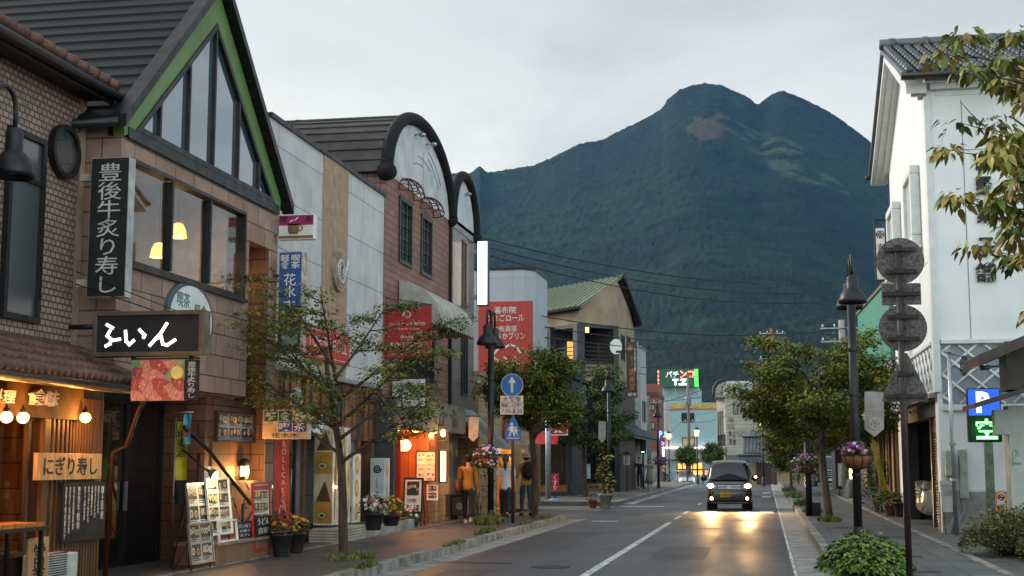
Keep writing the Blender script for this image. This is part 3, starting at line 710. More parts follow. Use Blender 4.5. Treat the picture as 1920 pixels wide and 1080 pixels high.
B().box(-8.0,-7.8,19.3,20.5,.46,1.28).done('wall_body',M('crazy_beige',h('#a48c72'),.8,bump=.2),gw)
b = B(); r_ = random.Random(3)
for i in range(16):
    y,z = r_.uniform(19.35,20.4),r_.uniform(.5,1.2); a = r_.uniform(0,6.3); q = FE(-7.8); P_ = [(y,z),(y +.22*math.cos(a),z +.22*math.sin(a))]
    P_ = [(max(19.32,min(20.48,u)),max(.48,min(1.26,v))) for u,v in P_]
    b.tube([q.p(u,v,.001) for u,v in P_],.007,4)
b.done('joint',m_blackm,gw)
ln = T('lantern','small black post lantern glowing yellow on the low beige wall','lantern',(-7.9,20.0,1.28)); g = px(458,894,X=-7.9); 
b = B(); b.lathe((g.x,g.y,1.28),[(.075,0),(.075,.06),(.07,.065)],16); b.lathe((g.x,g.y,1.28),[(.082,.22),(.085,.26),(.06,.32),(.02,.345)],16)
for i in range(4): a = i * PI / 2 + .3; b.tube([(g.x +.075*math.cos(a),g.y +.075*math.sin(a),1.33),(g.x +.075*math.cos(a),g.y +.075*math.sin(a),1.51)],.009,5)
b.done('housing',m_black,ln); B().lathe((g.x,g.y,1.28),[(.062,.06),(.065,.14),(.062,.23)],16).done('glass',ME('lantern_glow',(1,.55,.17),5),ln); lamp(ln,(g.x +.14,g.y - .05,1.42),26,(1,.48,.14),.06)
cl = T('clip_lamp','silver clip lamp shining down on the menu stands','lamp',(-7.7,18.6,1.3)); g = px(398,887,X=-7.55)
b = B(); b.tube([px(345,845,X=-7.95),px(385,880,X=-7.62),g],.014,6); b.done('arm',m_black,cl)
b = B(); ax = (Vector((0,1,0)),Vector((.5,0,.86)),Vector((-.86,0,.5))); b.lathe(g,[(.075,-.05),(.06,.02),(.025,.05),(.02,.1)],14,ax); b.done('shade',m_steel,cl); B().ball(g +Vector((.04,0,-.025)),.045).done('bulb',ME('cool_bulb',(1,.8,.55),30),cl); lamp(cl,g +Vector((.1,0,-.07)),18,(1,.62,.28),.05)

# ---- signs on and before the cafe
sg = T('vertical_sign','tall black vertical sign reading 豊後牛炙り寿し on brackets between brick house and cafe','sign',(-7.7,15.0,3.5))
SY = 15.0; f_ = FS(SY); a = RY(SY,172,297,234,556)
B().fb(f_,a[0],a[1],a[2],a[3],-.16,0).done('box',M('sign_side',h('#a9aaa8'),.5),sg); B().fb(f_,a[0]+.008,a[1] - .008,a[2]+.008,a[3] - .008,.0,.006).done('face',m_blackm,sg)
text(f_,'豊後牛炙り寿し',a[0]+.1,a[1] - .09,a[2]+.05,a[3] - .07,.006,M('letter_grey',h('#c2c2bd'),.5),sg,vert=True)
for z in (a[3] - .22,a[2]+.18): B().fb(f_,a[0] - .16,a[0],z - .045,z +.045,-.12,-.04).done('bracket',M('bracket',h('#a39a90'),.6),sg)
sg = T('scrolling_sign','dark dot matrix sign with glowing white letters ふいん in a metal case','led sign',(-7.2,14.9,2.8))
SY = 14.75; f_ = FS(SY); a = RY(SY,176,585,380,666)
m_case = M('case_bronze',h('#6f6253'),.45,.5)
b = B(); b.rect(f_,a[0],a[1],a[2],a[3],.05,-.02,.02); b.fb(f_,a[0],a[1],a[2],a[3],-.2,-.02); b.done('case',m_case,sg,bevel=.004)
B().fb(f_,a[0]+.05,a[1] - .05,a[2]+.05,a[3] - .05,-.02,.0).done('screen',m_blackm,sg)
b = B(); mu = (a[1] - a[0] - .1) / 74
for i in range(72):
    for j in range(22): b.fb(f_,a[0]+.06+i *mu,a[0]+.06+i *mu +.004,a[2]+.07+j *.0158,a[2]+.074+j *.0158,.0,.002)
b.done('dots',M('dim_dots',h('#55504a'),.5),sg,fix=False)
led = ME('led_white',(1,.84,.76),2.6)
u0,u1,v0,v1 = RY(SY,198,607,330,650)
def stroke(b,fr,pts,w,n0,n1):
    for (a0,b0),(a1,b1) in zip(pts,pts[1:]):
        d = Vector((a1 - a0,b1 - b0)); nn = Vector((-d.y,d.x)).normalized() * w / 2; e_ = d.normalized() * w * .35
        b.fp(fr,[(a0 - nn.x - e_.x,b0 - nn.y - e_.y),(a1 - nn.x +e_.x,b1 - nn.y +e_.y),(a1 +nn.x +e_.x,b1 +nn.y +e_.y),(a0 +nn.x - e_.x,b0 +nn.y - e_.y)],n0,n1)
b = B(); K = lambda L_: [(u0 +(x /132)*(u1 - u0),v0 +(1 - y /43)*(v1 - v0)) for x,y in L_]
for L_ in ([(3,2),(14,8)],[(9,13),(4,22),(12,28),(10,36),(2,40)],[(16,30),(28,28)],[(38,14),(40,32),(46,38),(54,31)],[(64,12),(74,22),(72,26)],[(114,2),(104,18),(84,40)],[(96,28),(104,24),(108,38),(116,40),(130,31)]): stroke(b,f_,K(L_),.034,.003,.007)
b.done('lettering',led,sg)
b = B(); b.tube([f_.p(a[0] - .35,(a[2]+a[3])/2+.1,-.1),f_.p(a[0],(a[2]+a[3])/2+.1,-.1)],.03); b.tube([f_.p(a[0] - .3,a[3]+.35,-.1),f_.p(a[0]+.75,a[3],-.1)],.008,5); b.tube([f_.p(a[0] - .3,a[3]+.5,-.1),f_.p(a[0]+1.0,a[3],-.1)],.006,5)
for x in (a[0]+.45,a[1] - .2): b.fb(f_,x,x +.04,a[2] - .05,a[2],-.12,-.08)
b.done('bracket',m_black,sg)
sg = T('sushi_photo_sign','photo panel of pink beef sushi hanging under the dot matrix sign','sign',(-7.0,14.75,2.4))
a = RY(SY,248,675,345,751); b2 = RY(SY,346,675,371,749)
b = B(); b.fb(f_,a[0],a[1],a[2],a[3],-.03,0); b.done('panel',M('leaf_plate',h('#5f7a3c'),.5,col2=h('#99a47a'),scale=6),sg)
b = B(); r_ = random.Random(5); m_beef = [M('beef_a',h('#a4474a'),.4,var=.45,scale=26,stretch=(1,1,4)),M('beef_b',h('#cc857c'),.4,var=.45,scale=30,stretch=(3,1,1)),M('wasabi',h('#c8b24a'),.6),M('lemon',h('#d8c04a'),.5),M('lemon_pith',h('#e4dcae'),.5)]
W,H = a[1] - a[0],a[3] - a[2]; cl_ = lambda q: [(min(a[1] - .002,max(a[0]+.002,u)),min(a[3] - .002,max(a[2]+.002,v))) for u,v in q]; lay = 0
for (x,y,L_,w_) in ((.3,.88,.22,.1),(.5,.84,.24,.11),(.72,.92,.22,.09),(.2,.6,.26,.12),(.42,.56,.28,.13),(.15,.32,.26,.13),(.38,.26,.3,.14),(.62,.3,.3,.14),(.86,.2,.26,.13),(.9,.42,.2,.1),(.12,.08,.2,.1)):
    rot = -.62; pts = []
    for k_ in range(16): t = 2 * PI * k_ / 16; x_,y_ = L_ * W * .88 * math.cos(t),w_ * W * 1.12 * math.sin(t) * (1+.25*math.cos(t)); pts.append((a[0]+x *W +x_ *math.cos(rot) - y_ *math.sin(rot),a[2]+y *H +x_ *math.sin(rot)+y_ *math.cos(rot)))
    lay += 1; b.mi = lay % 2; b.fp(f_,cl_(pts),0,.0012*lay)
    for k_ in (-.4,.1,.5): b.mi = 1 - lay % 2; u,v = a[0] + x * W + k_ * L_ * W * math.cos(rot),a[2] + y * H + k_ * L_ * W * math.sin(rot); n2 = w_ * W * .5; b.fp(f_,cl_([(u - n2 *.5,v - n2),(u - n2 *.3,v - n2),(u +n2 *.5,v +n2),(u +n2 *.3,v +n2)]),0,.0012*lay +.0006)
    b.mi = 2; b.disc(f_,min(a[1] - .03,a[0]+x *W +.01),min(a[3] - .03,a[2]+y *H +H *.03),W *.022,0,.0012*lay +.002,9)
b.mi = 3; b.disc(f_,a[0]+W *.86,a[2]+H *.68,W *.12,.0,.016,18); b.mi = 4; b.disc(f_,a[0]+W *.86,a[2]+H *.68,W *.095,.0,.017,14)
b.mi = 3; [b.fp(f_,[(a[0]+W *.86,a[2]+H *.68),(a[0]+W *.86+W *.085*math.cos(q),a[2]+H *.68+W *.085*math.sin(q)),(a[0]+W *.86+W *.085*math.cos(q +.5),a[2]+H *.68+W *.085*math.sin(q +.5))],0,.0178) for q in [k_ *PI /4 for k_ in range(8)]]
b.done('sushi_print',m_beef,sg)
B().fb(f_,b2[0]+.005,b2[1],b2[2],b2[3],-.03,0).done('side_strip',m_blackm,sg); text(f_,'豊後牛炙り寿し',b2[0]+.04,b2[1] - .03,b2[2]+.02,b2[3] - .02,.001,M('letter_grey',(.5,.5,.5)),sg,vert=True,th=.003)
B().fb(f_,a[0],b2[1],a[3],a[3]+.02,-.03,.0).done('bracket',m_black,sg)
sg = T('oval_sign','white egg shaped wall sign with green characters 喫茶 軽食 partly behind the dot matrix sign','sign',(-7.75,17.2,3.4))
c = px(357,597,X=-7.76); e = FE(-7.8); rv = .51; ru = .78
b = B(); b.disc(e,c.y,c.z,ru,.0,.05,40,rv); b.done('rim',M('rim_grey',h('#4c5560'),.5),sg); B().disc(e,c.y +.01,c.z - .01,ru - .09,.05,.06,40,rv - .055).done('face',m_white,sg)
m_gl = M('green_letter',h('#2c6e54'),.5); text(e,'喫茶',c.y - .5,c.y - .08,c.z +.12,c.z +.33,.06,m_gl,sg,bold=.006); text(e,'軽食',c.y +.08,c.y +.5,c.z +.04,c.z +.22,.06,m_gl,sg,bold=.006)
b = B(); r_ = random.Random(2)
for i in range(26): b.disc(e,c.y +r_.uniform(-.4,.55),c.z +r_.uniform(-.36,.02),r_.uniform(.012,.026),.06,.063,6)
b.done('leaf_print',m_gl,sg); b = B()
for i in range(14): b.disc(e,c.y +r_.uniform(-.45,.5),c.z +r_.uniform(-.3,.05),r_.uniform(.02,.035),.06,.0635,7)
b.done('flower_print',M('pink_print',h('#c99aa4'),.6),sg)
# cafe cup sign
SY = 20.9; f_ = FS(SY); a = RY(SY,522,403,589,448)
sg = T('cup_sign','small lightbox sign with a brown coffee cup under a magenta band','sign',(-7.3,20.9,4.9))
B().fb(f_,a[0],a[1],a[2],a[3],-.14,0).done('box',m_white,sg,bevel=.02); B().fb(f_,a[0]+.015,a[1] - .015,(a[2]+a[3])/2+.03,a[3] - .015,.0,.005).done('band',M('magenta',h('#9c1f5a'),.5),sg)
W = a[1] - a[0]; text(f_,'喫',a[0]+.04,a[0]+.15,a[3] - .135,a[3] - .03,.005,m_ink,sg,bold=.01); text(f_,'茶',a[1] - .15,a[1] - .04,a[3] - .135,a[3] - .03,.005,m_ink,sg,bold=.01)
b = B(); cu = a[0] + W * .43; cv = a[2] + .17; b.fp(f_,[(cu - .1,cv +.09),(cu - .095,cv - .03),(cu - .07,cv - .08),(cu +.07,cv - .08),(cu +.095,cv - .03),(cu +.1,cv +.09)],0,.005)
for i in range(8): t0,t1 = -PI / 2 + i * PI / 8,-PI / 2 + (i +1) * PI / 8; b.fp(f_,[(cu +.1+r2 *math.cos(t),cv +.02+r2 *math.sin(t)) for r2,t in ((.035,t0),(.06,t0),(.06,t1),(.035,t1))],0,.0055)
b.fb(f_,a[0]+.02,a[1] - .02,a[2]+.02,a[2]+.065,.0,.005); b.done('cup_print',M('cup_brown',h('#7c5a3c'),.5),sg)
b = B(); stroke(b,f_,[(cu - .06,a[3] - .12),(cu - .01,a[3] - .09),(cu +.02,a[3] - .1),(cu +.07,a[3] - .05)],.02,.005,.007); b.done('steam_print',m_white,sg)
B().fb(f_,a[0] - .14,a[0],a[2]+.1,a[2]+.3,-.12,-.04).done('bracket',m_grey,sg)
# blue vertical sign
SY = 20.8; f_ = FS(SY); a = RY(SY,523,472,562,660)
sg = T('blue_sign','tall blue rusty edged vertical sign reading 喫茶 軽食 花水木 behind the tree','sign',(-7.4,20.8,3.2))
B().fb(f_,a[0],a[1]+.03,a[2],a[3],-.2,0).done('box',M('rust_edge',h('#8a6a58'),.7,col2=h('#b9b4ac'),scale=9),sg,bevel=.02)
zs = a[2] + (a[3] - a[2]) * .37
B().fb(f_,a[0]+.02,a[1],zs,a[3] - .02,0,.005).done('blue_face',M('blue_print',h('#1d4d8f'),.5),sg); B().fb(f_,a[0]+.02,a[1],a[2]+.02,zs,0,.0045).done('green_face',m_green_d,sg)
uc = (a[0]+a[1]) / 2; H = a[3] - zs; text(f_,'軽食',a[0]+.035,uc - .01,a[3] - .28,a[3] - .05,.005,m_white,sg,vert=True,bold=.008); text(f_,'喫茶',uc +.02,a[1] - .02,a[3] - .28,a[3] - .05,.005,m_white,sg,vert=True,bold=.008)
text(f_,'花水木',uc - .1,uc +.11,zs +.07,a[3] - .36,.005,m_white,sg,vert=True); text(f_,'木の花',a[0]+.06,a[1] - .04,zs - .14,zs - .05,.005,m_white,sg)
B().fb(f_,a[0]+.05,a[1] - .04,a[2]+.12,zs - .2,.004,.008).done('picture',M('pale_picture',h('#8b9aa0'),.5,col2=h('#3c4a48'),scale=9),sg)
B().fb(f_,a[0] - .12,a[0],a[3] - .4,a[3] - .36,-.12,-.08).done('bracket',m_black,sg)
# 軽食 & 喫茶 box sign
SY = 20.3; f_ = FS(SY); a = RY(SY,493,768,577,823)
sg = T('cafe_box_sign','cream box sign with 軽食 & 喫茶 tiles and a white daisy above the red banner','sign',(-7.4,20.3,2))
B().fb(f_,a[0],a[1],a[2],a[3],-.14,0).done('box',M('cream_box',h('#c8a98a'),.6),sg)
B().fb(f_,a[1],a[1]+.004,a[2],a[3],-.14,.001).done('side',m_white,sg)
W,H = a[1] - a[0],a[3] - a[2]
for s,i,j,col in (('軽',0,0,'#1f5a48'),('食',1,0,'#1f5a48'),('喫',1,1,'#27377f'),('茶',2,1,'#27377f')):
    u = a[0] + W * (.04+i *.315); v = a[3] - H * (.06+.36*j) - H * .33
    o = B().fb(f_,u,u +W *.29,v,v +H *.33,0,.004).done('tile',M('tile'+col,h(col),.5),sg); text(f_,s,u +.015,u +W *.29 - .015,v +.01,v +H *.33 - .01,.004,m_white,sg,bold=.012)
text(f_,'&',a[0]+W *.08,a[0]+W *.3,a[3] - H *.76,a[3] - H *.43,.001,m_gold,sg)
text(f_,'花水木',a[0]+W *.2,a[1] - W *.2,a[2]+.02,a[2]+H *.2,.001,m_ink,sg)
b = B(); cu,cv = a[0] + W * .82,a[3] - H * .24
for i in range(9):
    t = i * 2 * PI / 9; o_ = Vector((math.cos(t),math.sin(t))); q = Vector((-o_.y,o_.x)); b.fp(f_,[(cu,cv),tuple(Vector((cu,cv))+o_ *.07+q *.022),tuple(Vector((cu,cv))+o_ *.105),tuple(Vector((cu,cv))+o_ *.07 - q *.022)],0,.004+i *.0003)
b.done('daisy_petal',m_white,sg); B().disc(f_,cu,cv,.03,.004,.01,12).done('daisy_heart',m_gold,sg)
b = B(); b.tube([f_.p(a[0] - .02,a[3]+.07,-.07),f_.p(a[1]+.02,a[3]+.03,-.07)],.018); b.fb(f_,a[0],a[0]+W *.5,a[3]+.06,a[3]+.15,-.09,-.05); b.done('bracket',M('rust',h('#4a2c20'),.8,col2=h('#a0968c'),scale=12),sg)
# wall menu
a = RX(-7.98,401,770,489,832); e = FE(-7.98)
sg = T('wall_menu','framed blue and white dish photo menu on the wall above the lantern','menu board',(-7.98,19.8,1.85))
u0,u1,v0,v1 = a[0] + .05,20.66,1.86,2.32
b = B(); b.rect(e,u0,u1,v0,v1,.03,-.02,.05); b.done('frame',m_dkwood,sg); menu_print(e,u0 +.03,u1 - .03,v0 +.03,v1 - .03,0,3,2,sg,bgmat=M('pale_blue',h('#7f93a5'),.5))
# red banners
def banner(label,e,u0,u1,v0,v1):
    sg = T('cloth_banner',label,'banner',e.p((u0 +u1)/2,v0))
    def fn(i,j): u = u0 + (u1 - u0) * i; v = v0 + (v1 - v0) * j; return e.p(u,v,.015*math.sin(i *7+j *3)*(1 - j)+.01*math.sin(j *9))
    b = B(); b.sm = True; b.sheet(fn,10,24); c_ = b.done('cloth',M('banner_red',h('#cc2a1c'),.7,var=.2,scale=3,bump=.1,bscale=12),sg,fix=False)
    W = u1 - u0; H = v1 - v0; m_bt = M('banner_text',h('#d9b9a0'),.6)
    text(e,'YUFUIN',u0 +W *.42,u0 +W *.6,v1 - H *.24,v1 - H *.05,.028,m_bt,c_,vert=True,th=.002); text(e,'ROLLCAKE',u0 +W *.36,u0 +W *.66,v0 +H *.2,v1 - H *.29,.028,m_bt,c_,vert=True,th=.002)
    b = B(); spiral(b,e,u0 +W *.45,v0 +H *.1,W *.26,W *.06,.028,.03); b.done('emblem',m_bt,c_)
    b = B(); b.tube([e.p(u0 - .03,v1,0),e.p(u1 +.03,v1,0)],.012,6); b.done('rod',m_black,sg)
banner('red YUFUIN ROLLCAKE cloth banner hanging below the cream box sign',FE(-7.78),21.12,21.82,.56,2.45)
# menu stands
def stand(label,pts4,cols,rows,par_name='menu_stand',legs=True,X=-7.5,lean=.12,bgm=None,frame=m_steel,head=False,z0=None):
    """a leaning framed menu board; pts4 = photo corners (left, top, right, bottom) on the plane X"""
    a = RX(X,*pts4); sg = T(par_name,label,'menu stand',(X,(a[0]+a[1])/2,z0 if z0 is not None else .155))
    fr = Fr((X,a[0],a[2]),(0,1,0),(-lean,0,1)); W,H = a[1] - a[0],a[3] - a[2]
    B().rect(fr,0,W,0,H,.022,-.02,.014).done('frame',frame,sg); menu_print(fr,.02,W - .02,.02,H - .02,-.012,cols,rows,sg,bgmat=bgm,head=head)
    if legs:
        for u in (W *.1,W *.9): p0 = fr.p(u,H *.6,-.03); q = fr.p(u,0,-.03); B().tube([p0,(q.x - .25,q.y,(z0 or .155))],.012,6).done('leg',m_dkwood,sg); B().tube([fr.p(u,.02,-.02),(q.x,q.y,z0 or .155)],.012,6).done('leg',m_dkwood,sg)
    return sg
stand('glossy white menu board low on the easel left of the step',(361,981,402,1052),2,2,X=-7.36,bgm=M('gloss_sheet',h('#b9b2a4'),.12),frame=m_steel)
stand('white four photo menu board leaning above the glossy low board',(358,906,397,985),2,2,X=-7.55,legs=True)
stand('narrow white ladder menu with eight dish photos on the step',(397,896,437,1000),2,4,X=-7.5,frame=m_white,z0=.46)
stand('red edged tall menu of five dish photos beside the flower pots',(479,905,508,1028),1,5,X=-7.42,frame=m_red,head=True,lean=.05,z0=.46)
sg = T('empty_frame','empty white wooden frame standing under the ladder menu','frame',(-7.4,18.6,.46)); a = RX(-7.42,412,1000,446,1036); fr = Fr((-7.42,a[0],.46),(0,1,0),(-.12,0,1)); B().rect(fr,0,a[1] - a[0],0,.3,.025,-.02,.01).done('frame',m_white,sg)
sg = T('chalkboard','small black chalkboard reading パンのう on the step','chalkboard',(-7.5,19.4,.46)); a = RX(-7.48,447,1006,478,1028); fr = Fr((-7.48,a[0],.46),(0,1,0),(-.15,0,1)); W = a[1] - a[0]; B().fb(fr,0,W,0,.24,-.02,0).done('board',M('slate_board',h('#252d33'),.7),sg); text(fr,'パンのう',.05,W *.8,.15,.21,.001,m_chalk,sg); text(fr,'石焼き',.08,W *.75,.09,.13,.001,m_chalk,sg); text(fr,'カフェ',.08,W *.7,.03,.07,.001,m_chalk,sg)
sg = T('udon_board','black chalk board reading うどん at the foot of the red edged menu','chalkboard',(-7.4,19.8,.46)); a = RX(-7.38,480,998,506,1028); fr = Fr((-7.375,a[0],.47),(0,1,0),(-.03,0,1)); W = a[1] - a[0]; B().fb(fr,0,W,0,.3,-.015,0).done('board',m_blackm,sg); text(fr,'うどん',.05,W - .05,.17,.27,.001,m_chalk,sg,bold=.01); text(fr,'自家',.1,W - .1,.04,.13,.001,m_chalk,sg)
# yellow flag and blue ice flag
sg = T('yellow_flag','narrow yellow and black advertising flag in the cafe entrance','flag',(-8.2,17.9,.3)); f_ = FS(18.2); a = RY(18.2,332,790,349,945)
def fn(i,j): return f_.p(a[0]+(a[1] - a[0])*i,a[2]+(a[3] - a[2])*j,.02*math.sin(i *5+j *4))
b = B(); b.sm = True; b.sheet(fn,6,14); b.m = [1 if k_ <24 else 0 for k_ in range(len(b.m))]; b.done('cloth',[M('flag_yellow',h('#b8b026'),.7),m_blackm],sg,fix=False); text(f_,'地麦酒',a[0]+.01,a[1] - .01,a[3] - .5,a[3] - .12,.024,m_ink,sg,vert=True,th=.002); B().tube([(a[0] - .02,18.2,.16),(a[0] - .02,18.2,a[3]+.05)],.012,6).done('pole',m_steel,sg)
sg = T('ice_flag','small blue ice flag with red 氷 hanging in the cafe entrance','flag',(-8.0,18.1,1.9)); f_ = FS(18.0); a = RY(18.0,345,777,358,833); b = B(); b.sm = True; b.sheet(lambda i,j: f_.p(a[0]+(a[1] - a[0])*i,a[2]+(a[3] - a[2])*j,.015*math.sin(i *6+j *3)),6,8); b.done('cloth',M('ice_blue',h('#4aa0b8'),.7),sg,fix=False); text(f_,'氷',a[0],a[1],a[2]+.1,a[3] - .13,.018,m_red,sg,th=.002,bold=.02); B().tube([(a[0] - .3,18.0,a[3]+.03),(a[1]+.02,18.0,a[3]+.03)],.01,6).done('rod',m_steel,sg)

# ================================================================ 3  WHITE PANELLED SHOP
X3 = -8.0; e = FE(X3); Y0,Y1 = 21.16,28.15
bld = T('white_panelled_shop','flat roofed white panelled shop with a beige ribbed strip and brown boarded ground floor','building',(-9,24.6,0))
m_wpanel = MT('white_panel',h('#bfbfbe'),h('#b8b8b8'),h('#6b6e70'),3.4,.86,.008,off=0,rough=.7,var=.16,nscale=2.2,bump=.25,streak=.28)
b = B(); b.wall(e,Y0,Y1,3.18,7.28,-.2,0); b.fb(e,Y0,Y1,2.2,3.18,-.6,-.4); b.box(-14,-8.2,Y0,Y0 +.18,.1,7.28); b.box(-14,-8.2,Y1 - .2,Y1,.1,7.2); b.done('wall',m_wpanel,bld)
b = B(); b.box(-14,-7.95,Y0 - .03,Y1 +.02,7.28,7.36); b.done('parapet_cap',m_black,bld); B().box(-13.9,-8.1,Y0 +.1,Y1 - .1,7.1,7.2).done('flat_roof',m_dkgrey,bld)
a = RX(X3,606,290,652,320); b = B(); b.fb(e,a[0],a[1],3.2,7.27,0,.012)
n_ = 20
for i in range(n_): u = a[0] + (a[1] - a[0]) * (i +.3) / n_; b.fb(e,u,u +(a[1] - a[0])/n_ *.55,3.2,7.27,.012,.03)
b.done('ribbed_strip',M('ribbed_beige',h('#a58f76'),.6,var=.15),bld)
B().fb(e,Y0,Y1,3.1,3.18,-.3,.03).done('lower_fascia',m_grey,bld)
b = B(); r_ = random.Random(8); y = Y0
mbd = [M('board_a',h('#6a3f28'),.6,var=.3),M('board_b',h('#4c2f22'),.6,var=.3),M('board_c',h('#34241d'),.6,var=.3),M('board_d',h('#7e5132'),.6,var=.3)]
while y < Y1 - .05:
    w_ = r_.choice((.09,.14,.2,.26)); b.mi = r_.randrange(4); b.fb(e,y,min(Y1,y +w_ - .004),2.0,3.1,-.3,r_.choice((-.12,-.09,-.06))); y += w_
b.done('boarding',mbd,bld)
# ground floor: glass doors, posts, panels
b = B(); b.fb(e,Y0 +.02,Y1,.1,.34,-.35,-.1)
for u in (21.2,23.55,25.2,26.9,27.9): b.fb(e,u,u +.12,.34,2.0,-.35,-.12)
b.done('base_wall',M('base_boards',h('#6d4a34'),.6,var=.3),bld)
d = FE(X3 - .2); b = B(); b.rect(d,22.0,23.5,.34,2.0,.05,-.03,.03); b.fb(d,22.82,22.88,.39,1.95,-.02,.02); dr = b.done('door',m_steel,bld)
B().fb(d,22.04,23.46,.4,1.96,-.012,-.002).done('pane',MG('shop_glass',(.5,.52,.52),.12,1.7),dr); b = B(); b.tube([d.p(22.74,.95,.06),d.p(22.74,1.45,.06)],.012,6); b.tube([d.p(22.96,.95,.06),d.p(22.96,1.45,.06)],.012,6); b.done('handle',m_steel,dr)
B().fb(d,25.3,26.9,.34,2.0,-.02,-.01).done('grey_shutter',M('shutter_grey',h('#6d7173'),.5,var=.2),bld)
b = B(); b.box(-12,-11.9,Y0 +.2,Y1 - .2,.1,2.6); b.box(-12,-8.4,Y0 +.2,Y1 - .2,2.6,2.66); b.box(-12,-8.2,Y0 +.2,Y1 - .2,.1,.3); b.done('shop_room',M('room_dim',h('#6d6055'),.8),bld)
B().box(-10.6,-9.8,22.6,26.5,.3,1.2).done('counter',m_wood2,bld)
lamp(bld,(-9.4,23.4,2.3),6,(1,.75,.5),.3)
b = B()
for k_ in range(5): b.box(-7.95,-7.42,23.4+k_ *0,25.15,.16+k_ *.05,.2+k_ *.05)
b.done('doorstep',M('step_white',h('#a09c93'),.7,var=.2),bld); B().box(-7.98,-7.45,25.16,28.9,.1,.36).done('planting_kerb',m_conc,bld)
B().box(-7.9,-7.5,25.3,28.7,.36,.4).done('moss_bed',M('moss',h('#3c4426'),.95,var=.5,scale=20,bump=.8,bscale=60),bld)
# round logo disc and red fascia sign
sg = T('roll_logo','beige disc with a white curl on the ribbed strip of the white shop','sign',(-8,24.9,5.1)); c = px(633,506,X=-7.97)
B().disc(e,c.y,c.z,.42,.03,.1,32,.42).done('disc',M('disc_beige',h('#9a8b76'),.5),sg); B().disc(e,c.y,c.z,.36,.1,.112,32).done('face',M('disc_face',h('#86765f'),.5),sg)
b = B(); spiral(b,e,c.y,c.z,.26,.055,.112,.125,2.0); b.done('curl',m_white,sg)
sg = T('red_fascia_sign','red board with thin white lettering YUFUIN ROLL low on the white wall behind the tree','sign',(-7.96,24.5,3.6)); a = RX(-7.95,585,634,662,692)
v0,v1 = 3.42,4.0; B().fb(e,22.9,25.6,v0,v1,.035,.07).done('board',m_red,sg); text(e,'YUFUIN ROLL',23.1,25.4,v0 +.2,v1 - .14,.07,M('pale_print',h('#d8b8b0'),.5),sg); B().rect(e,22.95,25.55,v0 +.05,v1 - .05,.012,.07,.073).done('border_line',M('pale_print',(.6,.5,.45)),sg)
# coffee & cake signs
sg = T('cup_disc_sign','white upright oval sign with a black coffee cup outline on the brown boards','sign',(-7.9,22.7,2.5)); f_ = FS(22.6); c = px(555,748,Y=22.6)
B().disc(f_,c.x,c.z,.115,-.03,0,24,.2).done('oval',m_white,sg); b = B(); b.rect(f_,c.x - .07,c.x +.05,c.z - .12,c.z - .02,.014,0,.004); b.rect(f_,c.x +.05,c.x +.085,c.z - .09,c.z - .04,.01,0,.004); b.done('cup_outline',m_ink,sg)
B().fb(f_,c.x - .4,c.x,c.z - .04,c.z +.0,-.06,-.03).done('bracket',m_black,sg)
sg = T('cake_sign','white cloud shaped sign reading Coffee & Cake on the brown boards','sign',(-7.9,23.2,2.3)); e2 = FE(-7.86); v0 = 2.06
pts = [(23.0,v0 +.06),(23.0,v0 +.3),(23.1,v0 +.36),(23.22,v0 +.3),(23.32,v0 +.36),(23.45,v0 +.26),(23.6,v0 +.24),(23.8,v0 +.36),(23.9,v0 +.28),(24.0,v0 +.36),(24.12,v0 +.26),(24.12,v0),(23.5,v0 - .0)]
B().fp(e2,pts[::-1],-.03,0).done('plate',m_white,sg); text(e2,'Cake',23.62,24.06,v0 +.03,v0 +.22,.001,m_ink,sg); text(e2,'Coffee &',23.05,23.55,v0 +.1,v0 +.24,.001,m_ink,sg)
b = B(); b.fb(e2,23.1,23.14,v0 +.1,v0 +.2,-.2,-.03); b.fb(e2,24.0,24.04,v0 +.1,v0 +.2,-.2,-.03); b.done('bracket',m_black,sg)
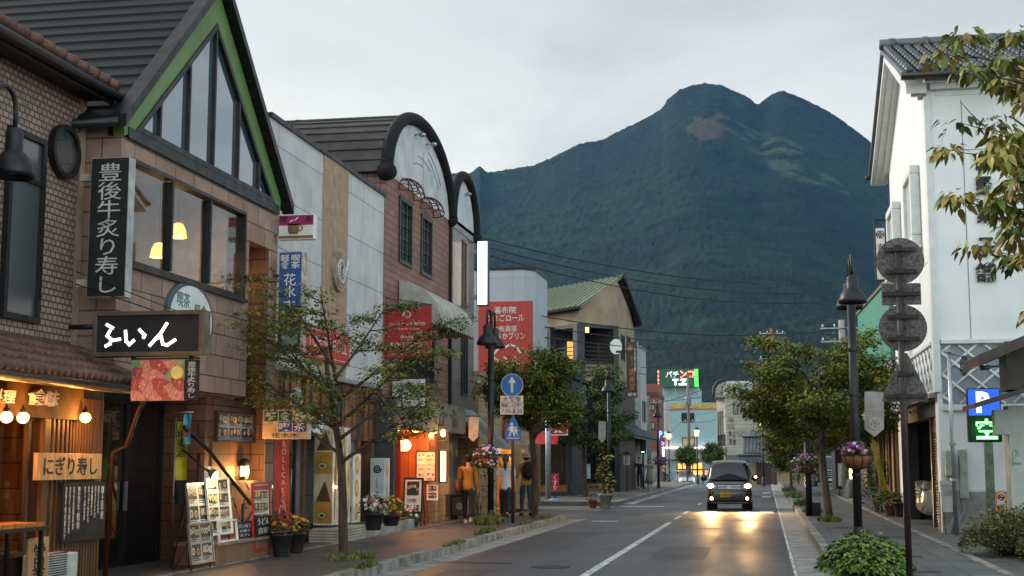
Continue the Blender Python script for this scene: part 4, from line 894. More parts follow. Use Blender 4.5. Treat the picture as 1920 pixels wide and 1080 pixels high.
# poster boards
def totem(label,X,Y,w,d_,z0,z1,kind):
    sg = T('totem_board',label,'sign board',(X,Y,z0)); f_ = FS(Y); e_ = FE(X +w)
    B().box(X,X +w,Y,Y +d_,z0,z1).done('box',M('totem_white',h('#b9bab8'),.5,var=.15),sg,bevel=.008)
    if kind == 'roll':
        W = w; H = z1 - z0; b = B(); spiral(b,f_,X +W *.5,z1 - H *.17,W *.3,W *.09,.0,.004,2.0,False); b.done('curl',m_ink,sg)
        text(f_,'YUFUIN ROLLCAKE',X +W *.42,X +W *.58,z0 +H *.25,z1 - H *.32,.001,m_ink,sg,vert=True)
        b = B(); b.tube([f_.p(X +W *.25,z0 +H *.08,.004),f_.p(X +W *.7,z0 +H *.17,.004)],W *.12,10); b.done('cake_print',M('choc',h('#3a2a22'),.5),sg)
        b = B(); 
        for v in (z1 - H *.17,z0 +H *.3,z0 +H *.12): b.disc(e_,Y +d_ *.5,v,d_ *.28,.0,.004,16,d_ *.34)
        b.done('cake_slice',M('cake',h('#b49a6a'),.6),sg)
        text(e_,'やさしい湯布院',Y +d_ *.35,Y +d_ *.65,z0 +H *.4,z1 - H *.28,.001,M('tan_ink',h('#a58d6d')),sg,vert=True)
    else:
        H = z1 - z0; r_ = random.Random(4); b = B(); cols = [M('choc',(.04,.02,.015)),M('cream_pr',h('#b8aa8c'),.5),M('must',h('#a37b2e'),.5),M('leafy',h('#5e6e34'),.5),M('choc2',h('#5a3a26'),.5)]
        m_ = .012; C_ = lambda q,u0,u1: [(min(u1 - m_,max(u0 +m_,u)),min(z1 - m_,max(z0 +m_,v))) for u,v in q]
        if kind == 'photo':
            for q,v0_,v1_ in ((2,.02,.24),(1,.24,.52),(2,.52,.74),(1,.74,.98)): b.mi = q; b.fb(f_,X +m_,X +w - m_,z0 +H *v0_,z0 +H *v1_,0,.002)
            for cv,mi_ in ((.34,0),(.86,0)):
                for k_ in range(9): b.mi = 0 if k_ % 2 else 4; u = X + w * (.12+.09*k_); b.fp(f_,C_([(u,z0 +H *(cv - .1)),(u +w *.09,z0 +H *(cv - .1)),(X +w *.62,z0 +H *(cv +.1)),(X +w *.56,z0 +H *(cv +.1))],X,X +w),0,.0035+.0003*k_)
            for cv in (.1,.6):
                b.mi = 3; b.disc(f_,X +w *.45,z0 +H *cv,w *.3,0,.004,18,w *.2); b.mi = 1; b.disc(f_,X +w *.45,z0 +H *cv,w *.22,0,.005,16,w *.14); b.mi = 4; b.disc(f_,X +w *.45,z0 +H *cv,w *.13,0,.006,14,w *.08)
            for k_ in range(7):
                u = Y + d_ * (.1+.13*k_); v = z0 + H * (.06+.05*(k_ % 3)); b.mi = (4,1,2,0)[k_ % 4]; b.fp(e_,C_([(u,v),(u +d_ *.04,v),(u +d_ *.1,v +H *.5),(u +d_ *.03,v +H *.82),(u - d_ *.03,v +H *.45)],Y,Y +d_),0,.002+.0004*k_)
            b.mi = 3; b.disc(e_,Y +d_ *.5,z0 +H *.9,d_ *.13,0,.006,16,d_ *.2)
        else:
            for cv in (.84,.2): b.mi = 3; b.disc(f_,X +w *.5,z0 +H *cv,w *.4,0,.003,18); b.mi = 1; b.disc(f_,X +w *.5,z0 +H *cv,w *.28,0,.004,16); b.mi = 3; b.disc(f_,X +w *.5,z0 +H *cv,w *.14,0,.005,14)
            for cv in (.84,.5,.16): b.mi = 2; b.disc(e_,Y +d_ *.5,z0 +H *cv,d_ *.26,0,.003,16,d_ *.34); b.mi = 1; b.disc(e_,Y +d_ *.5,z0 +H *cv,d_ *.14,0,.004,14,d_ *.2)
        b.done('photo_print',cols,sg)
    return sg
totem('wide white poster box with dark roll cake photos right of the glass door',-8.0,23.75,.36,1.05,.44,2.2,'photo')
totem('slim white board with green cake pictures standing behind the tree trunk',-7.95,25.15,.26,.5,.42,1.72,'slim')
totem('white square pillar board with a black curl and ROLLCAKE lettering beside the flower tub',-8.0,27.35,.3,.42,.38,1.65,'roll')
banner('red YUFUIN ROLLCAKE cloth banner hanging beside the lit wooden entrance',FS(28.6),px(729,900,Y=28.6).x,px(751,900,Y=28.6).x,px(740,957,Y=28.6).z,px(740,815,Y=28.6).z)
ln = T('wall_light','tiny bare warm wall light at the edge of the poster box','lamp',(-7.6,24.9,1.2)); g = px(629,913,X=-7.6); B().ball(g,.025).done('bulb',bulb_s,ln); B().tube([g,g +Vector((-.1,0,0))],.012,6).done('arm',m_black,ln)

# ================================================================ 4  PINK BRICK SHOP WITH BARREL ROOF
X4 = -8.0; e = FE(X4); Y0,Y1 = 28.2,34.35
bld = T('pink_brick_shop','pink brick tile shop with a barrel roof, white arched gable and red iron window baskets','building',(-9,31.2,0))
m_pink = MT('pink_tile',h('#93695c'),h('#835a4e'),h('#55433d'),.3,.155,.012,off=0,rough=.65,var=.2,nscale=1.4,streak=.12)
W1 = (RX(X4,748,362,771,500)[0],RX(X4,748,362,771,500)[1],6.02,7.55); W2 = (31.35,32.45,6.02,7.5)
W1 = (29.35,30.5,6.02,7.55)
b = B(); b.wall(e,Y0,Y1,2.95,7.85,-.2,0,[W1,W2]); b.box(-15,-8.2,Y0,Y0 +.2,.1,7.85); b.box(-15,-8.2,Y1 - .2,Y1,.1,7.85); b.done('wall',m_pink,bld)
ymid,ry,zb,rz_ = (Y0 +Y1) / 2,(Y1 - Y0) / 2 + .05,7.84,1.8
arc = lambda t,k=1.0: (ymid - ry *k *math.cos(t),zb +rz_ *k *math.sin(t))
b = B(); b.fp(e,[arc(PI *(1 - i /28),.97) for i in range(29)][::-1],-.15,.02); b.done('arched_gable',M('gable_white',h('#b6bbbd'),.7,var=.2,scale=1.5),bld)
b = B(); r_ = random.Random(6)
for s in range(4):
    t0 = r_.uniform(.6,2.2); b.tube([e.p(*arc(t0 +q *.12,.75 - s *.1),.024) for q in range(7)],.014,5)
b.tube([e.p(ymid +.2,8.0+q *.2,.024) for q in range(6)],.014,5); b.done('relief_line',M('gable_line',h('#a3a8aa'),.7),bld)
b = B(); P = [e.p(arc(PI *i /30)[0],arc(PI *i /30)[1],.05) for i in range(31)]; b.tube(P,.15,12); b.ball(P[0],.23,(1,1,.9)); b.ball(P[-1],.16); b.done('roll_edge',M('roof_roll',h('#1a1b1c'),.75,var=.35,scale=9,bump=.1,spec=.2),bld)
b = B(); n_ = 22; XS = (-14.5,-8.0)
for i in range(n_):
    t0,t1 = PI * i / n_,PI * (i +1) / n_
    (y0,z0),(y1,z1) = arc(t0,1.03),arc(t1,1.03)
    b.quad((XS[0],y0,z0),(XS[1],y0,z0),(XS[1],y1,z1),(XS[0],y1,z1))
    b.tube([(XS[0],*arc(t0,1.035)),(XS[1],*arc(t0,1.035))],.022,5)
b.tube([(-10.6,*arc(PI *q /20,1.045)) for q in range(21)],.012,4)
rf = b.done('barrel_roof',M('roof_metal',h('#3a3532'),.5,.2,var=.3,scale=2),bld,fix=False)
b = B(); b.box(-14.5,-8.5,Y0 - .18,Y0 +.05,7.55,7.72); b.done('gutter',m_steel,rf); B().tube([(-9.3,Y0 - .1,7.55),(-9.3,Y0 - .06,6.2)],.035).done('downpipe',m_steel,rf)
B().fb(e,Y1 +.02,Y1 +.14,.15,7.7,-.1,.08).done('downpipe',m_black,bld)
b = B()
for t in (1.75,1.3): 
    q = e.p(*arc(t,.8),.02); b.tube([q,q +Vector((.14,.05,.05))],.022,6); b.ball(q +Vector((.18,.07,.02)),.075,(1.2,1,.8))
b.done('spotlight',m_steel,bld)
m_iron = M('red_iron',h('#5c1f22'),.5,.2)
for q in (W1,W2):
    b = B(); b.rect(e,q[0],q[1],q[2],q[3],.09,-.1,.04)
    for i in (1,2): u = q[0] + (q[1] - q[0]) * i / 3; b.fb(e,u - .025,u +.025,q[2]+.09,q[3] - .09,-.08,.0)
    for i in range(1,5): v = q[2] + (q[3] - q[2]) * i / 5; b.fb(e,q[0]+.09,q[1] - .09,v - .012,v +.012,-.07,-.01)
    wf = b.done('window_frame',M('frame_slate',h('#26292c'),.5),bld); B().fb(e,q[0]+.08,q[1] - .08,q[2]+.08,q[3] - .08,-.06,-.05).done('pane',mk_pane('old_pane',(.03,.05,.05),2.0),wf)
    uc,rw = (q[0]+q[1]) / 2,(q[1] - q[0]) / 2 + .1; b = B(); zt = q[3] + .12
    for k_ in range(7):
        a_ = PI * k_ / 6; b.tube([e.p(uc - rw *math.cos(a_)*math.cos(t),zt +.38*math.sin(t) - .02,.03+.4*math.sin(a_)*math.cos(t)) for t in [PI /2*j /7 for j in range(8)]],.014,5)
    for s_ in (0,.4,.75): r2 = math.cos(s_); b.tube([e.p(uc - rw *r2 *math.cos(PI *j /10),zt +.38*math.sin(s_) - .02,.03+.4*r2 *math.sin(PI *j /10)) for j in range(11)],.012,5)
    b.done('iron_basket',m_iron,wf)
# scalloped awning over the upper window
aw = T('scalloped_awning','dirty white scalloped cloth awning on the pink brick wall','awning',(-7.9,30.7,4.5)); u0,u1 = 29.35,33.0
b = B(); b.sm = True; zt,zl,dp = 5.62,4.78,.95
prof_ = lambda j: (dp *math.sin(j *PI /2),zt - (zt - zl)*(1 - math.cos(j *PI /2)) ** .8)
b.sheet(lambda i,j: e.p(u0 +(u1 - u0)*i,prof_(j)[1],.03+prof_(j)[0]),12,10)
b.sheet(lambda i,j: e.p(u0 +(u1 - u0)*i,zl - j *(.13+.06*abs(math.sin(i *16*PI))),.03+dp),96,2)
for u in (u0,u1):
    b.sm = False; b.add([e.p(u,zl,.03)]+[e.p(u,prof_(j /10)[1],.03+prof_(j /10)[0]) for j in range(11)],[tuple(range(12))])
    b.sheet(lambda i,j: e.p(u,zl - j *(.13+.05*abs(math.sin(i *5*PI))),.03+dp *i),30,2)
b.done('cloth',M('awning_cloth',h('#a9a89f'),.8,var=.35,scale=4,col2=h('#8a887e')),aw,fix=False)
b = B(); b.tube([e.p(u0 +.02,zl,.04),e.p(u0 +.02,zl,dp)],.015); b.tube([e.p(u1 - .02,zl,.04),e.p(u1 - .02,zl,dp)],.015); b.tube([e.p(u0,zl +.01,dp +.01),e.p(u1,zl +.01,dp +.01)],.015); b.done('frame',m_blackm,aw)
# ribbed dark window below it
b = B(); b.fb(e,29.4,32.6,3.55,4.5,0,.05); b.done('dark_window',m_dkgrey,bld)
b = B(); 
for i in range(22): u = 29.45 + i * .143; b.fb(e,u,u +.04,3.58,4.48,.05,.09)
b.fb(e,29.35,32.65,3.5,3.56,.0,.1); b.done('window_bars',m_black,bld)
# red ROLL SHOP sign
SY = 28.3; f_ = FS(SY); a = RY(SY,719,576,808,671)
sg = T('roll_shop_sign','square red hanging sign with white lettering ROLL SHOP under the scalloped awning','sign',(-7.3,29.2,3.8)); W,H = a[1] - a[0],a[3] - a[2]
B().fb(f_,a[0],a[1],a[2],a[3],-.1,0).done('board',M('red_sign',h('#97141c'),.5,var=.12),sg,bevel=.008); m_cr = M('cream_letter',h('#d9c4b8'),.5)
b = B(); spiral(b,f_,a[0]+W *.5,a[3] - H *.16,.1,.022,0,.005,1.6); b.done('curl',m_cr,sg)
text(f_,'ロールケーキ専門店',a[0]+W *.13,a[1] - W *.12,a[3] - H *.37,a[3] - H *.3,.001,m_cr,sg); text(f_,'Yufuin Roll shop',a[0]+W *.24,a[1] - W *.24,a[3] - H *.46,a[3] - H *.41,.001,m_cr,sg); text(f_,'由布院',a[0]+W *.37,a[1] - W *.37,a[3] - H *.62,a[3] - H *.55,.001,m_cr,sg)
text(f_,'ROLL SHOP',a[0]+W *.16,a[1] - W *.14,a[2]+H *.21,a[2]+H *.31,.001,m_cr,sg,bold=.01); text(f_,'Established since year 2009',a[0]+W *.18,a[1] - W *.18,a[2]+H *.06,a[2]+H *.1,.001,m_cr,sg)
b = B(); b.fb(f_,a[0] - .65,a[1],a[3]+.01,a[3]+.06,-.08,-.03); b.tube([f_.p(a[0] - .6,a[3]+.3,-.05),f_.p(a[1] - .1,a[3]+.06,-.05)],.012,5); b.done('bracket',m_dkgrey,sg)
# white calligraphy sign
SY = 28.75; f_ = FS(SY); a = RY(SY,733,708,802,765)
sg = T('calligraphy_sign','white sign in a dark frame with black brush writing 青とろ家 2F','sign',(-7.4,29.6,2.9)); W,H = a[1] - a[0],a[3] - a[2]
B().fb(f_,a[0],a[1],a[2],a[3],-.16,0).done('frame',m_dkwood,sg,bevel=.006); B().fb(f_,a[0]+.04,a[1] - .06,a[2]+.04,a[3] - .04,0,.006).done('face',M('sign_white',h('#c9cbc8'),.5,var=.1),sg)
text(f_,'青とろ家',a[0]+W *.2,a[1] - W *.2,a[2]+H *.25,a[2]+H *.58,.006,m_ink,sg,bold=.012,shear=.12); text(f_,'由布院の味',a[0]+W *.25,a[1] - W *.42,a[3] - H *.3,a[3] - H *.15,.006,m_ink,sg); text(f_,'2F',a[1] - W *.24,a[1] - W *.14,a[2]+H *.1,a[2]+H *.18,.006,m_ink,sg)
b = B(); stroke(b,f_,[(a[1] - W *.3,a[3] - H *.14),(a[1] - W *.27,a[3] - H *.3),(a[1] - W *.22,a[3] - H *.1)],.02,.006,.009); b.done('sprig_print',m_ink,sg)
B().fb(f_,a[0] - .3,a[0],a[3] - .15,a[3]+.02,-.12,-.02).done('bracket',m_dkgrey,sg)
# curved cement canopy over the lit entrance
def canopy_pt(i): t = i / 12; u = 28.7 + 5.6 * t; return u,-.1 + .62 * math.sin(min(1,t *1.15)*PI *.62)
b = B(); P = [canopy_pt(i) for i in range(13)]
for (u0,n0),(u1,n1) in zip(P,P[1:]):
    q = [e.p(u0,2.28,n0),e.p(u1,2.28,n1),e.p(u1,2.95,n1),e.p(u0,2.95,n0)]; k_ = [e.p(u0,2.28,-.3),e.p(u1,2.28,-.3),e.p(u1,2.95,-.3),e.p(u0,2.95,-.3)]
    b.quad(*q); b.quad(q[3],q[2],k_[2],k_[3])
b.quad(*[e.p(P[-1][0],v,n) for v,n in ((2.28,P[-1][1]),(2.28,-.3),(2.95,-.3),(2.95,P[-1][1]))]); b.quad(*[e.p(P[0][0],v,n) for v,n in ((2.28,P[0][1]),(2.28,-.3),(2.95,-.3),(2.95,P[0][1]))])
cp = b.done('canopy',MT('cement_boards',h('#7d7b75'),h('#747269'),h('#5b5a55'),.3,50,.01,off=0,rough=.8,var=.3,nscale=3),bld,fix=False)
b = B(); b.add([e.p(u,2.275,n) for u,n in P]+[e.p(P[-1][0],2.275,-1.0),e.p(P[0][0],2.275,-1.0)],[tuple(range(15))]); b.done('ceiling',M('soffit_orange',h('#b3703c'),.7),bld,fix=False)
ecan = Fr(e.p(P[5][0],0,P[5][1]),Vector(e.p(P[9][0],0,P[9][1]) - e.p(P[5][0],0,P[5][1]))); text(ecan,'N CUSINE BAR',.1,2.1,2.42,2.66,.03,m_dkgrey,bld)
# lit timber entrance
m_ced = MT('cedar_boards',h('#9a4a1e'),h('#84401c'),h('#3d1d0e'),.2,50,.006,off=0,rough=.5,var=.25,nscale=2)
b = B(); b.fb(FE(-8.55),28.6,31.2,.15,2.27,-.1,0); b.box(-8.5,-7.72,31.2,33.3,.15,2.27); b.done('timber_wall',m_ced,bld)
b = B(); 
for i in range(5): b.box(-7.72,-7.69,31.2,33.3,.16+i *.13,.28+i *.13); b.box(-8.5,-7.69,31.17,31.2,.16+i *.13,.28+i *.13)
b.done('lap_boards',m_wood2,bld)
B().box(-8.3,-7.72,33.3,34.3,.1,2.9).done('dark_pier',m_dkgrey,bld); B().box(-8.25,-7.75,28.2,28.45,.1,2.95).done('dark_pier',m_dkgrey,bld)
B().box(-8.5,-7.6,28.9,33.2,.14,.165).done('entrance_tiles',m_apron,bld)
for u,n in ((29.3,.05),(30.3,.2),(31.6,.3)):
    g = e.p(u,2.26,n); dl = B().lathe(g,[(.075,0),(.075,-.012)],14).done('downlight',ME('downlight',(1,.55,.2),8),bld); lamp(bld,g - Vector((0,0,.06)),36,(1,.38,.09),.06)
lamp(bld,e.p(30.0,1.7,-.25),22,(1,.3,.06),.1)
b = B(); b.fb(FE(-8.54),29.2,30.2,.2,2.1,0,.03); b.done('entrance_door',M('door_red',h('#7a2c16'),.5,var=.3),bld)
lp = T('paper_lantern','round glowing paper lantern hanging beside the second red banner','lantern',(-7.9,29.6,1.5)); g = px(757,835,X=-7.85); B().ball(g,.17,(1,1,.85),18,12).done('paper',ME('paper_glow',(1,.4,.2),2.2),lp); B().lathe(g,[(.06,-.16),(.06,-.13)],12).done('ring',m_black,lp); B().lathe(g,[(.06,.13),(.06,.18),(.01,.19),(.01,.3)],12).done('cap',m_black,lp); lamp(lp,g +Vector((.25,-.1,0)),8,(1,.38,.12),.15)
mb = T('poster_case','illuminated menu poster of rice bowls on the cedar wall','menu board',(-7.7,31.2,.9)); SY = 31.16; f_ = FS(SY); a = RY(SY,780,845,818,903); B().rect(f_,a[0],a[1],a[2],a[3],.025,-.02,.04).done('frame',m_dkwood,mb); menu_print(f_,a[0]+.025,a[1] - .025,a[2]+.025,a[3] - .025,.0,2,3,mb,tray=m_paper,bgmat=M('lit_paper',h('#dcc9ac'),.5))
lamp(mb,((a[0]+a[1])/2,SY - .25,a[3]+.12),3,(1,.7,.4),.1)
mb = T('small_poster','small framed food poster low on the cedar boards','menu board',(-7.7,31.2,.6)); a = RY(SY,801,909,821,938); B().rect(f_,a[0],a[1],a[2],a[3],.015,-.02,.03).done('frame',m_white,mb); menu_print(f_,a[0]+.015,a[1] - .015,a[2]+.015,a[3] - .015,0,1,2,mb)
sg = T('lit_strip_sign','narrow glowing white vertical sign beside the rice bowl poster','sign',(-7.4,31.4,.9)); SY = 31.3; f_ = FS(SY); a = RY(SY,826,846,836,903); B().fb(f_,a[0] - .05,a[1]+.02,a[2] - .03,a[3]+.03,-.1,-.004).done('box',m_dkwood,sg); B().fb(f_,a[0],a[1],a[2],a[3],-.01,.004).done('face',ME('lit_white',(1,.8,.55),1.3),sg); text(f_,'個室宴会',a[0]+.03,a[1] - .03,a[2]+.05,a[3] - .05,.005,m_dkwood,sg,vert=True)
ln = T('square_lantern','square brass lantern glowing yellow under the end of the curved canopy','lantern',(-7.4,33.2,1.8)); g = px(831,812,X=-7.45)
b = B(); b.box(g.x - .11,g.x +.11,g.y - .11,g.y +.11,g.z +.16,g.z +.2); b.box(g.x - .1,g.x +.1,g.y - .1,g.y +.1,g.z - .19,g.z - .16)
for sx in (-1,1):
    for sy in (-1,1): b.box(g.x +sx *.09 - .01,g.x +sx *.09+.01,g.y +sy *.09 - .01,g.y +sy *.09+.01,g.z - .16,g.z +.16)
b.tube([g +Vector((0,0,.2)),g +Vector((0,0,.4))],.012,6); b.done('housing',m_black,ln); B().ball(g,.07,(1,1,1.3)).done('bulb',ME('lantern_bulb',(1,.55,.14),5),ln); lamp(ln,g +Vector((.2,-.2,0)),10,(1,.5,.14),.08)
ms = T('menu_stand','black A-frame stand with food photos and brush writing 青とろ家 before the lit entrance','menu stand',(-7.7,30.2,.155)); SY = 29.9; fr = Fr((px(754,985,Y=SY).x,SY,.16),(1,0,0),(0,.1,1)); a = RY(SY,754,895,790,985); W,H = a[1] - a[0],a[3] - .16
B().fb(fr,0,W,.12,H,-.06,0).done('frame',m_blackm,ms); B().fb(fr,.04,W - .04,H *.3,H - .05,0,.006).done('sheet',m_paper,ms); menu_print(fr,.06,W - .06,H *.62,H - .07,.006,1,1,ms,cap=.05,name='dish_photo'); text(fr,'青とろ家',.07,W - .07,H *.33,H *.44,.007,m_ink,ms,bold=.012,shear=.1); text(fr,'日本酒処',.1,W - .14,H *.48,H *.57,.007,m_ink,ms)
for u in (.03,W - .03): B().tube([fr.p(u,.14,-.03),fr.p(u,0,-.03)],.014,6).done('leg',m_black,ms); B().tube([fr.p(u,H *.9,-.06),(fr.p(u,0,0).x,SY +.4,.16)],.012,6).done('leg',m_black,ms)

# ================================================================ 5  DARK MOSAIC SHOP WITH SMALL ARCH
X5 = -8.0; e = FE(X5); Y0,Y1 = 34.5,37.5
bld = T('mosaic_shop','narrow dark mosaic tile shop with a small barrel roof and a slim lit window','building',(-9,36,0))
m_mosd = MT('dark_mosaic',h('#584a44'),h('#6b5a50'),h('#3b3432'),.16,.13,.008,off=.5,rough=.28,var=.35,nscale=2.5,spec=.8)
WL = (35.95,36.5,5.75,7.6); b = B(); b.wall(e,Y0,Y1,2.55,7.75,-.2,0,[WL]); b.box(-13,-8.2,Y0,Y0 +.15,.1,7.7); b.box(-13,-8.2,Y1 - .15,Y1,.1,7.75); b.done('wall',m_mosd,bld)
B().fb(e,Y0,Y1,7.75,8.0,-.2,.02).done('grey_band',m_grey,bld); B().fb(e,Y0,Y1,5.0,5.35,0,.02).done('grey_band',m_dkgrey,bld)
ymid,ry,zb,rz_ = 36.0,1.5,7.9,1.45
b = B(); b.fp(e,[arc(PI *(1 - i /20),.95) for i in range(21)][::-1],-.15,.02); b.done('arched_gable',M('gable_white',(.5,.5,.5)),bld)
b = B(); P = [e.p(arc(PI *i /24)[0],arc(PI *i /24)[1],.06) for i in range(25)]; b.tube(P,.13,12); b.ball(P[0],.15); b.ball(P[-1],.16); b.done('roll_edge',M('roof_roll',(.05,.05,.05)),bld)
b = B()
for i in range(14):
    t0,t1 = PI * i / 14,PI * (i +1) / 14; (y0,z0),(y1,z1) = arc(t0,1.04),arc(t1,1.04); b.quad((-13,y0,z0),(-8,y0,z0),(-8,y1,z1),(-13,y1,z1)); b.tube([(-13,y0,z0),(-8,y0,z0)],.02,5)
b.done('barrel_roof',M('roof_metal',(.05,.05,.05)),bld,fix=False)
b = B(); b.ball(e.p(36.2,8.9,.12),.07,(1.2,1,.8)); b.tube([e.p(36.2,8.9,.02),e.p(36.2,8.9,.12)],.02); b.done('spotlight',m_steel,bld)
b = B(); b.rect(e,*WL,.05,-.1,.02); b.fb(e,36.2,36.25,WL[2],WL[3],-.08,0); wf = b.done('window_frame',m_black,bld); B().fb(e,WL[0]+.05,WL[1] - .05,WL[2]+.05,WL[3] - .05,-.06,-.05).done('pane',ME('lit_window',(1,.72,.5),1.2),wf)
b = B(); b.rect(e,35.9,36.6,3.35,5.05,.06,0,.04); b.fb(e,36.22,36.28,3.4,5.0,0,.035); wf = b.done('window_frame',m_black,bld); B().fb(e,35.94,36.56,3.4,5.0,.003,.015).done('pane',m_pane,wf)
b = B(); b.fb(FE(-8.6),Y0,Y1,.1,2.6,-.1,0); b.done('recess',m_dkgrey,bld)
B().fb(FE(-8.59),34.75,35.4,.3,1.95,.0,.02).done('lit_doorway',ME('door_glow',(1,.55,.13),1.6),bld); b = B(); b.fb(FE(-8.55),34.7,35.45,.28,.36,0,.03); b.fb(FE(-8.55),35.05,35.09,.3,1.95,0,.02); b.done('door_rail',m_black,bld); lamp(bld,(-8.3,35.1,1.5),6,(1,.55,.15),.1)
text(FE(-8.58),'居酒屋処',35.95,36.1,1.2,2.1,.02,m_white,bld,vert=True)
b = B(); b.box(-8.2,-7.75,34.45,34.75,2.3,2.4); b.box(-8.0,-7.6,34.6,36.4,2.2,2.24); b.done('sign_shelf',m_dkgrey,bld)
aw = T('grey_awning','sloping grey cloth awning on the dark mosaic shop','awning',(-7.6,36,2)); b = B(); q = [Vector((-8.0,34.7,3.0)),Vector((-8.0,37.5,3.0)),Vector((-6.85,37.4,1.95)),Vector((-6.85,34.8,1.95))]; nn = Vector((0,0,-.03)); b.add(q +[v +nn for v in q],[(0,1,2,3),(7,6,5,4),(0,4,5,1),(1,5,6,2),(2,6,7,3),(3,7,4,0)]); b.done('cloth',M('awning_grey',h('#8b9092'),.7,var=.15,scale=6),aw); b = B(); b.tube([(-8,34.8,2.0),(-6.87,34.8,1.93)],.015); b.tube([(-8,37.4,2.0),(-6.87,37.4,1.93)],.015); b.done('frame',m_blackm,aw)
sg = T('lit_box_sign','bright white glowing vertical box sign high on the corner of the mosaic shop','sign',(-7.4,37.2,5.6)); SY = 37.2; f_ = FS(SY); a = RY(SY,894,451,915,573); B().fb(f_,a[0],a[1],a[2],a[3],-.22,0).done('box',m_dkgrey,sg); B().fb(f_,a[0]+.025,a[1] - .025,a[2]+.03,a[3] - .03,0,.01).done('face',ME('sign_glow',(1,.88,.74),1.25),sg); uc = (a[0]+a[1]) / 2; m_fd = ME('faded_print',(1,.62,.45),.8); b = B(); b.ring(f_,[(uc +.09*math.cos(t),a[3] - .36+.09*math.sin(t)) for t in [q_ *PI /10 for q_ in range(20)]],.025,.01,.013); b.fb(f_,uc - .05,uc +.05,a[3] - .38,a[3] - .35,.01,.0125); b.done('emblem',m_fd,sg); text(Fr(f_.p(uc,0,.0),(0,0,-1),(1,0,0)),'unB & C',-(a[2]+.85),-(a[2]+.25),-.05,.05,.01,m_fd,sg)
b = B(); 
for z in (a[3] - .3,a[2]+.25): b.fb(f_,-8.0,a[0],z - .06,z +.06,-.15,-.05)
b.done('bracket',m_steel,sg)

# ================================================================ 6  CREAM SHOP WITH RED BILLBOARD
bld = T('cream_shop','cream tiled shop with a lit orange entrance and a white tower behind','building',(-9,42,0)); X6 = -7.9; e = FE(X6); Y0,Y1 = 37.7,46.9
m_cream = MT('cream_tile',h('#b39c78'),h('#a8916d'),h('#6e5e48'),.75,.3,.008,off=.5,rough=.7,var=.15)
DR = (40.3,43.3,.1,2.15); b = B(); b.wall(e,Y0,Y1,.1,4.0,-.25,0,[DR]); b.box(-14,-8.15,Y0,Y0 +.2,.1,4.0); b.box(-14,-8.15,Y1 - .2,Y1,.1,4.0); b.box(-14,-8.15,Y0 +.2,Y1 - .2,3.7,3.8); b.done('wall',m_cream,bld); B().box(-8.2,-7.83,Y0 - .03,Y1 +.03,4.0,4.12).done('coping',M('coping',h('#8d7f6a'),.7),bld)
b = B(); b.box(-10,-9.9,39,44.5,.1,2.4); b.box(-10,-8.15,39,39.1,.1,2.4); b.box(-10,-8.15,44.4,44.5,.1,2.4); b.box(-10,-8.15,39.1,44.4,2.3,2.4); b.done('entrance_room',M('amber_room',h('#c8853a'),.7),bld)
b = B(); b.rect(e,DR[0],DR[1],.1,2.15,.08,-.15,.02); b.fb(e,41.5,41.62,.1,2.1,-.14,.0); b.fb(e,DR[0],DR[1],1.75,1.83,-.14,.01); b.done('door_frame',M('door_alu',h('#9a8a6c'),.4,.5),bld); lamp(bld,(-8.8,41.0,2.0),110,(1,.5,.12),.2); lamp(bld,(-8.8,43.2,2.0),40,(1,.5,.12),.2)
B().fb(e,40.4,41.4,1.84,2.1,-.1,-.06).done('lit_transom',ME('transom',(1,.5,.1),1.8),bld)
m_bro = M('bronze_letter',h('#5f5340'),.5)
text(e,'湯布院',38.6,39.4,3.1,3.35,.005,m_bro,bld); text(e,'たまごロール',38.3,39.9,2.6,2.9,.005,m_bro,bld); text(e,'由布高原 なめらかプリン',43.6,46.6,2.6,2.9,.005,m_bro,bld)
b = B(); b.box(-7.95,-7.6,43.6,44.3,.1,2.0); b.done('door_pier',m_cream,bld)
# small red heart-ish badge behind the road signs
B().disc(FE(-7.8),41.6,2.55,.34,-.09,.0,24,.5).done('round_badge',M('badge_red',h('#a34038'),.6),bld)
# white tower and billboard
b = B(); TY = 44.6; xl = px(890,600,Y=TY).x - 1.5; xr = px(1000,600,Y=TY).x; zt = px(950,506,Y=TY).z
b.fp(FT,[(xl,TY),(xr - .32,TY),(xr,TY +.45),(xr,TY +3),(xl,TY +3)],4.12,zt); b.done('tower',MT('tower_panel',h('#a9b2b8'),h('#a3adb3'),h('#8b949a'),1.3,1.1,.008,off=0,rough=.6,var=.12),bld); b = B(); b.fp(FT,[(xl,TY - .04),(xr - .3,TY - .04),(xr +.04,TY +.43),(xr +.04,TY +3),(xl,TY +3)],zt,zt +.08); b.done('tower_cap',m_black,bld)
sg = T('red_billboard','large red billboard with white writing たまごロール and プリン on the white tower','billboard',(-9,44.2,4)); SY = 44.2; f_ = FS(SY); a = RY(SY,897,566,990,770)
B().fb(f_,a[0],a[1]+.12,a[2]+.1,a[3],-.35,0).done('board',M('bill_red',h('#a83a34'),.55,var=.1),sg,bevel=.01)
m_bw = M('bill_white',h('#d3cfc9'),.5); 
for s,q in (('湯布院',(926,575,968,588)),('たまごロール',(912,590,983,602)),('由布高原',(925,611,969,622)),('なめらかプリン',(909,624,985,636)),('ゆふふ',(918,668,978,690))):
    t_ = RY(SY,*q); text(f_,s,*t_,.002,m_bw,sg,bold=.012,th=.01)
b = B(); stroke(b,f_,[(px(x,y,Y=SY).x,px(x,y,Y=SY).z) for x,y in ((926,664),(936,652),(946,652),(956,646),(968,650),(976,662))],.07,.0,.012); b.done('mountain_print',m_bw,sg)
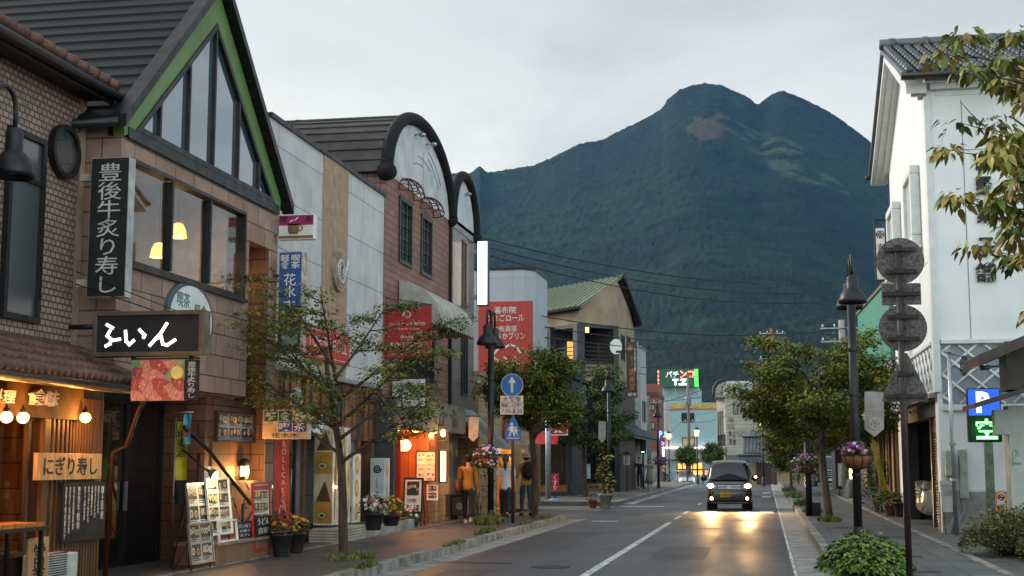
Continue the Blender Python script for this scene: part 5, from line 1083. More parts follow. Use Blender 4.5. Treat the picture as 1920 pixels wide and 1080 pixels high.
tb = T('tall_sign_board','brown vertical board with gold letters YUFUFU beside the cream shop entrance','sign board',(-7.6,45,.2)); a = RY(44.8,990,833,1012,925); f_ = FS(44.8); B().fb(f_,a[0],a[1],.2,a[3],-.15,0).done('board',M('board_brown',h('#7d6048'),.5,var=.2),tb); text(f_,'YUFUFU',a[0]+.1,a[0]+.22,.6,a[3] - .2,.001,M('gold_letter',h('#c7a86a'),.4),tb,vert=True); text(f_,'ゆふふ',a[1] - .2,a[1] - .05,.8,a[3] - .4,.001,M('gold_letter',(.5,.4,.2)),tb,vert=True)
cv = T('cctv_camera','small grey security camera on the cream tiled wall','camera',(-7.7,38.2,3.6)); g = px(897,717,X=-7.7); B().tube([g,g +Vector((.05,-.3,-.05))],.07,10).done('body',m_steel,cv); B().tube([g,g +Vector((-.25,.1,.05))],.025,6).done('arm',m_steel,cv)

# ================================================================ 7  DARK HOUSE WITH GREEN METAL ROOF
bld = T('green_roof_house','beige and black house with a pale green metal roof and an upper balcony','building',(-10,70,0))
D0 = 66.0; P0 = px(1086,700,Y=D0); P1 = px(1158,700,Y=67.6); P2 = px(1190,700,Y=73.5); PL = px(985,700,Y=69.4)
P0.z = P1.z = P2.z = PL.z = 0
ZE = px(1086,573,Y=D0).z; ZA = px(1160,527,Y=70).z; ZB = px(1086,606,Y=D0).z; ZF = px(1086,675,Y=D0).z
m_sand = M('sand_render',h('#8d7c66'),.8,var=.2,scale=1.2,bump=.1)
f0 = Fr((PL.x,PL.y,0),P0 - PL); l0 = (P0 - PL).length; f1 = Fr((P0.x,P0.y,0),P1 - P0); l1 = (P1 - P0).length; f2 = Fr((P1.x,P1.y,0),P2 - P1); l2 = (P2 - P1).length
APEX = Vector((px(1160,530,Y=69.5).x,69.5,ZA)); ERGT = Vector((P2.x,P2.y,ZE +.15))
bk = (P0 - P1).cross(Vector((0,0,1))).normalized(); back = PL + (PL - P0).normalized() * 7
b = B()
A0,A1,A2,AL = (Vector((q.x,q.y,ZB)) for q in (P0,P1,P2,back)); 
b.quad(A0,A1,A1 +Vector((0,0,ZA - ZB - .25)),Vector((P0.x,P0.y,ZE)))       # gable front
b.quad(A1,A2,Vector((P2.x,P2.y,ZE - .1)),A1 +Vector((0,0,ZA - ZB - .25)))
b.quad(AL,A0,Vector((P0.x,P0.y,ZE)),Vector((back.x,back.y,ZE)))
b.quad(Vector((P2.x,P2.y,2.9)),Vector((P2.x - 6,P2.y +5,2.9)),Vector((P2.x - 6,P2.y +5,ZE)),Vector((P2.x,P2.y,ZE)))
b.fb(f2,.35,l2,ZF - 1.2,ZB,-.25,0); b.done('wall',m_sand,bld,fix=False); B().fb(f2,.35,l2,0,ZF - 1.2,-.3,-.02).done('lower_wall',m_dkwood,bld)
b = B(); b.fb(f1,-.15,.3,0,ZB - .02,-.3,.05); b.fb(f1,l1 - .28,l1 +.05,0,ZB - .02,-.3,.05); b.fb(f0,-4.5,l0 - .1,ZB - .18,ZB,-.3,.04); b.fb(f1,.3,l1 - .28,ZB - .18,ZB,-.3,.04); b.done('column',M('column_black',h('#1c2228'),.45),bld)
# recessed rooms behind the balcony
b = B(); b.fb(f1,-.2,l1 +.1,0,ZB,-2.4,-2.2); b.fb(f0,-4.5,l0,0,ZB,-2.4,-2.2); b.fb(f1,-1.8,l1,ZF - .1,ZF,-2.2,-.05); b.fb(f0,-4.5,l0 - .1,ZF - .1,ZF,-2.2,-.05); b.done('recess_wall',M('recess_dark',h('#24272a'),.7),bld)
b = B(); b.fb(f1,.75,1.35,ZF +.25,ZB - .7,-2.2,-2.16); b.done('lit_window',ME('balcony_glow',(1,.42,.1),.9),bld); b = B(); b.rect(f1,.25,1.4,ZF,ZB - .65,.05,-2.18,-2.1); b.fb(f1,.7,.76,ZF,ZB - .7,-2.16,-2.1); b.done('window_frame',m_black,bld)
b = B()
for fr,u0,u1 in ((f1,.3,l1 - .28),(f0,-4.4,l0 - .2)):
    for k_ in range(8): v = ZF - .75 + k_ * .2; b.fb(fr,u0,u1,v,v +.045,-.03,0)
    n_ = max(2,int((u1 - u0)/.9))
    for k_ in range(n_ +1): u = u0 + (u1 - u0) * k_ / n_; b.fb(fr,u - .025,u +.025,ZF - .8,ZF +.85,-.04,.01)
b.done('balcony_rail',m_black,bld)
b = B(); b.fb(f1,.28,l1 - .28,ZF - 1.0,ZF - .1,-.3,-.06); b.done('balcony_front',m_sand,bld)
for u,fr,v in ((1.2,f2,ZB - 1.6),(3.2,f2,ZB - 1.5)):
    b = B(); b.rect(fr,u,u +1.1,v,v +1.3,.07,0,.04); wf = b.done('window_frame',m_black,bld); B().fb(fr,u +.06,u +1.04,v +.06,v +1.24,.003,.015).done('pane',m_pane,wf)
g = f1.p(.55,ZB - .32,.05); b = B(); b.fb(f1,.42,.56,ZB - .42,ZB - .18,-.05,.05); b.done('exit_lamp',ME('exit_lamp',(.8,.75,.1),3),bld)
# roof
b = B(); RB = Vector((back.x,back.y,0)) + (Vector((APEX.x,APEX.y,0)) - P0)
r0,r1 = APEX + Vector((.25,-.35,.18)),Vector((RB.x,RB.y,ZA +.18)); e0,e1 = Vector((P0.x +.1,P0.y - .5,ZE - .05)),Vector((back.x,back.y - .5,ZE - .05))
b.quad(e0,r0,r1,e1); d_ = Vector((0,0,-.12)); b.quad(e0 +d_,e1 +d_,r1 +d_,r0 +d_); b.quad(e0,e0 +d_,r0 +d_,r0)
n_ = 26
for k_ in range(n_ +1): t = k_ / n_; b.tube([e0.lerp(e1,t)+Vector((0,0,.03)),r0.lerp(r1,t)+Vector((0,0,.03))],.04,5)
rf = b.done('roof',M('roof_green',h('#6f7a64'),.6,.1,var=.15),bld,fix=False)
b = B(); er = Vector((P2.x +.35,P2.y - .3,ZE - .25)); er2 = er + (r1 - r0); b.quad(r0,er,er2,r1); b.quad(r0 +d_,r1 +d_,er2 +d_,er +d_); b.tube([r0,er],.13,6); b.tube([e0 +d_,e1 +d_],.1,6); b.done('roof_edge',m_black,rf,fix=False)
b = B(); g = px(1155,650,Y=67.0); b.disc(FS(67.0),g.x,g.z,.3,0,.04,20,.38); b.tube([g,g +Vector((-.3,.5,.1)),g +Vector((-.4,.8,.8))],.03); b.done('satellite_dish',m_white,bld)
# ground floor shop
gf = f1; b = B(); b.fb(f0,-4.5,l0 - .2,2.75,3.0,-.3,.35); b.fb(f1,-.3,l1 +.2,2.75,3.0,-.3,.35); b.done('shop_canopy',m_blackm,bld)
b = B(); b.fb(f1,0,l1,.1,.55,-.4,-.1); b.fb(f0,-4.5,l0,.1,.55,-.4,-.1); b.done('shop_base',M('base_tan',h('#8a6a4c'),.6),bld)
b = B(); 
for fr,us in ((f1,(.2,1.1,l1 - .15)),(f0,(-3.5,-2,-.6,.6,l0 - .15))):
    for u in us: b.fb(fr,u,u +.07,.55,2.75,-.3,-.2)
b.done('shop_post',m_black,bld)
b = B(); b.fb(f1,0,l1,.55,2.75,-.3,-.28); b.fb(f0,-4.5,l0,.55,2.75,-.3,-.28); b.done('shop_pane',m_pane_d,bld)
b = B(); b.fb(f0,l0 - 1.6,l0 - 1.3,1.2,2.2,-.18,-.16); b.fb(f1,.4,.75,.8,1.5,-.18,-.16); b.done('shop_poster',M('poster_cyan',h('#5f9a9c'),.5,col2=h('#b9c4c0'),scale=3),bld)
# vertical shop signs of that corner
sg = T('brown_tower_sign','tall dark brown vertical sign with orange characters 清美堂 and a round badge','sign',(-7,64,5)); SY = 64.0; f_ = FS(SY); a = RY(SY,1174,641,1195,745); W = a[1] - a[0]
B().fb(f_,a[0],a[1],a[2],a[3],-.3,0).done('board',M('sign_brown',h('#2b1d18'),.5),sg); B().fb(f_,a[1],a[1]+.05,a[2],a[3],-.3,.01).done('edge',m_grey,sg); m_or = M('orange_letter',h('#a85f34'),.5); text(f_,'清美堂',a[0]+W *.25,a[1] - W *.2,a[2]+.35,a[2]+1.35,.001,m_or,sg,vert=True,th=.02); text(f_,'御菓子司',a[0]+W *.42,a[0]+W *.62,a[2]+1.45,a[3] - .65,.001,m_or,sg,vert=True,th=.02); text(f_,'由布院名物',a[1] - W *.25,a[1] - W *.12,a[2]+1.2,a[3] - .2,.001,m_white,sg,vert=True,th=.02)
B().disc(f_,a[0]+W *.38,a[3] - .3,W *.25,0,.03,20).done('badge',M('badge_orange',h('#b06a22'),.5),sg); B().disc(f_,a[0]+W *.4,a[3] - .38,W *.17,.03,.05,16,W *.09).done('badge_hill',M('badge_green',h('#3f8068'),.5),sg)
text(f_,'御菓子処',a[0]+W *.1,a[1] - W *.1,a[2]+.05,a[2]+.22,.001,m_white,sg,th=.02); b = B(); b.fb(f_,a[0] - .5,a[0],a[3] - .5,a[3] - .4,-.2,-.1); b.fb(f_,a[0] - .5,a[0],a[2]+.4,a[2]+.5,-.2,-.1); b.done('bracket',m_black,sg)
tw_ = T('grey_block','plain pale grey tower block rising behind the brown vertical sign','building',(-8,80,0)); SY = 80.0; a = RY(SY,1190,651,1203,900); B().box(a[0] - 2.2,a[1],SY,SY +4,0,a[3]).done('wall',M('block_grey',h('#9aa09f'),.7,var=.15),tw_); B().box(a[0] - 2.25,a[1]+.05,SY - .05,SY +4.05,a[3],a[3]+.1).done('coping',m_grey,tw_); b = B(); [b.rect(FE(a[1]),SY +1+k_ *1.4,SY +1.9+k_ *1.4,4,5.2,.06,0,.04) for k_ in range(2)]; b.done('window_frame',m_black,tw_)
# low soba shop with little tiled roof
ss = T('soba_shop','low dark timber shop with a small grey tiled roof and a lit doorway','building',(-8,76,0)); xw = px(1200,900,Y=76).x - .6; e = FE(xw)
b = B(); b.wall(e,69.5,84,.1,3.6,-.3,0,[(72.2,74.2,.1,2.1),(78,80,.1,2.1)]); b.box(xw - 3,xw - .3,69.4,69.6,.1,3.4); b.done('wall',m_dkwood,ss); b = B(); b.add([(xw - .3,69,3.9),(xw +.95,69,2.9),(xw +.95,84.5,2.9),(xw - .3,84.5,3.9),(xw - .3,69,3.8),(xw +.95,69,2.8),(xw +.95,84.5,2.8),(xw - .3,84.5,3.8)],[(0,1,2,3),(7,6,5,4),(0,4,5,1),(1,5,6,2)])
for k_ in range(50): y = 69.1 + k_ * .31; b.tube([(xw +.97,y,2.93),(xw - .3,y,3.95)],.05,6)
b.done('roof',M('kawara',h('#3d4247'),.45,var=.3,scale=4),ss); b = B(); b.fb(FE(xw - .5),71.5,75,.1,2.2,-.1,0); b.fb(FE(xw - .5),77.5,80.5,.1,2.2,-.1,0); b.done('doorway',ME('doorway_glow',(1,.5,.15),.22),ss); b = B(); [b.fb(e,u,u +.08,.1,2.7,0,.1) for u in (70.5,71.9,74.3,77.6,80.4)]; b.done('post',m_wood2,ss)
sg = T('noren_sign','white lantern box sign with black writing そば処 by the soba shop door','sign',(-6.9,68.5,1.6)); SY = 68.4; f_ = FS(SY); a = RY(SY,1169,852,1180,872); B().fb(f_,a[0],a[1],a[2],a[3],-.3,0).done('box',M('lantern_paper',h('#a9a39a'),.6),sg); text(f_,'そば処',a[0]+.07,a[1] - .07,a[2]+.05,a[3] - .05,.001,m_ink,sg,vert=True,th=.01); b = B(); b.fp(f_,[(a[0] - .1,a[3]),(a[1]+.1,a[3]),((a[0]+a[1])/2,a[3]+.16)],-.35,.05); b.done('cap',m_blackm,sg); B().fb(f_,(a[0]+a[1])/2 - .03,(a[0]+a[1])/2+.03,.15,a[2],-.18,-.12).done('post',m_dkwood,sg)
# pharmacy signs
sg = T('medicine_sign','red upright sign with white 薬 and a green cross on a grey pole','sign',(-8.4,53.9,.1)); SY = 53.9; f_ = FS(SY); a = RY(SY,1032,762,1060,815); pxl = px(1028,900,Y=SY).x
B().tube([(pxl,SY,.0),(pxl,SY,a[3]+.1)],.11,12).done('pole',M('pole_grey',h('#8a9298'),.4,.4),sg); B().fb(f_,a[0],a[1]+.1,a[2],a[3],-.16,0).done('board',M('sign_red',h('#b0202e'),.5),sg); text(f_,'薬',a[0]+.07,a[1] - .05,a[2]+.08,a[2]+.62,.001,m_white,sg,bold=.02,th=.01); b = B(); cu = (a[0]+a[1]) / 2 + .05; cv = a[3] - .22; b.fb(f_,cu - .17,cu +.17,cv - .06,cv +.06,0,.012); b.fb(f_,cu - .06,cu +.06,cv - .17,cv +.17,0,.0125); b.done('cross',M('cross_green',h('#1f7a4a'),.5),sg); B().rect(f_,a[0],a[1]+.1,a[2] - .03,a[3],.035,-.02,.006).done('frame',m_white,sg)
sg = T('pharmacy_board','small red board reading くすり on a pale blue foot','sign',(-8,52.4,0)); SY = 52.4; f_ = FS(SY); a = RY(SY,1034,888,1048,922); B().fb(f_,a[0],a[1],a[2],a[3],-.05,0).done('board',M('sign_red',(.4,.02,.03)),sg); text(f_,'くすり',a[0]+.06,a[1] - .06,a[2]+.06,a[3] - .05,.001,m_white,sg,vert=True,bold=.015,th=.008); B().fb(f_,(a[0]+a[1])/2 - .03,(a[0]+a[1])/2+.03,.2,a[2],-.05,-.01).done('stem',m_black,sg); B().lathe(((a[0]+a[1])/2,SY,-.01),[(.3,0),(.3,.12),(.2,.2),(.05,.22)],16).done('foot',M('foot_blue',h('#3f93a8'),.5),sg)
g = px(985,945,Z=.16); wb = T('weight_block','pale blue plastic sign foot lying alone near the cream shop','sign foot',(g.x,g.y,.1)); B().lathe((g.x,g.y,.15),[(.28,0),(.28,.1),(.2,.17),(.05,.18)],16).done('body',M('foot_blue',(.1,.4,.5)),wb); B().lathe((g.x,g.y,.33),[(.05,0),(.05,.03)],10).done('socket',m_black,wb)
aw = T('red_awning','small red shop awning next to the grey pole of the medicine sign','awning',(-9,55,2.5)); a = RY(55,1019,806,1040,832); b = B(); q = [Vector((a[0] - .4,56.4,a[3])),Vector((a[1],56.4,a[3] - .05)),Vector((a[1]+.1,55,a[2])),Vector((a[0] - .4,55,a[2]))]; b.add(q +[v - Vector((0,0,.03)) for v in q],[(0,1,2,3),(7,6,5,4),(0,4,5,1),(1,5,6,2),(2,6,7,3),(3,7,4,0)]); b.done('cloth',M('awning_red',h('#b01c1c'),.6),aw); B().tube([q[3],q[3] - Vector((0,0,2.6))],.03).done('post',m_steel,aw)
sh = T('pharmacy_house','dark slatted shop house behind the red medicine sign reading そば','building',(-11,60,0)); f_ = FS(59.0); a = RY(59,1013,700,1085,930); xr = px(1072,800,Y=59).x
b = B(); b.box(xr - 5,xr,59,64,0.0,5.2); b.done('wall',M('slat_black',h('#1d2023'),.6,var=.4,stretch=(.3,.3,12),scale=3),sh); B().box(xr - 5.1,xr +.15,58.75,64.1,5.2,5.35).done('roof',m_blackm,sh); B().fb(f_,xr - 5,xr +.1,2.7,2.9,0,.5).done('eave',m_blackm,sh); a = RY(59,1047,812,1066,824); text(f_,'そば',*a,.01,m_white,sh,th=.01); B().fb(f_,xr - 2.2,xr - .3,.6,2.5,0,.02).done('pane',m_pane_d,sh); B().fb(f_,xr - 2.3,xr - .2,.3,.6,0,.06).done('sill',m_wood2,sh)

# ================================================================ FAR END OF THE STREET
def win(bldg,fr,u0,u1,v0,v1,pane,t=.08,mull=1,frame=None):
    b = B(); b.rect(fr,u0,u1,v0,v1,t,0,.06)
    for k_ in range(1,mull +1): u = u0 + (u1 - u0) * k_ / (mull +1); b.fb(fr,u - t /2,u +t /2,v0 +t,v1 - t,0,.05)
    w_ = b.done('window',frame or m_black,bldg); B().fb(fr,u0 +t *.8,u1 - t *.8,v0 +t *.8,v1 - t *.8,.004,.025).done('pane',pane,w_)
SY = 168.0; f_ = FS(SY); G = -1.4
bld = T('arcade_building','pale blue arcade building with a yellow band closing the end of the street','building',(-10,168,G))
Ax = lambda x,y: px(x,y,Y=SY)
m_sky = M('pale_blue_wall',h('#8fb0b4'),.6,var=.1); x0,x1,xm = Ax(1259,800).x,Ax(1345,800).x,Ax(1234,800).x
zt = Ax(1300,755).z; b = B(); b.box(x0,x1 +1,SY,SY +14,G,zt); b.done('wall',m_sky,bld); b = B(); b.box(xm,x0,SY +.05,SY +13,G,zt +.1); b.done('white_wing',M('wing_white',h('#aeb1ae'),.7,var=.3,stretch=(1.5,1.5,.1),scale=2),bld)
a = RY(SY,1238,727,1310,756); B().box(a[0],a[1],SY +.3,SY +8,zt,a[3]).done('upper_storey',m_sky,bld)
a = RY(SY,1259,756,1345,765); B().fb(f_,x0,x1 +1,a[2],a[3],0,.12).done('yellow_band',M('band_yellow',h('#b5a45a'),.6),bld); B().fb(f_,x0,x1 +1,a[2] - .12,a[2],0,.14).done('orange_line',M('band_orange',h('#b8703a'),.6),bld)
for q,p_ in (((1278,774,1302,792),m_pane),((1279,820,1303,838),M('blind',h('#a59a6c'),.7))): win(bld,f_,*RY(SY,*q),p_)
a = RY(SY,1225,838,1345,841); B().fb(f_,a[0],x1 +.5,a[2],a[3],.5,.62).done('neon_line',ME('neon_pink',(1,.75,.8),4),bld); B().fb(f_,a[0] - .5,x1 +.6,a[2] - 1.3,a[2],0,.5).done('canopy',M('canopy_pale',h('#a59f96'),.6),bld)
a = RY(SY,1270,868,1318,890); B().fb(f_,a[0],a[1],a[2],a[3],0,.03).done('lit_entrance',ME('entrance_glow',(1,.5,.12),1.1),bld); b = B(); [b.fb(f_,a[0]+(a[1] - a[0])*k_ /5 - .06,a[0]+(a[1] - a[0])*k_ /5+.06,G,a[3],.03,.1) for k_ in range(6)]; b.fb(f_,a[0],a[1],(a[2]+a[3])/2 - .2,(a[2]+a[3])/2,.03,.08); b.done('entrance_frame',m_wood2,bld)
win(bld,f_,*RY(SY,1320,880,1335,892),ME('room_glow',(1,.5,.25),.5))
sg = T('rooftop_sign','green rooftop sign with white and red neon writing パチンコ T.Z','billboard',(-11,167,9)); SY2 = 167.0; f2_ = FS(SY2); a = RY(SY2,1238,692,1309,725)
B().fb(f2_,a[0],a[1],a[2],a[3],-.6,0).done('board',M('board_green',h('#24573c'),.6,var=.2,stretch=(8,8,.3)),sg); n_w = ME('neon_white',(1,.9,.95),3.0); n_g = ME('neon_green',(.12,1,.12),2.4); n_r = ME('neon_red',(1,.16,.12),3.0); n_d = ME('neon_off',(.7,.75,.72),.55)
for s,q,m_ in (('パチ',(1248,696,1273,708),n_d),('ンコ',(1275,695,1301,708),n_r),('T.Z',(1261,711,1288,722),n_w)): text(f2_,s,*RY(SY2,*q),.05,m_,sg,bold=.03,th=.06)
b = B(); [b.fb(f2_,*RY(SY2,x,692,x +1.6,725),.0,.08) for x in (1302.5,1305,1307.5)]; b.done('neon_bars',n_g,sg); a2 = RY(SY2,1232,695,1236,724); B().fb(f2_,a2[0],a2[1],a2[2],a2[3],-2,-.3).done('side_board',M('side_dark',h('#4a2a2a'),.6),sg); b = B(); [b.fb(f2_,a2[0]+.05,a2[1] - .03,a2[2]+.1+k_ *.5,a2[2]+.42+k_ *.5,-.3,-.22) for k_ in range(4)]; b.done('side_neon',n_r,sg)
b = B(); [b.fb(f2_,a[0]+.3+k_ *1.4,a[0]+.4+k_ *1.4,zt +1,a[2],-.5,-.4) for k_ in range(4)]; b.done('support',m_steel,sg)
bld = T('brown_building','reddish brown office block with a dark cornice left of the arcade','building',(-14,150,-1)); SY = 150.0; f_ = FS(SY); a = RY(SY,1196,744,1234,915); m_rb = M('red_brown',h('#7a4638'),.7,var=.15); B().box(a[0] - 3,a[1],SY,SY +10,-1.2,a[3]).done('wall',m_rb,bld); B().box(a[0] - 3.1,a[1]+.1,SY - .15,SY +10,a[3],a[3]+.5).done('cornice',M('cornice_brown',h('#4e2c26'),.7),bld)
a = RY(SY,1212,718,1234,745); B().box(a[0] - 2,a[1] - .1,SY +2,SY +8,a[3] - 2.3,a[3]).done('penthouse',m_rb,bld); [win(bld,f_,*RY(SY,x,y,x +12,y +13),m_pane) for x,y in ((1199,757),(1216,757),(1199,790),(1216,792))]; B().fb(f_,RY(SY,1200,812,1234,830)[0] - 1,RY(SY,1200,812,1234,830)[1],-1.2,2.8,0,.15).done('lower_front',M('lower_front',h('#7e7f7c'),.7),bld)
# cream block with rounded roof
SY = 138.0; f_ = FS(SY); bld = T('round_roof_block','cream clad block with a rounded roof corner and writing on its wall','building',(-3,138,-.8)); A_ = lambda x,y: px(x,y,Y=SY)
m_cb = MT('cream_clad',h('#9d9a90'),h('#98958b'),h('#7d7a72'),3,.38,.02,off=0,rough=.7,var=.12); xL,xC,xR = A_(1340,800).x,A_(1361,800).x,A_(1462,800).x; zE = A_(1400,742).z; zT = A_(1400,712).z
b = B(); b.fp(FT,[(xL,SY +7),(xC,SY),(xR,SY),(xR,SY +9),(xL,SY +9)],-1.2,zE); b.done('wall',m_cb,bld)
b = B(); n_ = 8
for k_ in range(n_):
    t0,t1 = PI / 2 * k_ / n_,PI / 2 * (k_ +1) / n_; P_ = lambda t,x,y: Vector((x +(1 - math.cos(t))*0,y +2.5*(1 - math.cos(t)),zE +(zT - zE)*math.sin(t)))
    b.quad(P_(t0,xC - .2,SY - .2),P_(t0,xR,SY - .2),P_(t1,xR,SY - .2),P_(t1,xC - .2,SY - .2))
for k_ in range(12): x = xC + (xR - xC) * k_ / 11; b.tube([P_(PI /2*j /n_,x,SY - .22) for j in range(n_ +1)],.04,4)
b.box(xC - .2,xR,SY +2.3,SY +9,zT - .1,zT); b.done('roof',M('roof_silver',h('#a7b0b4'),.35,.5,var=.15),bld,fix=False)
b = B(); q = [(xL - .1,zE - .1),(xL - .1,zE),(xL,zE +(zT - zE)*.55),(xL +.35,zE +(zT - zE)*.85),(xL +.9,zT),(xC +.1,zT),(xC +.1,zE - .1)]; b.fp(Fr((0,SY +.4,0),(1,0,0)),q,-6,0); b.done('round_gable',m_cb,bld); b = B(); b.tube([Vector((u,SY +.35,v)) for u,v in q[:6]],.16,6); b.done('verge',m_black,bld)
for q,p_,mu_ in (((1375,759,1384,777),m_pane,0),((1403,759,1438,783),M('blind_grey',h('#8d8f86'),.6),1),((1340,762,1350,788),m_pane,0)):
    if q[0] > 1360: win(bld,f_,*RY(SY,*q),p_,mull=mu_)
fs_ = Fr((xL,SY +7,0),(xC - xL,-7,0)); win(bld,fs_,1,5.2,zE - 4.4,zE - 1.4,m_pane,mull=1)
b = B(); [b.fb(fs_,1.0+k_ *1.3,1.35+k_ *1.3,.6,4.4,0,.1) for k_ in range(5)]; b.done('slot_window',m_black,bld); B().fb(fs_,.5,7.2,-.5,3.2,.1,.14).done('tan_panel',M('panel_tan',h('#b59478'),.6),bld)  # flat tan panel low on the angled wall
for s,q,m_ in (('弘',(1366,782,1376,791),M('sign_redink',h('#96483c'),.6)),('山',(1366,794,1376,805),M('sign_redink',(.3,.06,.04))),('美',(1366,808,1372,818),m_ink),('酒',(1367,822,1372,834),m_ink),('さぬき',(1374,809,1379,822),M('sign_redink',(.3,.06,.04))),('銀行',(1374,824,1380,835),m_ink)): text(f_,s,*RY(SY,*q),.02,m_,bld,th=.03,vert=len(s)>1)
b = B(); [b.fb(f_,*RY(SY,x,806,x +6,815),0,.5) for x in (1386,1411)]; b.fb(f_,*RY(SY,1403,775,1438,783),.1,.3); b.done('vent_hood',m_grey,bld); B().fb(f_,xC,xR,-1.2,A_(1400,853).z,0,.12).done('dark_base',M('base_grey',h('#5d5d5c'),.7),bld)
# tile-roofed gate house
bld = T('tiled_gatehouse','small beige house with layered grey tiled roofs right of the far street lamp','building',(2,112,-.3)); SY = 112.0; f_ = FS(SY); a = RY(SY,1398,832,1440,912); b = B(); b.box(a[0]+.4,a[1]+3,SY,SY +5,-.5,a[3] - .6); b.done('wall',M('house_beige',h('#8f7a5e'),.8),bld)
def kroof(b,x0,x1,z,y0,y1,rise):
    xm_ = (x0 +x1) / 2; b.add([(x0,y0,z),(x1,y0,z),(x1,(y0 +y1)/2,z +rise),(x0,(y0 +y1)/2,z +rise),(x0,y1,z),(x1,y1,z)],[(0,1,2,3),(3,2,5,4),(0,3,4),(1,5,2),(0,4,5,1)])
    for k_ in range(int((x1 - x0)/.28)): x = x0 + .1 + k_ * .28; b.tube([(x,y0 - .02,z +.02),(x,(y0 +y1)/2,z +rise +.03)],.055,5)
    b.tube([(x0 - .1,(y0 +y1)/2,z +rise +.1),(x1,(y0 +y1)/2,z +rise +.1)],.12,6)
b = B(); kroof(b,a[0] - .2,a[1]+3,a[3] - .75,SY - 1,SY +6,1.3); kroof(b,a[0] - .6,a[0]+1.6,a[3] - 1.5,SY - 1.6,SY - .9,.5); b.done('roof',M('kawara',(.05,.05,.06)),bld)
B().fb(f_,a[0]+.8,a[0]+2.2,-.4,1.6,0,.04).done('door',m_dkwood,bld)

# ================================================================ RIGHT-HAND SIDE
# 8 white storehouse-style shop
bld = T('white_storehouse','large white storehouse style shop with grey tiled roof, lattice walls and black characters','building',(8,34,.1))
WX,WY = 3.55,29.5; WE = 38.6; e = FWst(WX); f_ = FS(WY)
m_kura = M('kura_white',h('#d6d9d8'),.6,var=.07,scale=1.2,bump=.04,bscale=25); m_lime = M('lime_trim',h('#c9cdcb'),.6,var=.08)
ZR,ZW,ZL = 11.75,9.75,4.05; YP = 34.05
GAR = (-36.4,-31.7,.1,3.0)
b = B(); b.wall(e,-WE,-WY,.1,9.3,-.25,0,[(-36.6,-30.0,.1,2.9)]); b.fp(e,[(-WE,9.3),(-WY,9.3),(-WY,9.6),(-YP,ZR - .3),(-WE,9.6)],-.25,0)
b.wall(f_,WX +.25,16,.1,9.6,-.25,-.0); b.box(15.7,16,WY +.25,WE,.1,9.6); b.box(WX,16,WE - .25,WE - .01,.1,9.6); b.done('wall',m_kura,bld)
# corner pilaster, string courses, base
b = B(); b.box(WX - .06,WX +.08,WY - .06,WY +.3,3.0,9.3); b.fb(f_,WX +.09,16,ZL - .05,ZL +.05,0,.1); b.fb(e,-WE,-WY - .3,ZL - .04,ZL +.05,0,.08); b.fb(f_,WX +.09,16,2.62,2.74,0,.08); b.fb(e,-WE,-WY - .3,2.9,3.05,0,.1); b.fb(f_,WX +.1,16,.95,1.02,0,.03); b.done('trim',m_lime,bld,bevel=.02)
B().fb(f_,WX +.0,16,.1,.95,-.05,.02).done('plinth',m_conc,bld)
# lattice bands (namako): grey slabs with raised white diagonals
m_nam = M('lattice_slab',h('#76828a'),.5,var=.12)
def namako(fr,u0,u1,v0,v1,step,name):
    s_ = B().fb(fr,u0,u1,v0,v1,0,.015).done(name,m_nam,bld); b = B(); w_ = .03
    def clip(x0,y0,x1,y1):
        t0,t1 = 0,1; dx,dy = x1 - x0,y1 - y0
        for p_,q in ((-dx,x0 - u0),(dx,u1 - x0),(-dy,y0 - v0),(dy,v1 - y0)):
            if p_ == 0: continue
            r = q / p_
            if p_ < 0: t0 = max(t0,r)
            else: t1 = min(t1,r)
        return (x0 +dx *t0,y0 +dy *t0,x0 +dx *t1,y0 +dy *t1) if t1 - t0 > .02 else None
    k = u0 - (v1 - v0) - step
    H = v1 - v0
    while k < u1 + step:
        for q,nn in ((clip(k,v0,k +H *1.15,v1),.04),(clip(k +H *1.15,v0,k,v1),.046)):
            if q:
                b.tube([fr.p(q[0],q[1],nn - .02),fr.p(q[2],q[3],nn - .02)],w_,6)
        k += step
    b.done('lattice',m_lime,s_)
namako(f_,WX +.1,9,2.76,3.98,.52,'lattice_panel'); namako(e,-WE,-WY - .32,3.06,3.98,.62,'lattice_panel')
# gable soffit boards stepping out, eaves
b = B()
for dx,ins,th in ((-.14,.35,.28),(-.30,.12,.24),(-.42,-.1,.2)):
    for s_ in (-1,1):
        yE = WY - .05 + ins if s_ < 0 else WE + .05 - ins + .6; zE = 9.55 + ins * .1
        if s_ > 0: yE = WE + .6 - ins
        q = [(-yE,zE - th),(-YP,ZR - .12 - th),(-YP,ZR - .1),(-yE,zE +.02)]
        b.fp(e,q if s_ >0 else q[::-1],-.0 - dx - .14 if False else 0,-dx)
b.done('barge_board',m_lime,bld)
b = B(); 
for k,(y0_,z0_) in enumerate(((WY - .02,9.3),(WY - .16,9.42),(WY - .3,9.54))): b.box(WX - .05+(.12*(2 - k)),16,y0_,WY +.02,z0_,z0_ +.14)
b.done('eaves_moulding',m_lime,bld)
m_kaw = M('kawara_grey',h('#43484e'),.38,var=.3,scale=5,spec=.6)
b = B(); YF,ZF_ = WY - .45,9.72; YR_,ZRr = WE + .6,9.62
for (ye,ze) in ((YF,ZF_),(YR_,ZRr)):
    q = [Vector((WX - .5,ye,ze)),Vector((16,ye,ze)),Vector((16,YP,ZR)),Vector((WX - .5,YP,ZR))]; b.add(q +[v - Vector((0,0,.1)) for v in q],[(0,1,2,3),(7,6,5,4),(0,4,5,1),(3,2,6,7),(0,3,7,4),(1,5,6,2)])
rows,colsn = 11,42
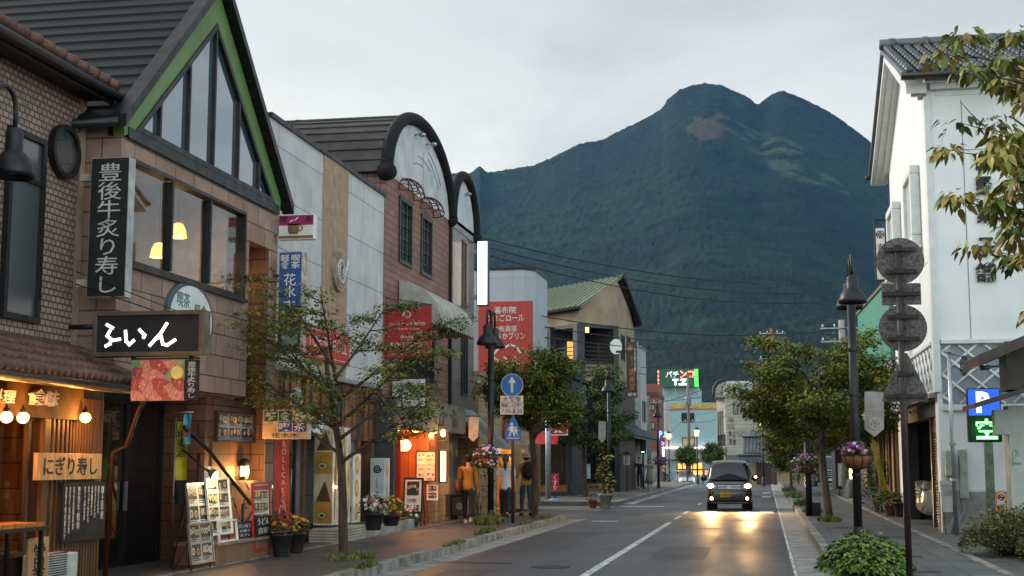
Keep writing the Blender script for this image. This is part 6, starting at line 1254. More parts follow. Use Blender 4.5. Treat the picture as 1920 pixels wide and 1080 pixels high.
for i in range(52):
    x = WX - .36 + i * .235
    for j in range(rows):
        t0,t1 = j / rows,(j +1) / rows + .02; y0_,z0_ = YF + (YP - YF) * t0,ZF_ + (ZR - ZF_) * t0 + .055; y1_,z1_ = YF + (YP - YF) * t1,ZF_ + (ZR - ZF_) * t1 + .025
        b.tube([(x,y0_,z0_),(x,y1_,z1_)],[.085,.07],8)
b.tube([(WX - .52,YP,ZR +.12),(16,YP,ZR +.12)],.13,10)
for i in range(16): b.tube([(WX - .3+i *.8,YP,ZR +.1),(WX - .3+i *.8+.14,YP,ZR +.1)],.165,10)
rf = b.done('tiled_roof',m_kaw,bld); b = B(); b.box(WX - .55,16,YF - .1,YF +.02,ZF_ - .16,ZF_ - .02); b.tube([(WX - .55,YF - .13,ZF_ - .1),(16,YF - .13,ZF_ - .1)],.06,8); b.ball((WX - .5,YR_,ZRr - .05),.08); b.done('gutter',m_black,rf)
# storehouse windows on the gable side
for u0,u1,v0,v1 in ((-33.0,-31.2,6.4,8.2),(-37.4,-35.6,6.4,8.2)):
    b = B(); b.rect(e,u0,u1,v0,v1,.2,0,.22); b.fb(e,u0 - .06,u1 +.06,v0 - .1,v0,0,.3); wf = b.done('window_frame',m_lime,bld,bevel=.03); b = B(); [b.fb(e,u0 +.22+k *(u1 - u0 - .44)/8,u0 +.3+k *(u1 - u0 - .44)/8,v0 +.2,v1 - .2,.06,.14) for k in range(8)]; b.done('shutter_bars',m_lime,wf); B().fb(e,u0 +.2,u1 - .2,v0 +.2,v1 - .2,0,.03).done('shutter_back',M('shutter_back',h('#8d9294'),.6),wf)
b = B(); b.fb(e,-WE +.1,-WY - .3,5.85,5.87,0,.004); b.fb(f_,6.35,6.37,4.1,9.2,0,.004); b.fb(f_,WX +.7,WX +.72,4.1,9.2,0,.004); b.fb(f_,WX +.1,16,8.1,8.12,0,.004); b.done('panel_joint',m_grey,bld)
# black relief characters
for s,q in (('吉',(1824,284,1858,318)),('野',(1828,332,1860,366)),('菓',(1830,384,1864,418)),('子',(1832,446,1866,482)),('舗',(1828,494,1868,528))): text(f_,s,*RY(WY,*q),.0,m_black,bld,th=.06,bold=.02)
# garage, its dark inside and roller shutter
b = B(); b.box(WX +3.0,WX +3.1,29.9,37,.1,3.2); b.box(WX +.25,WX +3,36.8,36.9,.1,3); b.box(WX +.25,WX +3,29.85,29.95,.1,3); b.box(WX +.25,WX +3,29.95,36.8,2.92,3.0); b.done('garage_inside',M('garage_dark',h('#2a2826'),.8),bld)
b = B(); b.fb(e,-32.05,-31.85,.1,2.9,-.35,-.1); b.fb(e,-36.6,-36.4,.1,2.9,-.3,-.02); b.fb(e,-36.6,-30,2.55,2.9,-.3,-.06); b.done('garage_post',M('post_brown',h('#2e2320'),.5),bld)
b = B(); n = 40
V = []; 
for k in range(n *4+1):
    z = .12 + 2.42 * k / (n *4); V += [e.p(-31.85,z,-.16+.02*math.sin(k *PI /2)),e.p(-30.0,z,-.16+.02*math.sin(k *PI /2))]
b.sm = True; b.add(V,[(2*k,2*k +1,2*k +3,2*k +2) for k in range(n *4)]); b.done('roller_shutter',M('shutter_steel',h('#74706c'),.4,.5,var=.2),bld,fix=False)
B().fb(e,-36.6,-WY - .1,2.9,2.99,0,.16).done('shutter_hood',M('hood',h('#8f8a84'),.5,.3),bld)
B().fb(e,-30.0,-29.78,.1,.95,0,.02).done('corner_tiles',MT('corner_tile',h('#a08c74'),h('#947f68'),h('#55493c'),.25,.16,.01,off=0),bld)
# electric boxes, pipes
def cabinet(label,x0,y0,x1,y1,Y,d_):
    t = T('electric_cabinet',label,'electric box',px((x0 +x1)/2,y1,Y=Y)); a = RY(Y,x0,y0,x1,y1); f = FS(Y); B().fb(f,a[0],a[1],a[2],a[3],-d_,0).done('body',M('cabinet_grey',h('#98a39c'),.5,.1,var=.12),t,bevel=.006); B().fb(f,a[0]+.02,a[1] - .02,a[2]+.02,a[3] - .02,0,.006).done('door',M('cabinet_grey',(.3,.3,.3)),t,bevel=.003); B().fb(f,a[1] - .06,a[1] - .04,(a[2]+a[3])/2 - .04,(a[2]+a[3])/2+.04,.006,.02).done('latch',m_steel,t); B().fb(f,a[0]+.02,a[0]+.06,a[2] - .03,a[2],-d_ *.7,-d_ *.3).done('conduit',m_grey,t); return t,a
cabinet('short pale grey electric cabinet left of the steel pipe pole on the white wall',1772,845,1789,892,29.2,.28)
t,a = cabinet('tall grey electric cabinet right of the steel pipe pole on the white wall',1799,843,1817,935,29.15,.3)
pp = T('steel_pole','thin galvanised pole carrying coiled cable before the lattice wall','pole',px(1793,1000,Z=.14)); g = px(1793,1003,Z=.14); zt = px(1783,655,Y=g.y).z
B().tube([g,(g.x,g.y,zt)],.042,10).done('pole',m_steel,pp); b = B(); r_ = random.Random(4); c = px(1808,685,Y=g.y)
for k in range(7): b.tube([c +Vector((.05*math.cos(t)+r_.uniform(-.05,.05),.02*k - .05,(.13+.015*k)*math.sin(t))) for t in [q *PI /6 for q in range(13)]],.006,4)
b.tube([(g.x,g.y,zt - .08),c +Vector((0,0,.16)),(6.2,WY - .2,zt - .15)],.008,4); b.tube([(g.x,g.y,zt - .3),c - Vector((0,0,.12)),c],.008,4); b.done('cable_coil',m_black,pp)
b = B(); [b.box(g.x - .06,g.x +.06,g.y - .06,g.y +.06,z,z +.04) for z in (zt - .06,1.2,1.9)]; b.done('clamp',m_steel,pp); b = B()
for k in range(3): b.tube([(g.x +.12+k *.06,WY - .12,1.0),(g.x +.14+k *.07,WY - .14,.6),(g.x +.04+k *.05,WY - .22,.35),(g.x +.02+k *.06,WY - .2,.12)],.028,6)
b.done('conduit',m_grey,pp)
sb = T('leaning_notice','white notice board on rusty legs leaning by the storehouse corner','sign board',(3.5,28.6,.15)); fr = Fr(px(1768,960,Y=28.7),(1,-.25,0),(-.06,.1,1)); B().fb(fr,0,.3,0,.62,-.03,0).done('board',M('notice_white',h('#a8aca8'),.5,var=.2),sb); B().fb(fr,.03,.27,.32,.55,0,.003).done('notice_print',M('faint_print',h('#8d9490'),.5),sb); [B().tube([fr.p(u,.6,-.04),(fr.p(u,0).x +.02,fr.p(u,0).y +.05,.14)],.016,6).done('leg',M('rust',(.1,.05,.03)),sb) for u in (.03,.27)]
# P sign
ps = T('parking_sign','blue P parking sign with green LED 空 on a flat steel post','parking sign',px(1860,1000,Z=.14)); SY = 28.6; f = FS(SY); a = RY(SY,1812,728,1880,829); zm = RY(SY,1812,779,1880,829)[3]
B().fb(f,a[0],a[1],a[2],a[3],-.16,0).done('case',m_blackm,ps,bevel=.025); B().fb(f,a[0]+.025,a[1] - .025,zm,a[3] - .025,0,.01).done('blue_face',ME('parking_blue',(.015,.09,.85),.8),ps); W = a[1] - a[0]; text(f,'P',a[0]+W *.27,a[0]+W *.67,zm +.05,a[3] - .07,.01,ME('parking_white',(.85,.92,1),1.5),ps,bold=.05)
B().fb(f,a[0]+.025,a[1] - .025,a[2]+.025,zm - .005,0,.006).done('led_screen',M('led_dark',h('#0d1f12'),.4),ps)
ROWS = ['.......##.......','.......##.......','################','#......##......#','#..###....###..#','..##........##..','.##..........##.','................','..############..','......####......','.......##.......','.......##.......','################','################']
b = B(); u0,u1,v0,v1 = a[0] + W * .24,a[0] + W * .86,a[2] + .06,zm - .07; du,dv = (u1 - u0) / 16,(v1 - v0) / 14
for j,r in enumerate(ROWS):
    for i,ch in enumerate(r):
        if ch == '#': b.fb(f,u0 +i *du,u0 +(i +1.0)*du,v1 - (j +1.0)*dv,v1 - j *dv,.006,.012)
b.done('led_character',ME('led_green',(.08,1,.1),7),ps); lamp(ps,f.p((a[0]+a[1])/2,(a[2]+zm)/2,.35),3,(.1,1,.15),.2)
B().fb(f,(a[0]+a[1])/2 - .02,(a[0]+a[1])/2+.14,.12,a[2],-.14,-.02).done('post',M('galv',h('#7f8a80'),.35,.7,var=.35,scale=9),ps)
# no smoking sign
ns = T('no_smoking_sign','yellow edged no smoking sign on a yellow post by the hedge','sign',px(1880,1000,Z=.14)); SY = 28.0; f = FS(SY); a = RY(SY,1866,921,1890,980); W,H = a[1] - a[0],a[3] - a[2]; uc = (a[0]+a[1]) / 2; r = W / 2
cap = lambda rr,in_: [(uc +rr *math.cos(t),a[3] - r +rr *math.sin(t)) for t in [PI *k /10 for k in range(11)]] + [(uc +rr *math.cos(t),a[2]+r +rr *math.sin(t)) for t in [PI +PI *k /10 for k in range(11)]]
m_yel = M('sign_yellow',h('#c9991e'),.5); B().fp(f,cap(r,0),-.05,0).done('panel',m_yel,ns); B().fp(f,cap(r - .025,0),0,.006).done('face',m_white,ns)
b = B(); cv = a[3] - r * 1.1; R0 = r * .62
b.ring(f,[(uc +R0 *math.cos(t),cv +R0 *math.sin(t)) for t in [q *PI /10 for q in range(20)]],.022,.006,.011); stroke(b,f,[(uc - R0 *.68,cv +R0 *.68),(uc +R0 *.68,cv - R0 *.68)],.02,.0095,.013); b.done('ban_ring',m_red,ns); b = B(); b.fb(f,uc - .07,uc +.04,cv - .015,cv +.012,.006,.0095); b.fb(f,uc +.05,uc +.07,cv - .015,cv +.012,.006,.0095); b.done('cigarette_print',m_ink,ns)
B().fb(f,a[0]+.04,a[1] - .04,a[2]+H *.47,a[2]+H *.57,.006,.011).done('red_band',m_red,ns); text(f,'禁煙',uc - .06,uc +.06,a[2]+H *.49,a[2]+H *.55,.011,m_white,ns); B().fb(f,a[0]+.04,a[1] - .04,a[2]+H *.26,a[2]+H *.45,.006,.011).done('yellow_band',m_gold,ns); text(f,'ここで吸うな',uc - .08,uc +.08,a[2]+H *.37,a[2]+H *.42,.011,m_ink,ns); text(f,'おねがいします',uc - .08,uc +.08,a[2]+H *.29,a[2]+H *.34,.011,m_ink,ns)
B().fb(f,uc - .025,uc +.025,.12,a[2]+.02,-.045,-.01).done('post',m_yel,ns)
# white gate pillar with dark canopy at the right edge
bld = T('gate_pavilion','white pillar with a dark sloping canopy roof and camera at the right edge','building',(5,26,.1)); PY = 26.0; f = FS(PY); xl = px(1895,900,Y=PY).x
B().box(xl,xl +1.6,PY,PY +.5,.1,px(1895,760,Y=PY).z).done('pillar',M('pillar_white',h('#a6aba4'),.6,var=.1),bld,bevel=.01)
m_cpy = M('canopy_brown',h('#3a302a'),.45,var=.25)
def slab(q0,q1,t,depth,back_):
    b = B(); A_,B_ = q0,q1; b.add([A_,B_,B_ +Vector((0,back_,0)),A_ +Vector((0,back_,0))]+[v - Vector((0,0,t)) for v in (A_,B_,B_ +Vector((0,back_,0)),A_ +Vector((0,back_,0)))],[(0,1,2,3),(7,6,5,4),(0,4,5,1),(1,5,6,2),(2,6,7,3),(3,7,4,0)]); return b
q0 = px(1828,756,Y=25.2); slab(q0,q0 +Vector((3,0,.95)),.09,0,1.6).done('lower_canopy',m_cpy,bld,bevel=.008)
q1 = px(1836,664,Y=24.6); slab(q1,q1 +Vector((3,0,1.25)),.2,0,2.0).done('upper_canopy',m_cpy,bld,bevel=.01); b = B(); b.box(px(1888,700,Y=25.6).x,xl +3,25.6,26.4,q0.z +.25,q1.z +.3); b.done('fascia_wall',m_cpy,bld)
t = T('cctv_camera','dark bullet camera under the brown canopy at the right','camera',px(1848,690,Y=25)); g = px(1838,690,Y=25.0); B().tube([g,g +Vector((.16,0,.01))],.045,10).done('body',m_dkgrey,t); B().tube([g +Vector((.16,0,.02)),g +Vector((.42,.1,.04))],.02,6).done('arm',m_dkgrey,t)
B().box(px(1865,800,Y=25.9).x,px(1895,800,Y=25.9).x,25.9,26.2,px(1870,815,Y=25.9).z,px(1870,768,Y=25.9).z).done('meter_box',M('cabinet_grey',(.3,.3,.3)),bld,bevel=.006)
m_silver = M('letter_silver',h('#8a9a84'),.3,.8); b = B(); g = px(1893,858,Y=25.99); stroke(b,f,[(xl +.05,g.z - .15),(xl +.09,g.z +.12),(xl +.12,g.z +.16)],.015,.005,.02); b.done('sign_flourish',m_silver,bld); text(f,'Nl',xl +.06,xl +.16,g.z +.02,g.z +.12,.004,m_silver,bld,th=.015); text(f,'Hotel',xl +.07,xl +.2,g.z - .12,g.z - .07,.004,m_silver,bld,th=.012)

# 9 teal shop beyond and timber shop front
bld = T('teal_shop','shop with a tall teal green sheet metal parapet beyond the white storehouse','building',(6,46,0)); X9 = 3.5; e = FWst(X9)
m_teal = M('teal_sheet',h('#3f8672'),.5,var=.12,stretch=(.4,6,.4),scale=3); b = B(); b.fp(e,[(-52,4.6),(-39.2,4.4),(-39.2,6.6),(-52,7.0)],-.2,.0); b.done('parapet',m_teal,bld); b = B(); b.box(X9 +.2,X9 +6,39.2,52,6.3,6.4); b.box(X9 +.2,X9 +6,51.8,52,.1,6.3); b.box(X9 +.02,X9 +.3,39.2,52,4.1,4.4); b.done('body',m_dkwood,bld)
b = B(); b.fp(e,[(-52.1,7.0),(-39.2,6.6),(-39.2,6.7),(-52.1,7.1)],-.25,.05); b.fp(e,[(-52,4.5),(-39.2,4.3),(-39.2,4.4),(-52,4.6)],-.3,.04); b.done('edge_trim',M('trim_tan',h('#6a5a40'),.6),bld)
m_ochre = M('ochre_plaster2',h('#9a7c48'),.8,var=.15)
b = B(); b.wall(e,-51.5,-38.7,.1,4.1,-.2,0,[(-44.2,-42.9,1.0,2.3),(-41.6,-40.6,.9,2.35),(-50,-46,.3,2.4)]); b.done('plaster_wall',m_ochre,bld)
b = B(); b.fb(e,-51.5,-38.7,2.45,2.7,0,.12); [b.fb(e,u - .12,u +.12,.1,4.1,.0,.06) for u in (-38.9,-40.2,-42.1,-45.2,-48.5)]; [b.fb(e,u - .05,u +.05,2.7,4.1,.0,.03) for u in (-39.5,-41.2,-43.4)]; b.done('timber_frame',M('timber_brown',h('#3d2a22'),.6),bld); B().fb(e,-51.5,-38.7,.1,.75,0,.05).done('stone_base',MT('base_stone',h('#4a4a4a'),h('#404142'),h('#2b2b2b'),.4,.3,.01),bld)
b = B(); b.fb(e,-44.2,-42.9,1.0,2.3,-.12,-.1); b.fb(e,-41.6,-40.6,.9,2.35,-.12,-.1); b.fb(e,-50,-46,.3,2.4,-.12,-.1); b.done('pane',m_pane,bld); g = e.p(-41.1,1.75,-.09); lamp_ = B().ball(g,.06).done('inside_lamp',bulb,bld)
b = B(); b.add([(X9 - .6,38.7,2.45),(X9 - .6,51.5,2.45),(X9,51.5,2.75),(X9,38.7,2.75),(X9 - .6,38.7,2.38),(X9 - .6,51.5,2.38),(X9,51.5,2.66),(X9,38.7,2.66)],[(0,1,2,3),(7,6,5,4),(0,4,5,1),(0,3,7,4),(1,5,6,2)]); b.done('eave_board',M('timber_brown',(.05,.03,.02)),bld)
sg = T('white_wall_sign','pale striped wall sign between the timber shop and the lattice wall','sign',(3.4,38.6,3)); e8 = FWst(3.5); B().fb(e8,-38.55,-38.0,2.75,4.3,.06,.16).done('board',m_white,sg); b = B(); [b.fb(e8,-38.5+k *.17,-38.42+k *.17,2.9,4.1,.16,.165) for k in range(3)]; b.done('stripe_print',m_grey,sg)
sg = T('hanging_crest_sign','white vertical crest sign in an iron frame on the far edge of the storehouse gable','sign',(2.8,38.6,6.5)); SY = 38.3; f = FS(SY); a = RY(SY,1641,428,1662,524)
B().fb(f,a[0],a[1],a[2],a[3],-.18,0).done('board',m_white,sg); b = B(); b.rect(f,a[0] - .03,a[1]+.03,a[2] - .03,a[3]+.26,.035,-.2,.012); b.fb(f,a[1]+.03,3.6,a[3] - .3,a[3] - .24,-.1,-.06); b.done('frame',m_black,sg); uc = (a[0]+a[1]) / 2
b = B(); b.ring(f,[(uc +.11*math.cos(t),a[3] - .18+.11*math.sin(t)) for t in [q *PI /10 for q in range(20)]],.025,0,.006); [b.disc(f,uc +.045*math.cos(t),a[3] - .18+.045*math.sin(t),.03,0,.007,8) for t in (0,PI /2,PI,3*PI /2)]; b.done('crest',m_ink,sg); text(f,'赤司菓子',uc - .08,uc +.08,a[2]+.15,a[3] - .42,.001,m_ink,sg,vert=True,th=.01)
# black utility of the covered shop front further on
bld = T('far_right_shop','low dark shop with pale striped boards half hidden behind the right-hand trees','building',(4,60,0)); e = FWst(3.6); b = B(); b.wall(e,-78,-53,.1,3.4,-.3,0,[(-62,-56,.2,2.2),(-74,-66,.2,2.2)]); b.box(3.9,9,-(-53) ,53.3,.1,3.4); b.done('wall',M('shop_grey',h('#4a4845'),.7,var=.3),bld); b = B(); b.add([(2.7,52.8,3.0),(2.7,78,3.0),(6,78,4.6),(6,52.8,4.6),(2.7,52.8,2.9),(2.7,78,2.9),(6,78,4.5),(6,52.8,4.5)],[(0,1,2,3),(7,6,5,4),(0,4,5,1),(0,3,7,4),(1,5,6,2)]); [b.tube([(2.68,53+k *.3,3.02),(6,53+k *.3,4.62)],.05,5) for k in range(84)]; b.done('roof',M('kawara',(.05,.05,.06)),bld); b = B(); b.fb(e,-62,-56,.2,2.2,-.2,-.18); b.fb(e,-74,-66,.2,2.2,-.2,-.18); b.done('pane',m_pane,bld)
sg = T('white_street_board','white standing shop board with black writing うどん near the lit stone lantern','sign board',(2.6,60,.15)); SY = 62.0; f = FS(SY); a = RY(SY,1571,869,1585,911); B().fb(f,a[0],a[1],a[2],a[3],-.05,0).done('board',m_white,sg); text(f,'うどん',(a[0]+a[1])/2 - .05,a[1] - .04,a[2]+.1,a[3] - .25,.001,m_ink,sg,vert=True,th=.006); [B().tube([(u,SY - .02,a[2]),(u,SY +.2,.14)],.02,6).done('leg',m_black,sg) for u in (a[0]+.04,a[1] - .04)]
ln = T('stone_lamp','square lit lantern on a dark stone base on the right pavement','lantern',px(1598,918,Y=58)); SY = 58.0; a = RY(SY,1590,872,1606,898); c = Vector(((a[0]+a[1])/2,SY,.14)); B().lathe(c,[(.42,0),(.36,.3),(.22,a[2] - .14)],4).done('stone_base',m_dkgrey,ln); b = B(); B().box(a[0]+.03,a[1] - .03,SY - .14,SY +.14,a[2],a[3]).done('glass',ME('lamp_panel',(1,.75,.35),2.2),ln); b.box(a[0] - .06,a[1]+.06,SY - .24,SY +.24,a[3],a[3]+.07); b.box(a[0],a[0]+.03,SY - .17,SY - .14,a[2],a[3]); b.box(a[1] - .03,a[1],SY - .17,SY - .14,a[2],a[3]); b.done('cap',m_black,ln); lamp(ln,(c.x,SY - .3,(a[2]+a[3])/2),8,(1,.7,.3),.1)
sg = T('yellow_flag','leaning yellow advertising flag on the right pavement before the timber shop','flag',(3.1,39,.2)); pts = [px(1629,818,Y=39),px(1642,822,Y=39),px(1667,930,Y=39),px(1656,934,Y=39)]; b = B(); b.sm = True; b.sheet(lambda i,j: pts[0].lerp(pts[1],i).lerp(pts[3].lerp(pts[2],i),j)+Vector((0,.03*math.sin(i *4+j *6),0)),5,12); b.done('cloth',M('flag_yellow2',h('#a8962e'),.7),sg,fix=False); B().tube([px(1628,812,Y=39.05),px(1661,950,Y=39.05)],.012,6).done('pole',m_grey,sg); fr = Fr(pts[3],pts[2] - pts[3],pts[0] - pts[3]); text(fr,'やまなみ',.06,.17,.5,1.3,-.05,m_ink,sg,vert=True,th=.004)

# ================================================================ STREET FURNITURE
def street_lamp(pole_h=4.3):
    t = T('street_lamp','tmp','street lamp'); b = B(); b.tube([(0,0,0),(0,0,pole_h)],.075,12); b.lathe((0,0,0),[(.1,0),(.1,.2),(.085,.26),(.078,.3)],12); [b.lathe((0,0,z),[(.085,-.03),(.09,0),(.085,.03)],12) for z in (1.2,2.6,3.4)]; b.tube([(0,0,pole_h),(0,0,pole_h +.35)],.045,10); b.done('pole',m_black,t)
    for s in (-1,1):
        b = B(); P = [(0,.03*s,pole_h +.1),(0,.05*s,pole_h +.55)] + [(0,(.05+.21*(1 - math.cos(a)))*s,pole_h +.55+.2*math.sin(a)) for a in [PI *k /8 for k in range(1,9)]] + [(0,.47*s,pole_h +.35)]; b.tube(P,.028,8); b.done('arm',m_black,t)
        b = B(); c = (0,.47*s,pole_h - .12); b.lathe(c,[(.03,.5),(.09,.46),(.1,.42),(.1,.26),(.13,.24),(.2,.17),(.245,.06),(.25,0),(.235,0),(.23,.05),(.18,.15)],20); sh = b.done('lamp_shade',m_black,t); B().ball((0,.47*s,pole_h - .02),.07).done('bulb',M('bulb_off',h('#a08060'),.3),sh)
    return t
l0_ = street_lamp(); place(l0_,(-6.42,32.1,.145),0,'black twin street lamp with hanging flower basket beside the blue arrow road sign','twin arm street lamps')
for loc,rz,lab,k in (((1.57,24.9,.145),0,'tall black twin street lamp with white pennant and purple basket on the right pavement',1),((-6.08,54.4,.145),0,'black twin street lamp with grey pennant in front of the dark green-roofed house',1),((-5.95,78,.145),0,'far black street lamp beside the walking couple',.95)):
    place(copy_tree(l0_),loc,rz,lab,scale=k)
ll = copy_tree(l0_); place(ll,(-7.2,11.62,.145),R(-2),'black street lamp arm and bell shade hanging in at the left edge'); ll.scale = (.86,.86,1)
# short lamp post (right pavement) carrying a basket
bp = T('basket_post','short black post carrying a purple flower basket beside the right-hand tree','post',(1.12,37.8,.145)); B().tube([(1.12,37.8,.145),(1.12,37.8,2.1)],.09,10).done('pole',m_black,bp); B().box(1.2,1.42,37.7,37.95,.145,.5).done('foot_box',m_black,bp)
# far lantern lamps with warm glass
def far_lamp():
    t = T('lantern_lamp','tmp','street lamp'); b = B(); b.tube([(0,0,0),(0,0,3.6)],.06,8); b.lathe((0,0,0),[(.14,0),(.12,.5),(.06,.6)],10); b.done('pole',m_black,t); B().lathe((0,0,3.6),[(.12,.05),(.2,.45),(.19,.5)],8).done('glass',ME('street_glow',(1,.55,.18),3),t); b = B(); b.lathe((0,0,3.6),[(.06,0),(.13,.05)],8); b.lathe((0,0,3.6),[(.25,.5),(.1,.66),(.03,.72),(.02,.85)],8); b.done('cap',m_black,t); return t
fl = far_lamp(); g = px(1308,905,Y=104); place(fl,(g.x,104,-.1),0,'lit lantern street lamp beside the white car at the far crossing','lit lantern lamps')
for x,Y,lab in ((1432,92,'lit lantern street lamp at the kerb left of the tiled gatehouse'),(1255,112,'lit lantern street lamp in front of the glowing arcade entrance')): g = px(x,905,Y=Y); place(copy_tree(fl),(g.x,Y,gz(Y)+.05),0,lab,scale=1.0)
# pennants
def pennant(label,X,Y,w_,z0,z1,col='#8f8b85'):
    t = T('pennant',label,'banner',(X,Y,z0)); f = FS(Y); b = B(); b.sm = True
    def fn(i,j):
        v = z1 - (z1 - z0) * j * (1 - .18*abs(i - .5)*2); return f.p(X +w_ *i - .02*j,v,.015*math.sin(i *5+j *4))
    b.sheet(fn,10,12); c = b.done('cloth',M('pennant_grey',h(col),.8,var=.2,scale=4,bump=.1,bscale=15),t,fix=False); b = B(); b.tube([(X - .1,Y,z1 +.01),(X +w_ +.04,Y,z1 +.01)],.014,6); b.done('rod',m_black,t); b = B(); u,v = X + w_ * .48,z0 + (z1 - z0) * .3; b.ring(f,[(u +.1*math.cos(q),v +.1*math.sin(q)) for q in [k *PI /10 for k in range(20)]],.014,.018,.022); stroke(b,f,[(u +.09*math.cos(PI /2+k *4*PI /5),v +.09*math.sin(PI /2+k *4*PI /5)) for k in range(6)],.012,.018,.0215); b.done('emblem',M('emblem_pale',h('#b0aca4'),.7),c); return t
pennant('white pennant with a round emblem on the right-hand twin lamp',1.75,24.85,.33,2.0,2.8)
pennant('grey pennant on the twin lamp beside the grey awning',-6.95,32.1,.24,2.05,2.65,'#5d5a57'); pennant('grey pennant on the twin lamp by the dark shop window',-6.5,54.4,.3,2.35,3.2,'#77736f')
# blue arrow sign and crossing sign on one post
sp_ = T('road_sign_post','brown post with blue arrow disc, time plate and blue school crossing sign','road sign',(-5.88,32.0,.145)); SY = 32.0; f = FS(SY); m_blue = M('sign_blue_p',h('#1a5fa8'),.4,var=.08); m_pl = M('plate_white',h('#b9bbb9'),.45); c = px(960,722,Y=SY)
B().tube([(-5.88,SY +.06,.14),(c.x,SY +.06,c.z +.2)],.038,10).done('post',M('post_brown2',h('#3a2a24'),.5),sp_); r = .27
B().disc(f,c.x,c.z,r,-.02,0,32).done('disc',m_blue,sp_); b = B(); b.ring(f,[(c.x +r *math.cos(q),c.z +r *math.sin(q)) for q in [k *PI /18 for k in range(36)]],.012,0,.004); b.fb(f,c.x - .03,c.x +.03,c.z - .18,c.z +.06,0,.005); b.fp(f,[(c.x - .1,c.z +.05),(c.x +.1,c.z +.05),(c.x,c.z +.2)],0,.0055); b.done('arrow',m_pl,sp_)
a = RY(SY,938,742,981,777); B().fb(f,a[0],a[1],a[2],a[3],-.02,0).done('plate',m_pl,sp_); H = a[3] - a[2]; text(f,'大型等',a[0]+.06,a[1] - .06,a[2]+H *.68,a[2]+H *.95,.001,m_ink,sp_); text(f,'路線バスを除く',a[0]+.03,a[1] - .03,a[2]+H *.38,a[2]+H *.6,.001,m_ink,sp_); text(f,'7:30-8:30',a[0]+.03,a[1] - .03,a[2]+H *.06,a[2]+H *.3,.001,m_ink,sp_); b = B(); b.fb(f,a[0],a[1],a[2]+H *.63,a[2]+H *.645,0,.002); b.fb(f,a[0],a[1],a[2]+H *.335,a[2]+H *.35,0,.002); b.done('rule_line',m_ink,sp_)
P = [(px(x,y,Y=SY).x,px(x,y,Y=SY).z) for x,y in ((947,826),(977,826),(977,808),(963,778),(962,778),(947,808))]
B().fp(f,P,-.02,0).done('crossing_sign',m_blue,sp_); b = B(); uc = px(962,800,Y=SY).x; v0 = px(962,820,Y=SY).z
def pict(b,u,v,k):
    b.disc(f,u,v +.3*k,.035*k,0,.004,12); b.fp(f,[(u - .04*k,v +.25*k),(u - .05*k,v +.12*k),(u +.04*k,v +.12*k),(u +.04*k,v +.25*k)],0,.0045); stroke(b,f,[(u - .02*k,v +.12*k),(u - .06*k,v)],.03*k,0,.004); stroke(b,f,[(u +.02*k,v +.12*k),(u +.07*k,v +.01)],.03*k,0,.0042); stroke(b,f,[(u - .03*k,v +.24*k),(u - .09*k,v +.15*k)],.02*k,0,.0041); stroke(b,f,[(u +.03*k,v +.24*k),(u +.09*k,v +.17*k)],.02*k,0,.0043)
pict(b,uc - .03,v0 +.03,.95); pict(b,uc +.07,v0 +.03,.68); b.fb(f,uc - .16,uc +.16,v0 - .03,v0 - .01,0,.004); b.done('pedestrian_print',m_pl,sp_)
# rusty backs of the road signs, right
bs = T('road_sign_post','brown pole with the weathered grey backs of two discs, a plate and a triangle','road sign',(1.63,16.8,.145)); SY = 16.8; f = FS(SY); m_rs = M('sign_back',h('#767370'),.8,.2,scale=38,col2=h('#4a4643'),bump=.3,bscale=120,lo=.38,hi=.66); m_pol = M('pole_brown',h('#2c211d'),.5,var=.4,scale=6)
gx = px(1704,1080,Y=SY); B().tube([(gx.x,SY - .08,.1),(gx.x,SY - .08,px(1684,462,Y=SY).z)],.038,12).done('pole',m_pol,bs)
for (x,y) in ((1688,489),(1693,615)): c = px(x,y,Y=SY); B().disc(f,c.x,c.z,.28,-.02,0,36).done('disc_back',m_rs,bs)
a = RY(SY,1652,532,1728,571); B().fb(f,a[0],a[1],a[2],a[3],-.02,0).done('plate_back',m_rs,bs,bevel=.01); P = [(px(x,y,Y=SY).x,px(x,y,Y=SY).z) for x,y in ((1654,753),(1657,738),(1694,662),(1701,662),(1739,738),(1741,753))]; B().fp(f,P,-.02,0).done('triangle_back',m_rs,bs)
b = B()
for (x0,x1,y) in ((1659,1716,468),(1659,1719,509),(1655,1724,551),(1664,1722,594),(1664,1724,635),(1682,1714,701),(1659,1737,743)): a = RY(SY,x0,y - 3,x1,y +3); b = B(); b.fb(f,a[0],a[1],a[2],a[3],.0,.03); b.fb(f,gx.x - .05,gx.x +.05,a[2] - .01,a[3]+.01,.03,.13); b.done('rail_clamp',m_pol,bs)
# poles, wires
def utility(label,x,Y,ytop,r=.13,arms=(),col='#6d5a4e',drum=None):
    g = px(x,900,Y=Y); t = T('utility_pole',label,'utility pole',(g.x,Y,gz(Y))); zt = px(x,ytop,Y=Y).z; B().tube([(g.x,Y,gz(Y) - .2),(g.x,Y,zt)],[r *1.25,r *.85],10).done('pole',M('pole'+col,h(col),.7,var=.25),t)
    for y in arms: z = px(x,y,Y=Y).z; B().box(g.x - .9,g.x +.9,Y - .03,Y +.03,z - .03,z +.03).done('cross_arm',m_steel,t); b = B(); [b.lathe((g.x +q,Y,z +.06),[(.02,0),(.04,.05),(.02,.12)],8) for q in (-.8,-.3,.4,.8)]; b.done('insulator',m_white,t)
    if drum: z = px(x,drum,Y=Y).z; B().lathe((g.x - .0,Y - .35,z - .45),[(.26,0),(.28,.05),(.28,.8),(.2,.9)],14).done('transformer',M('transf',h('#5f6a6c'),.5),t)
    return Vector((g.x,Y,zt))
T1 = utility('brown utility pole carrying a transformer in front of the arcade',1293,132,700,arms=(760,790),drum=752)
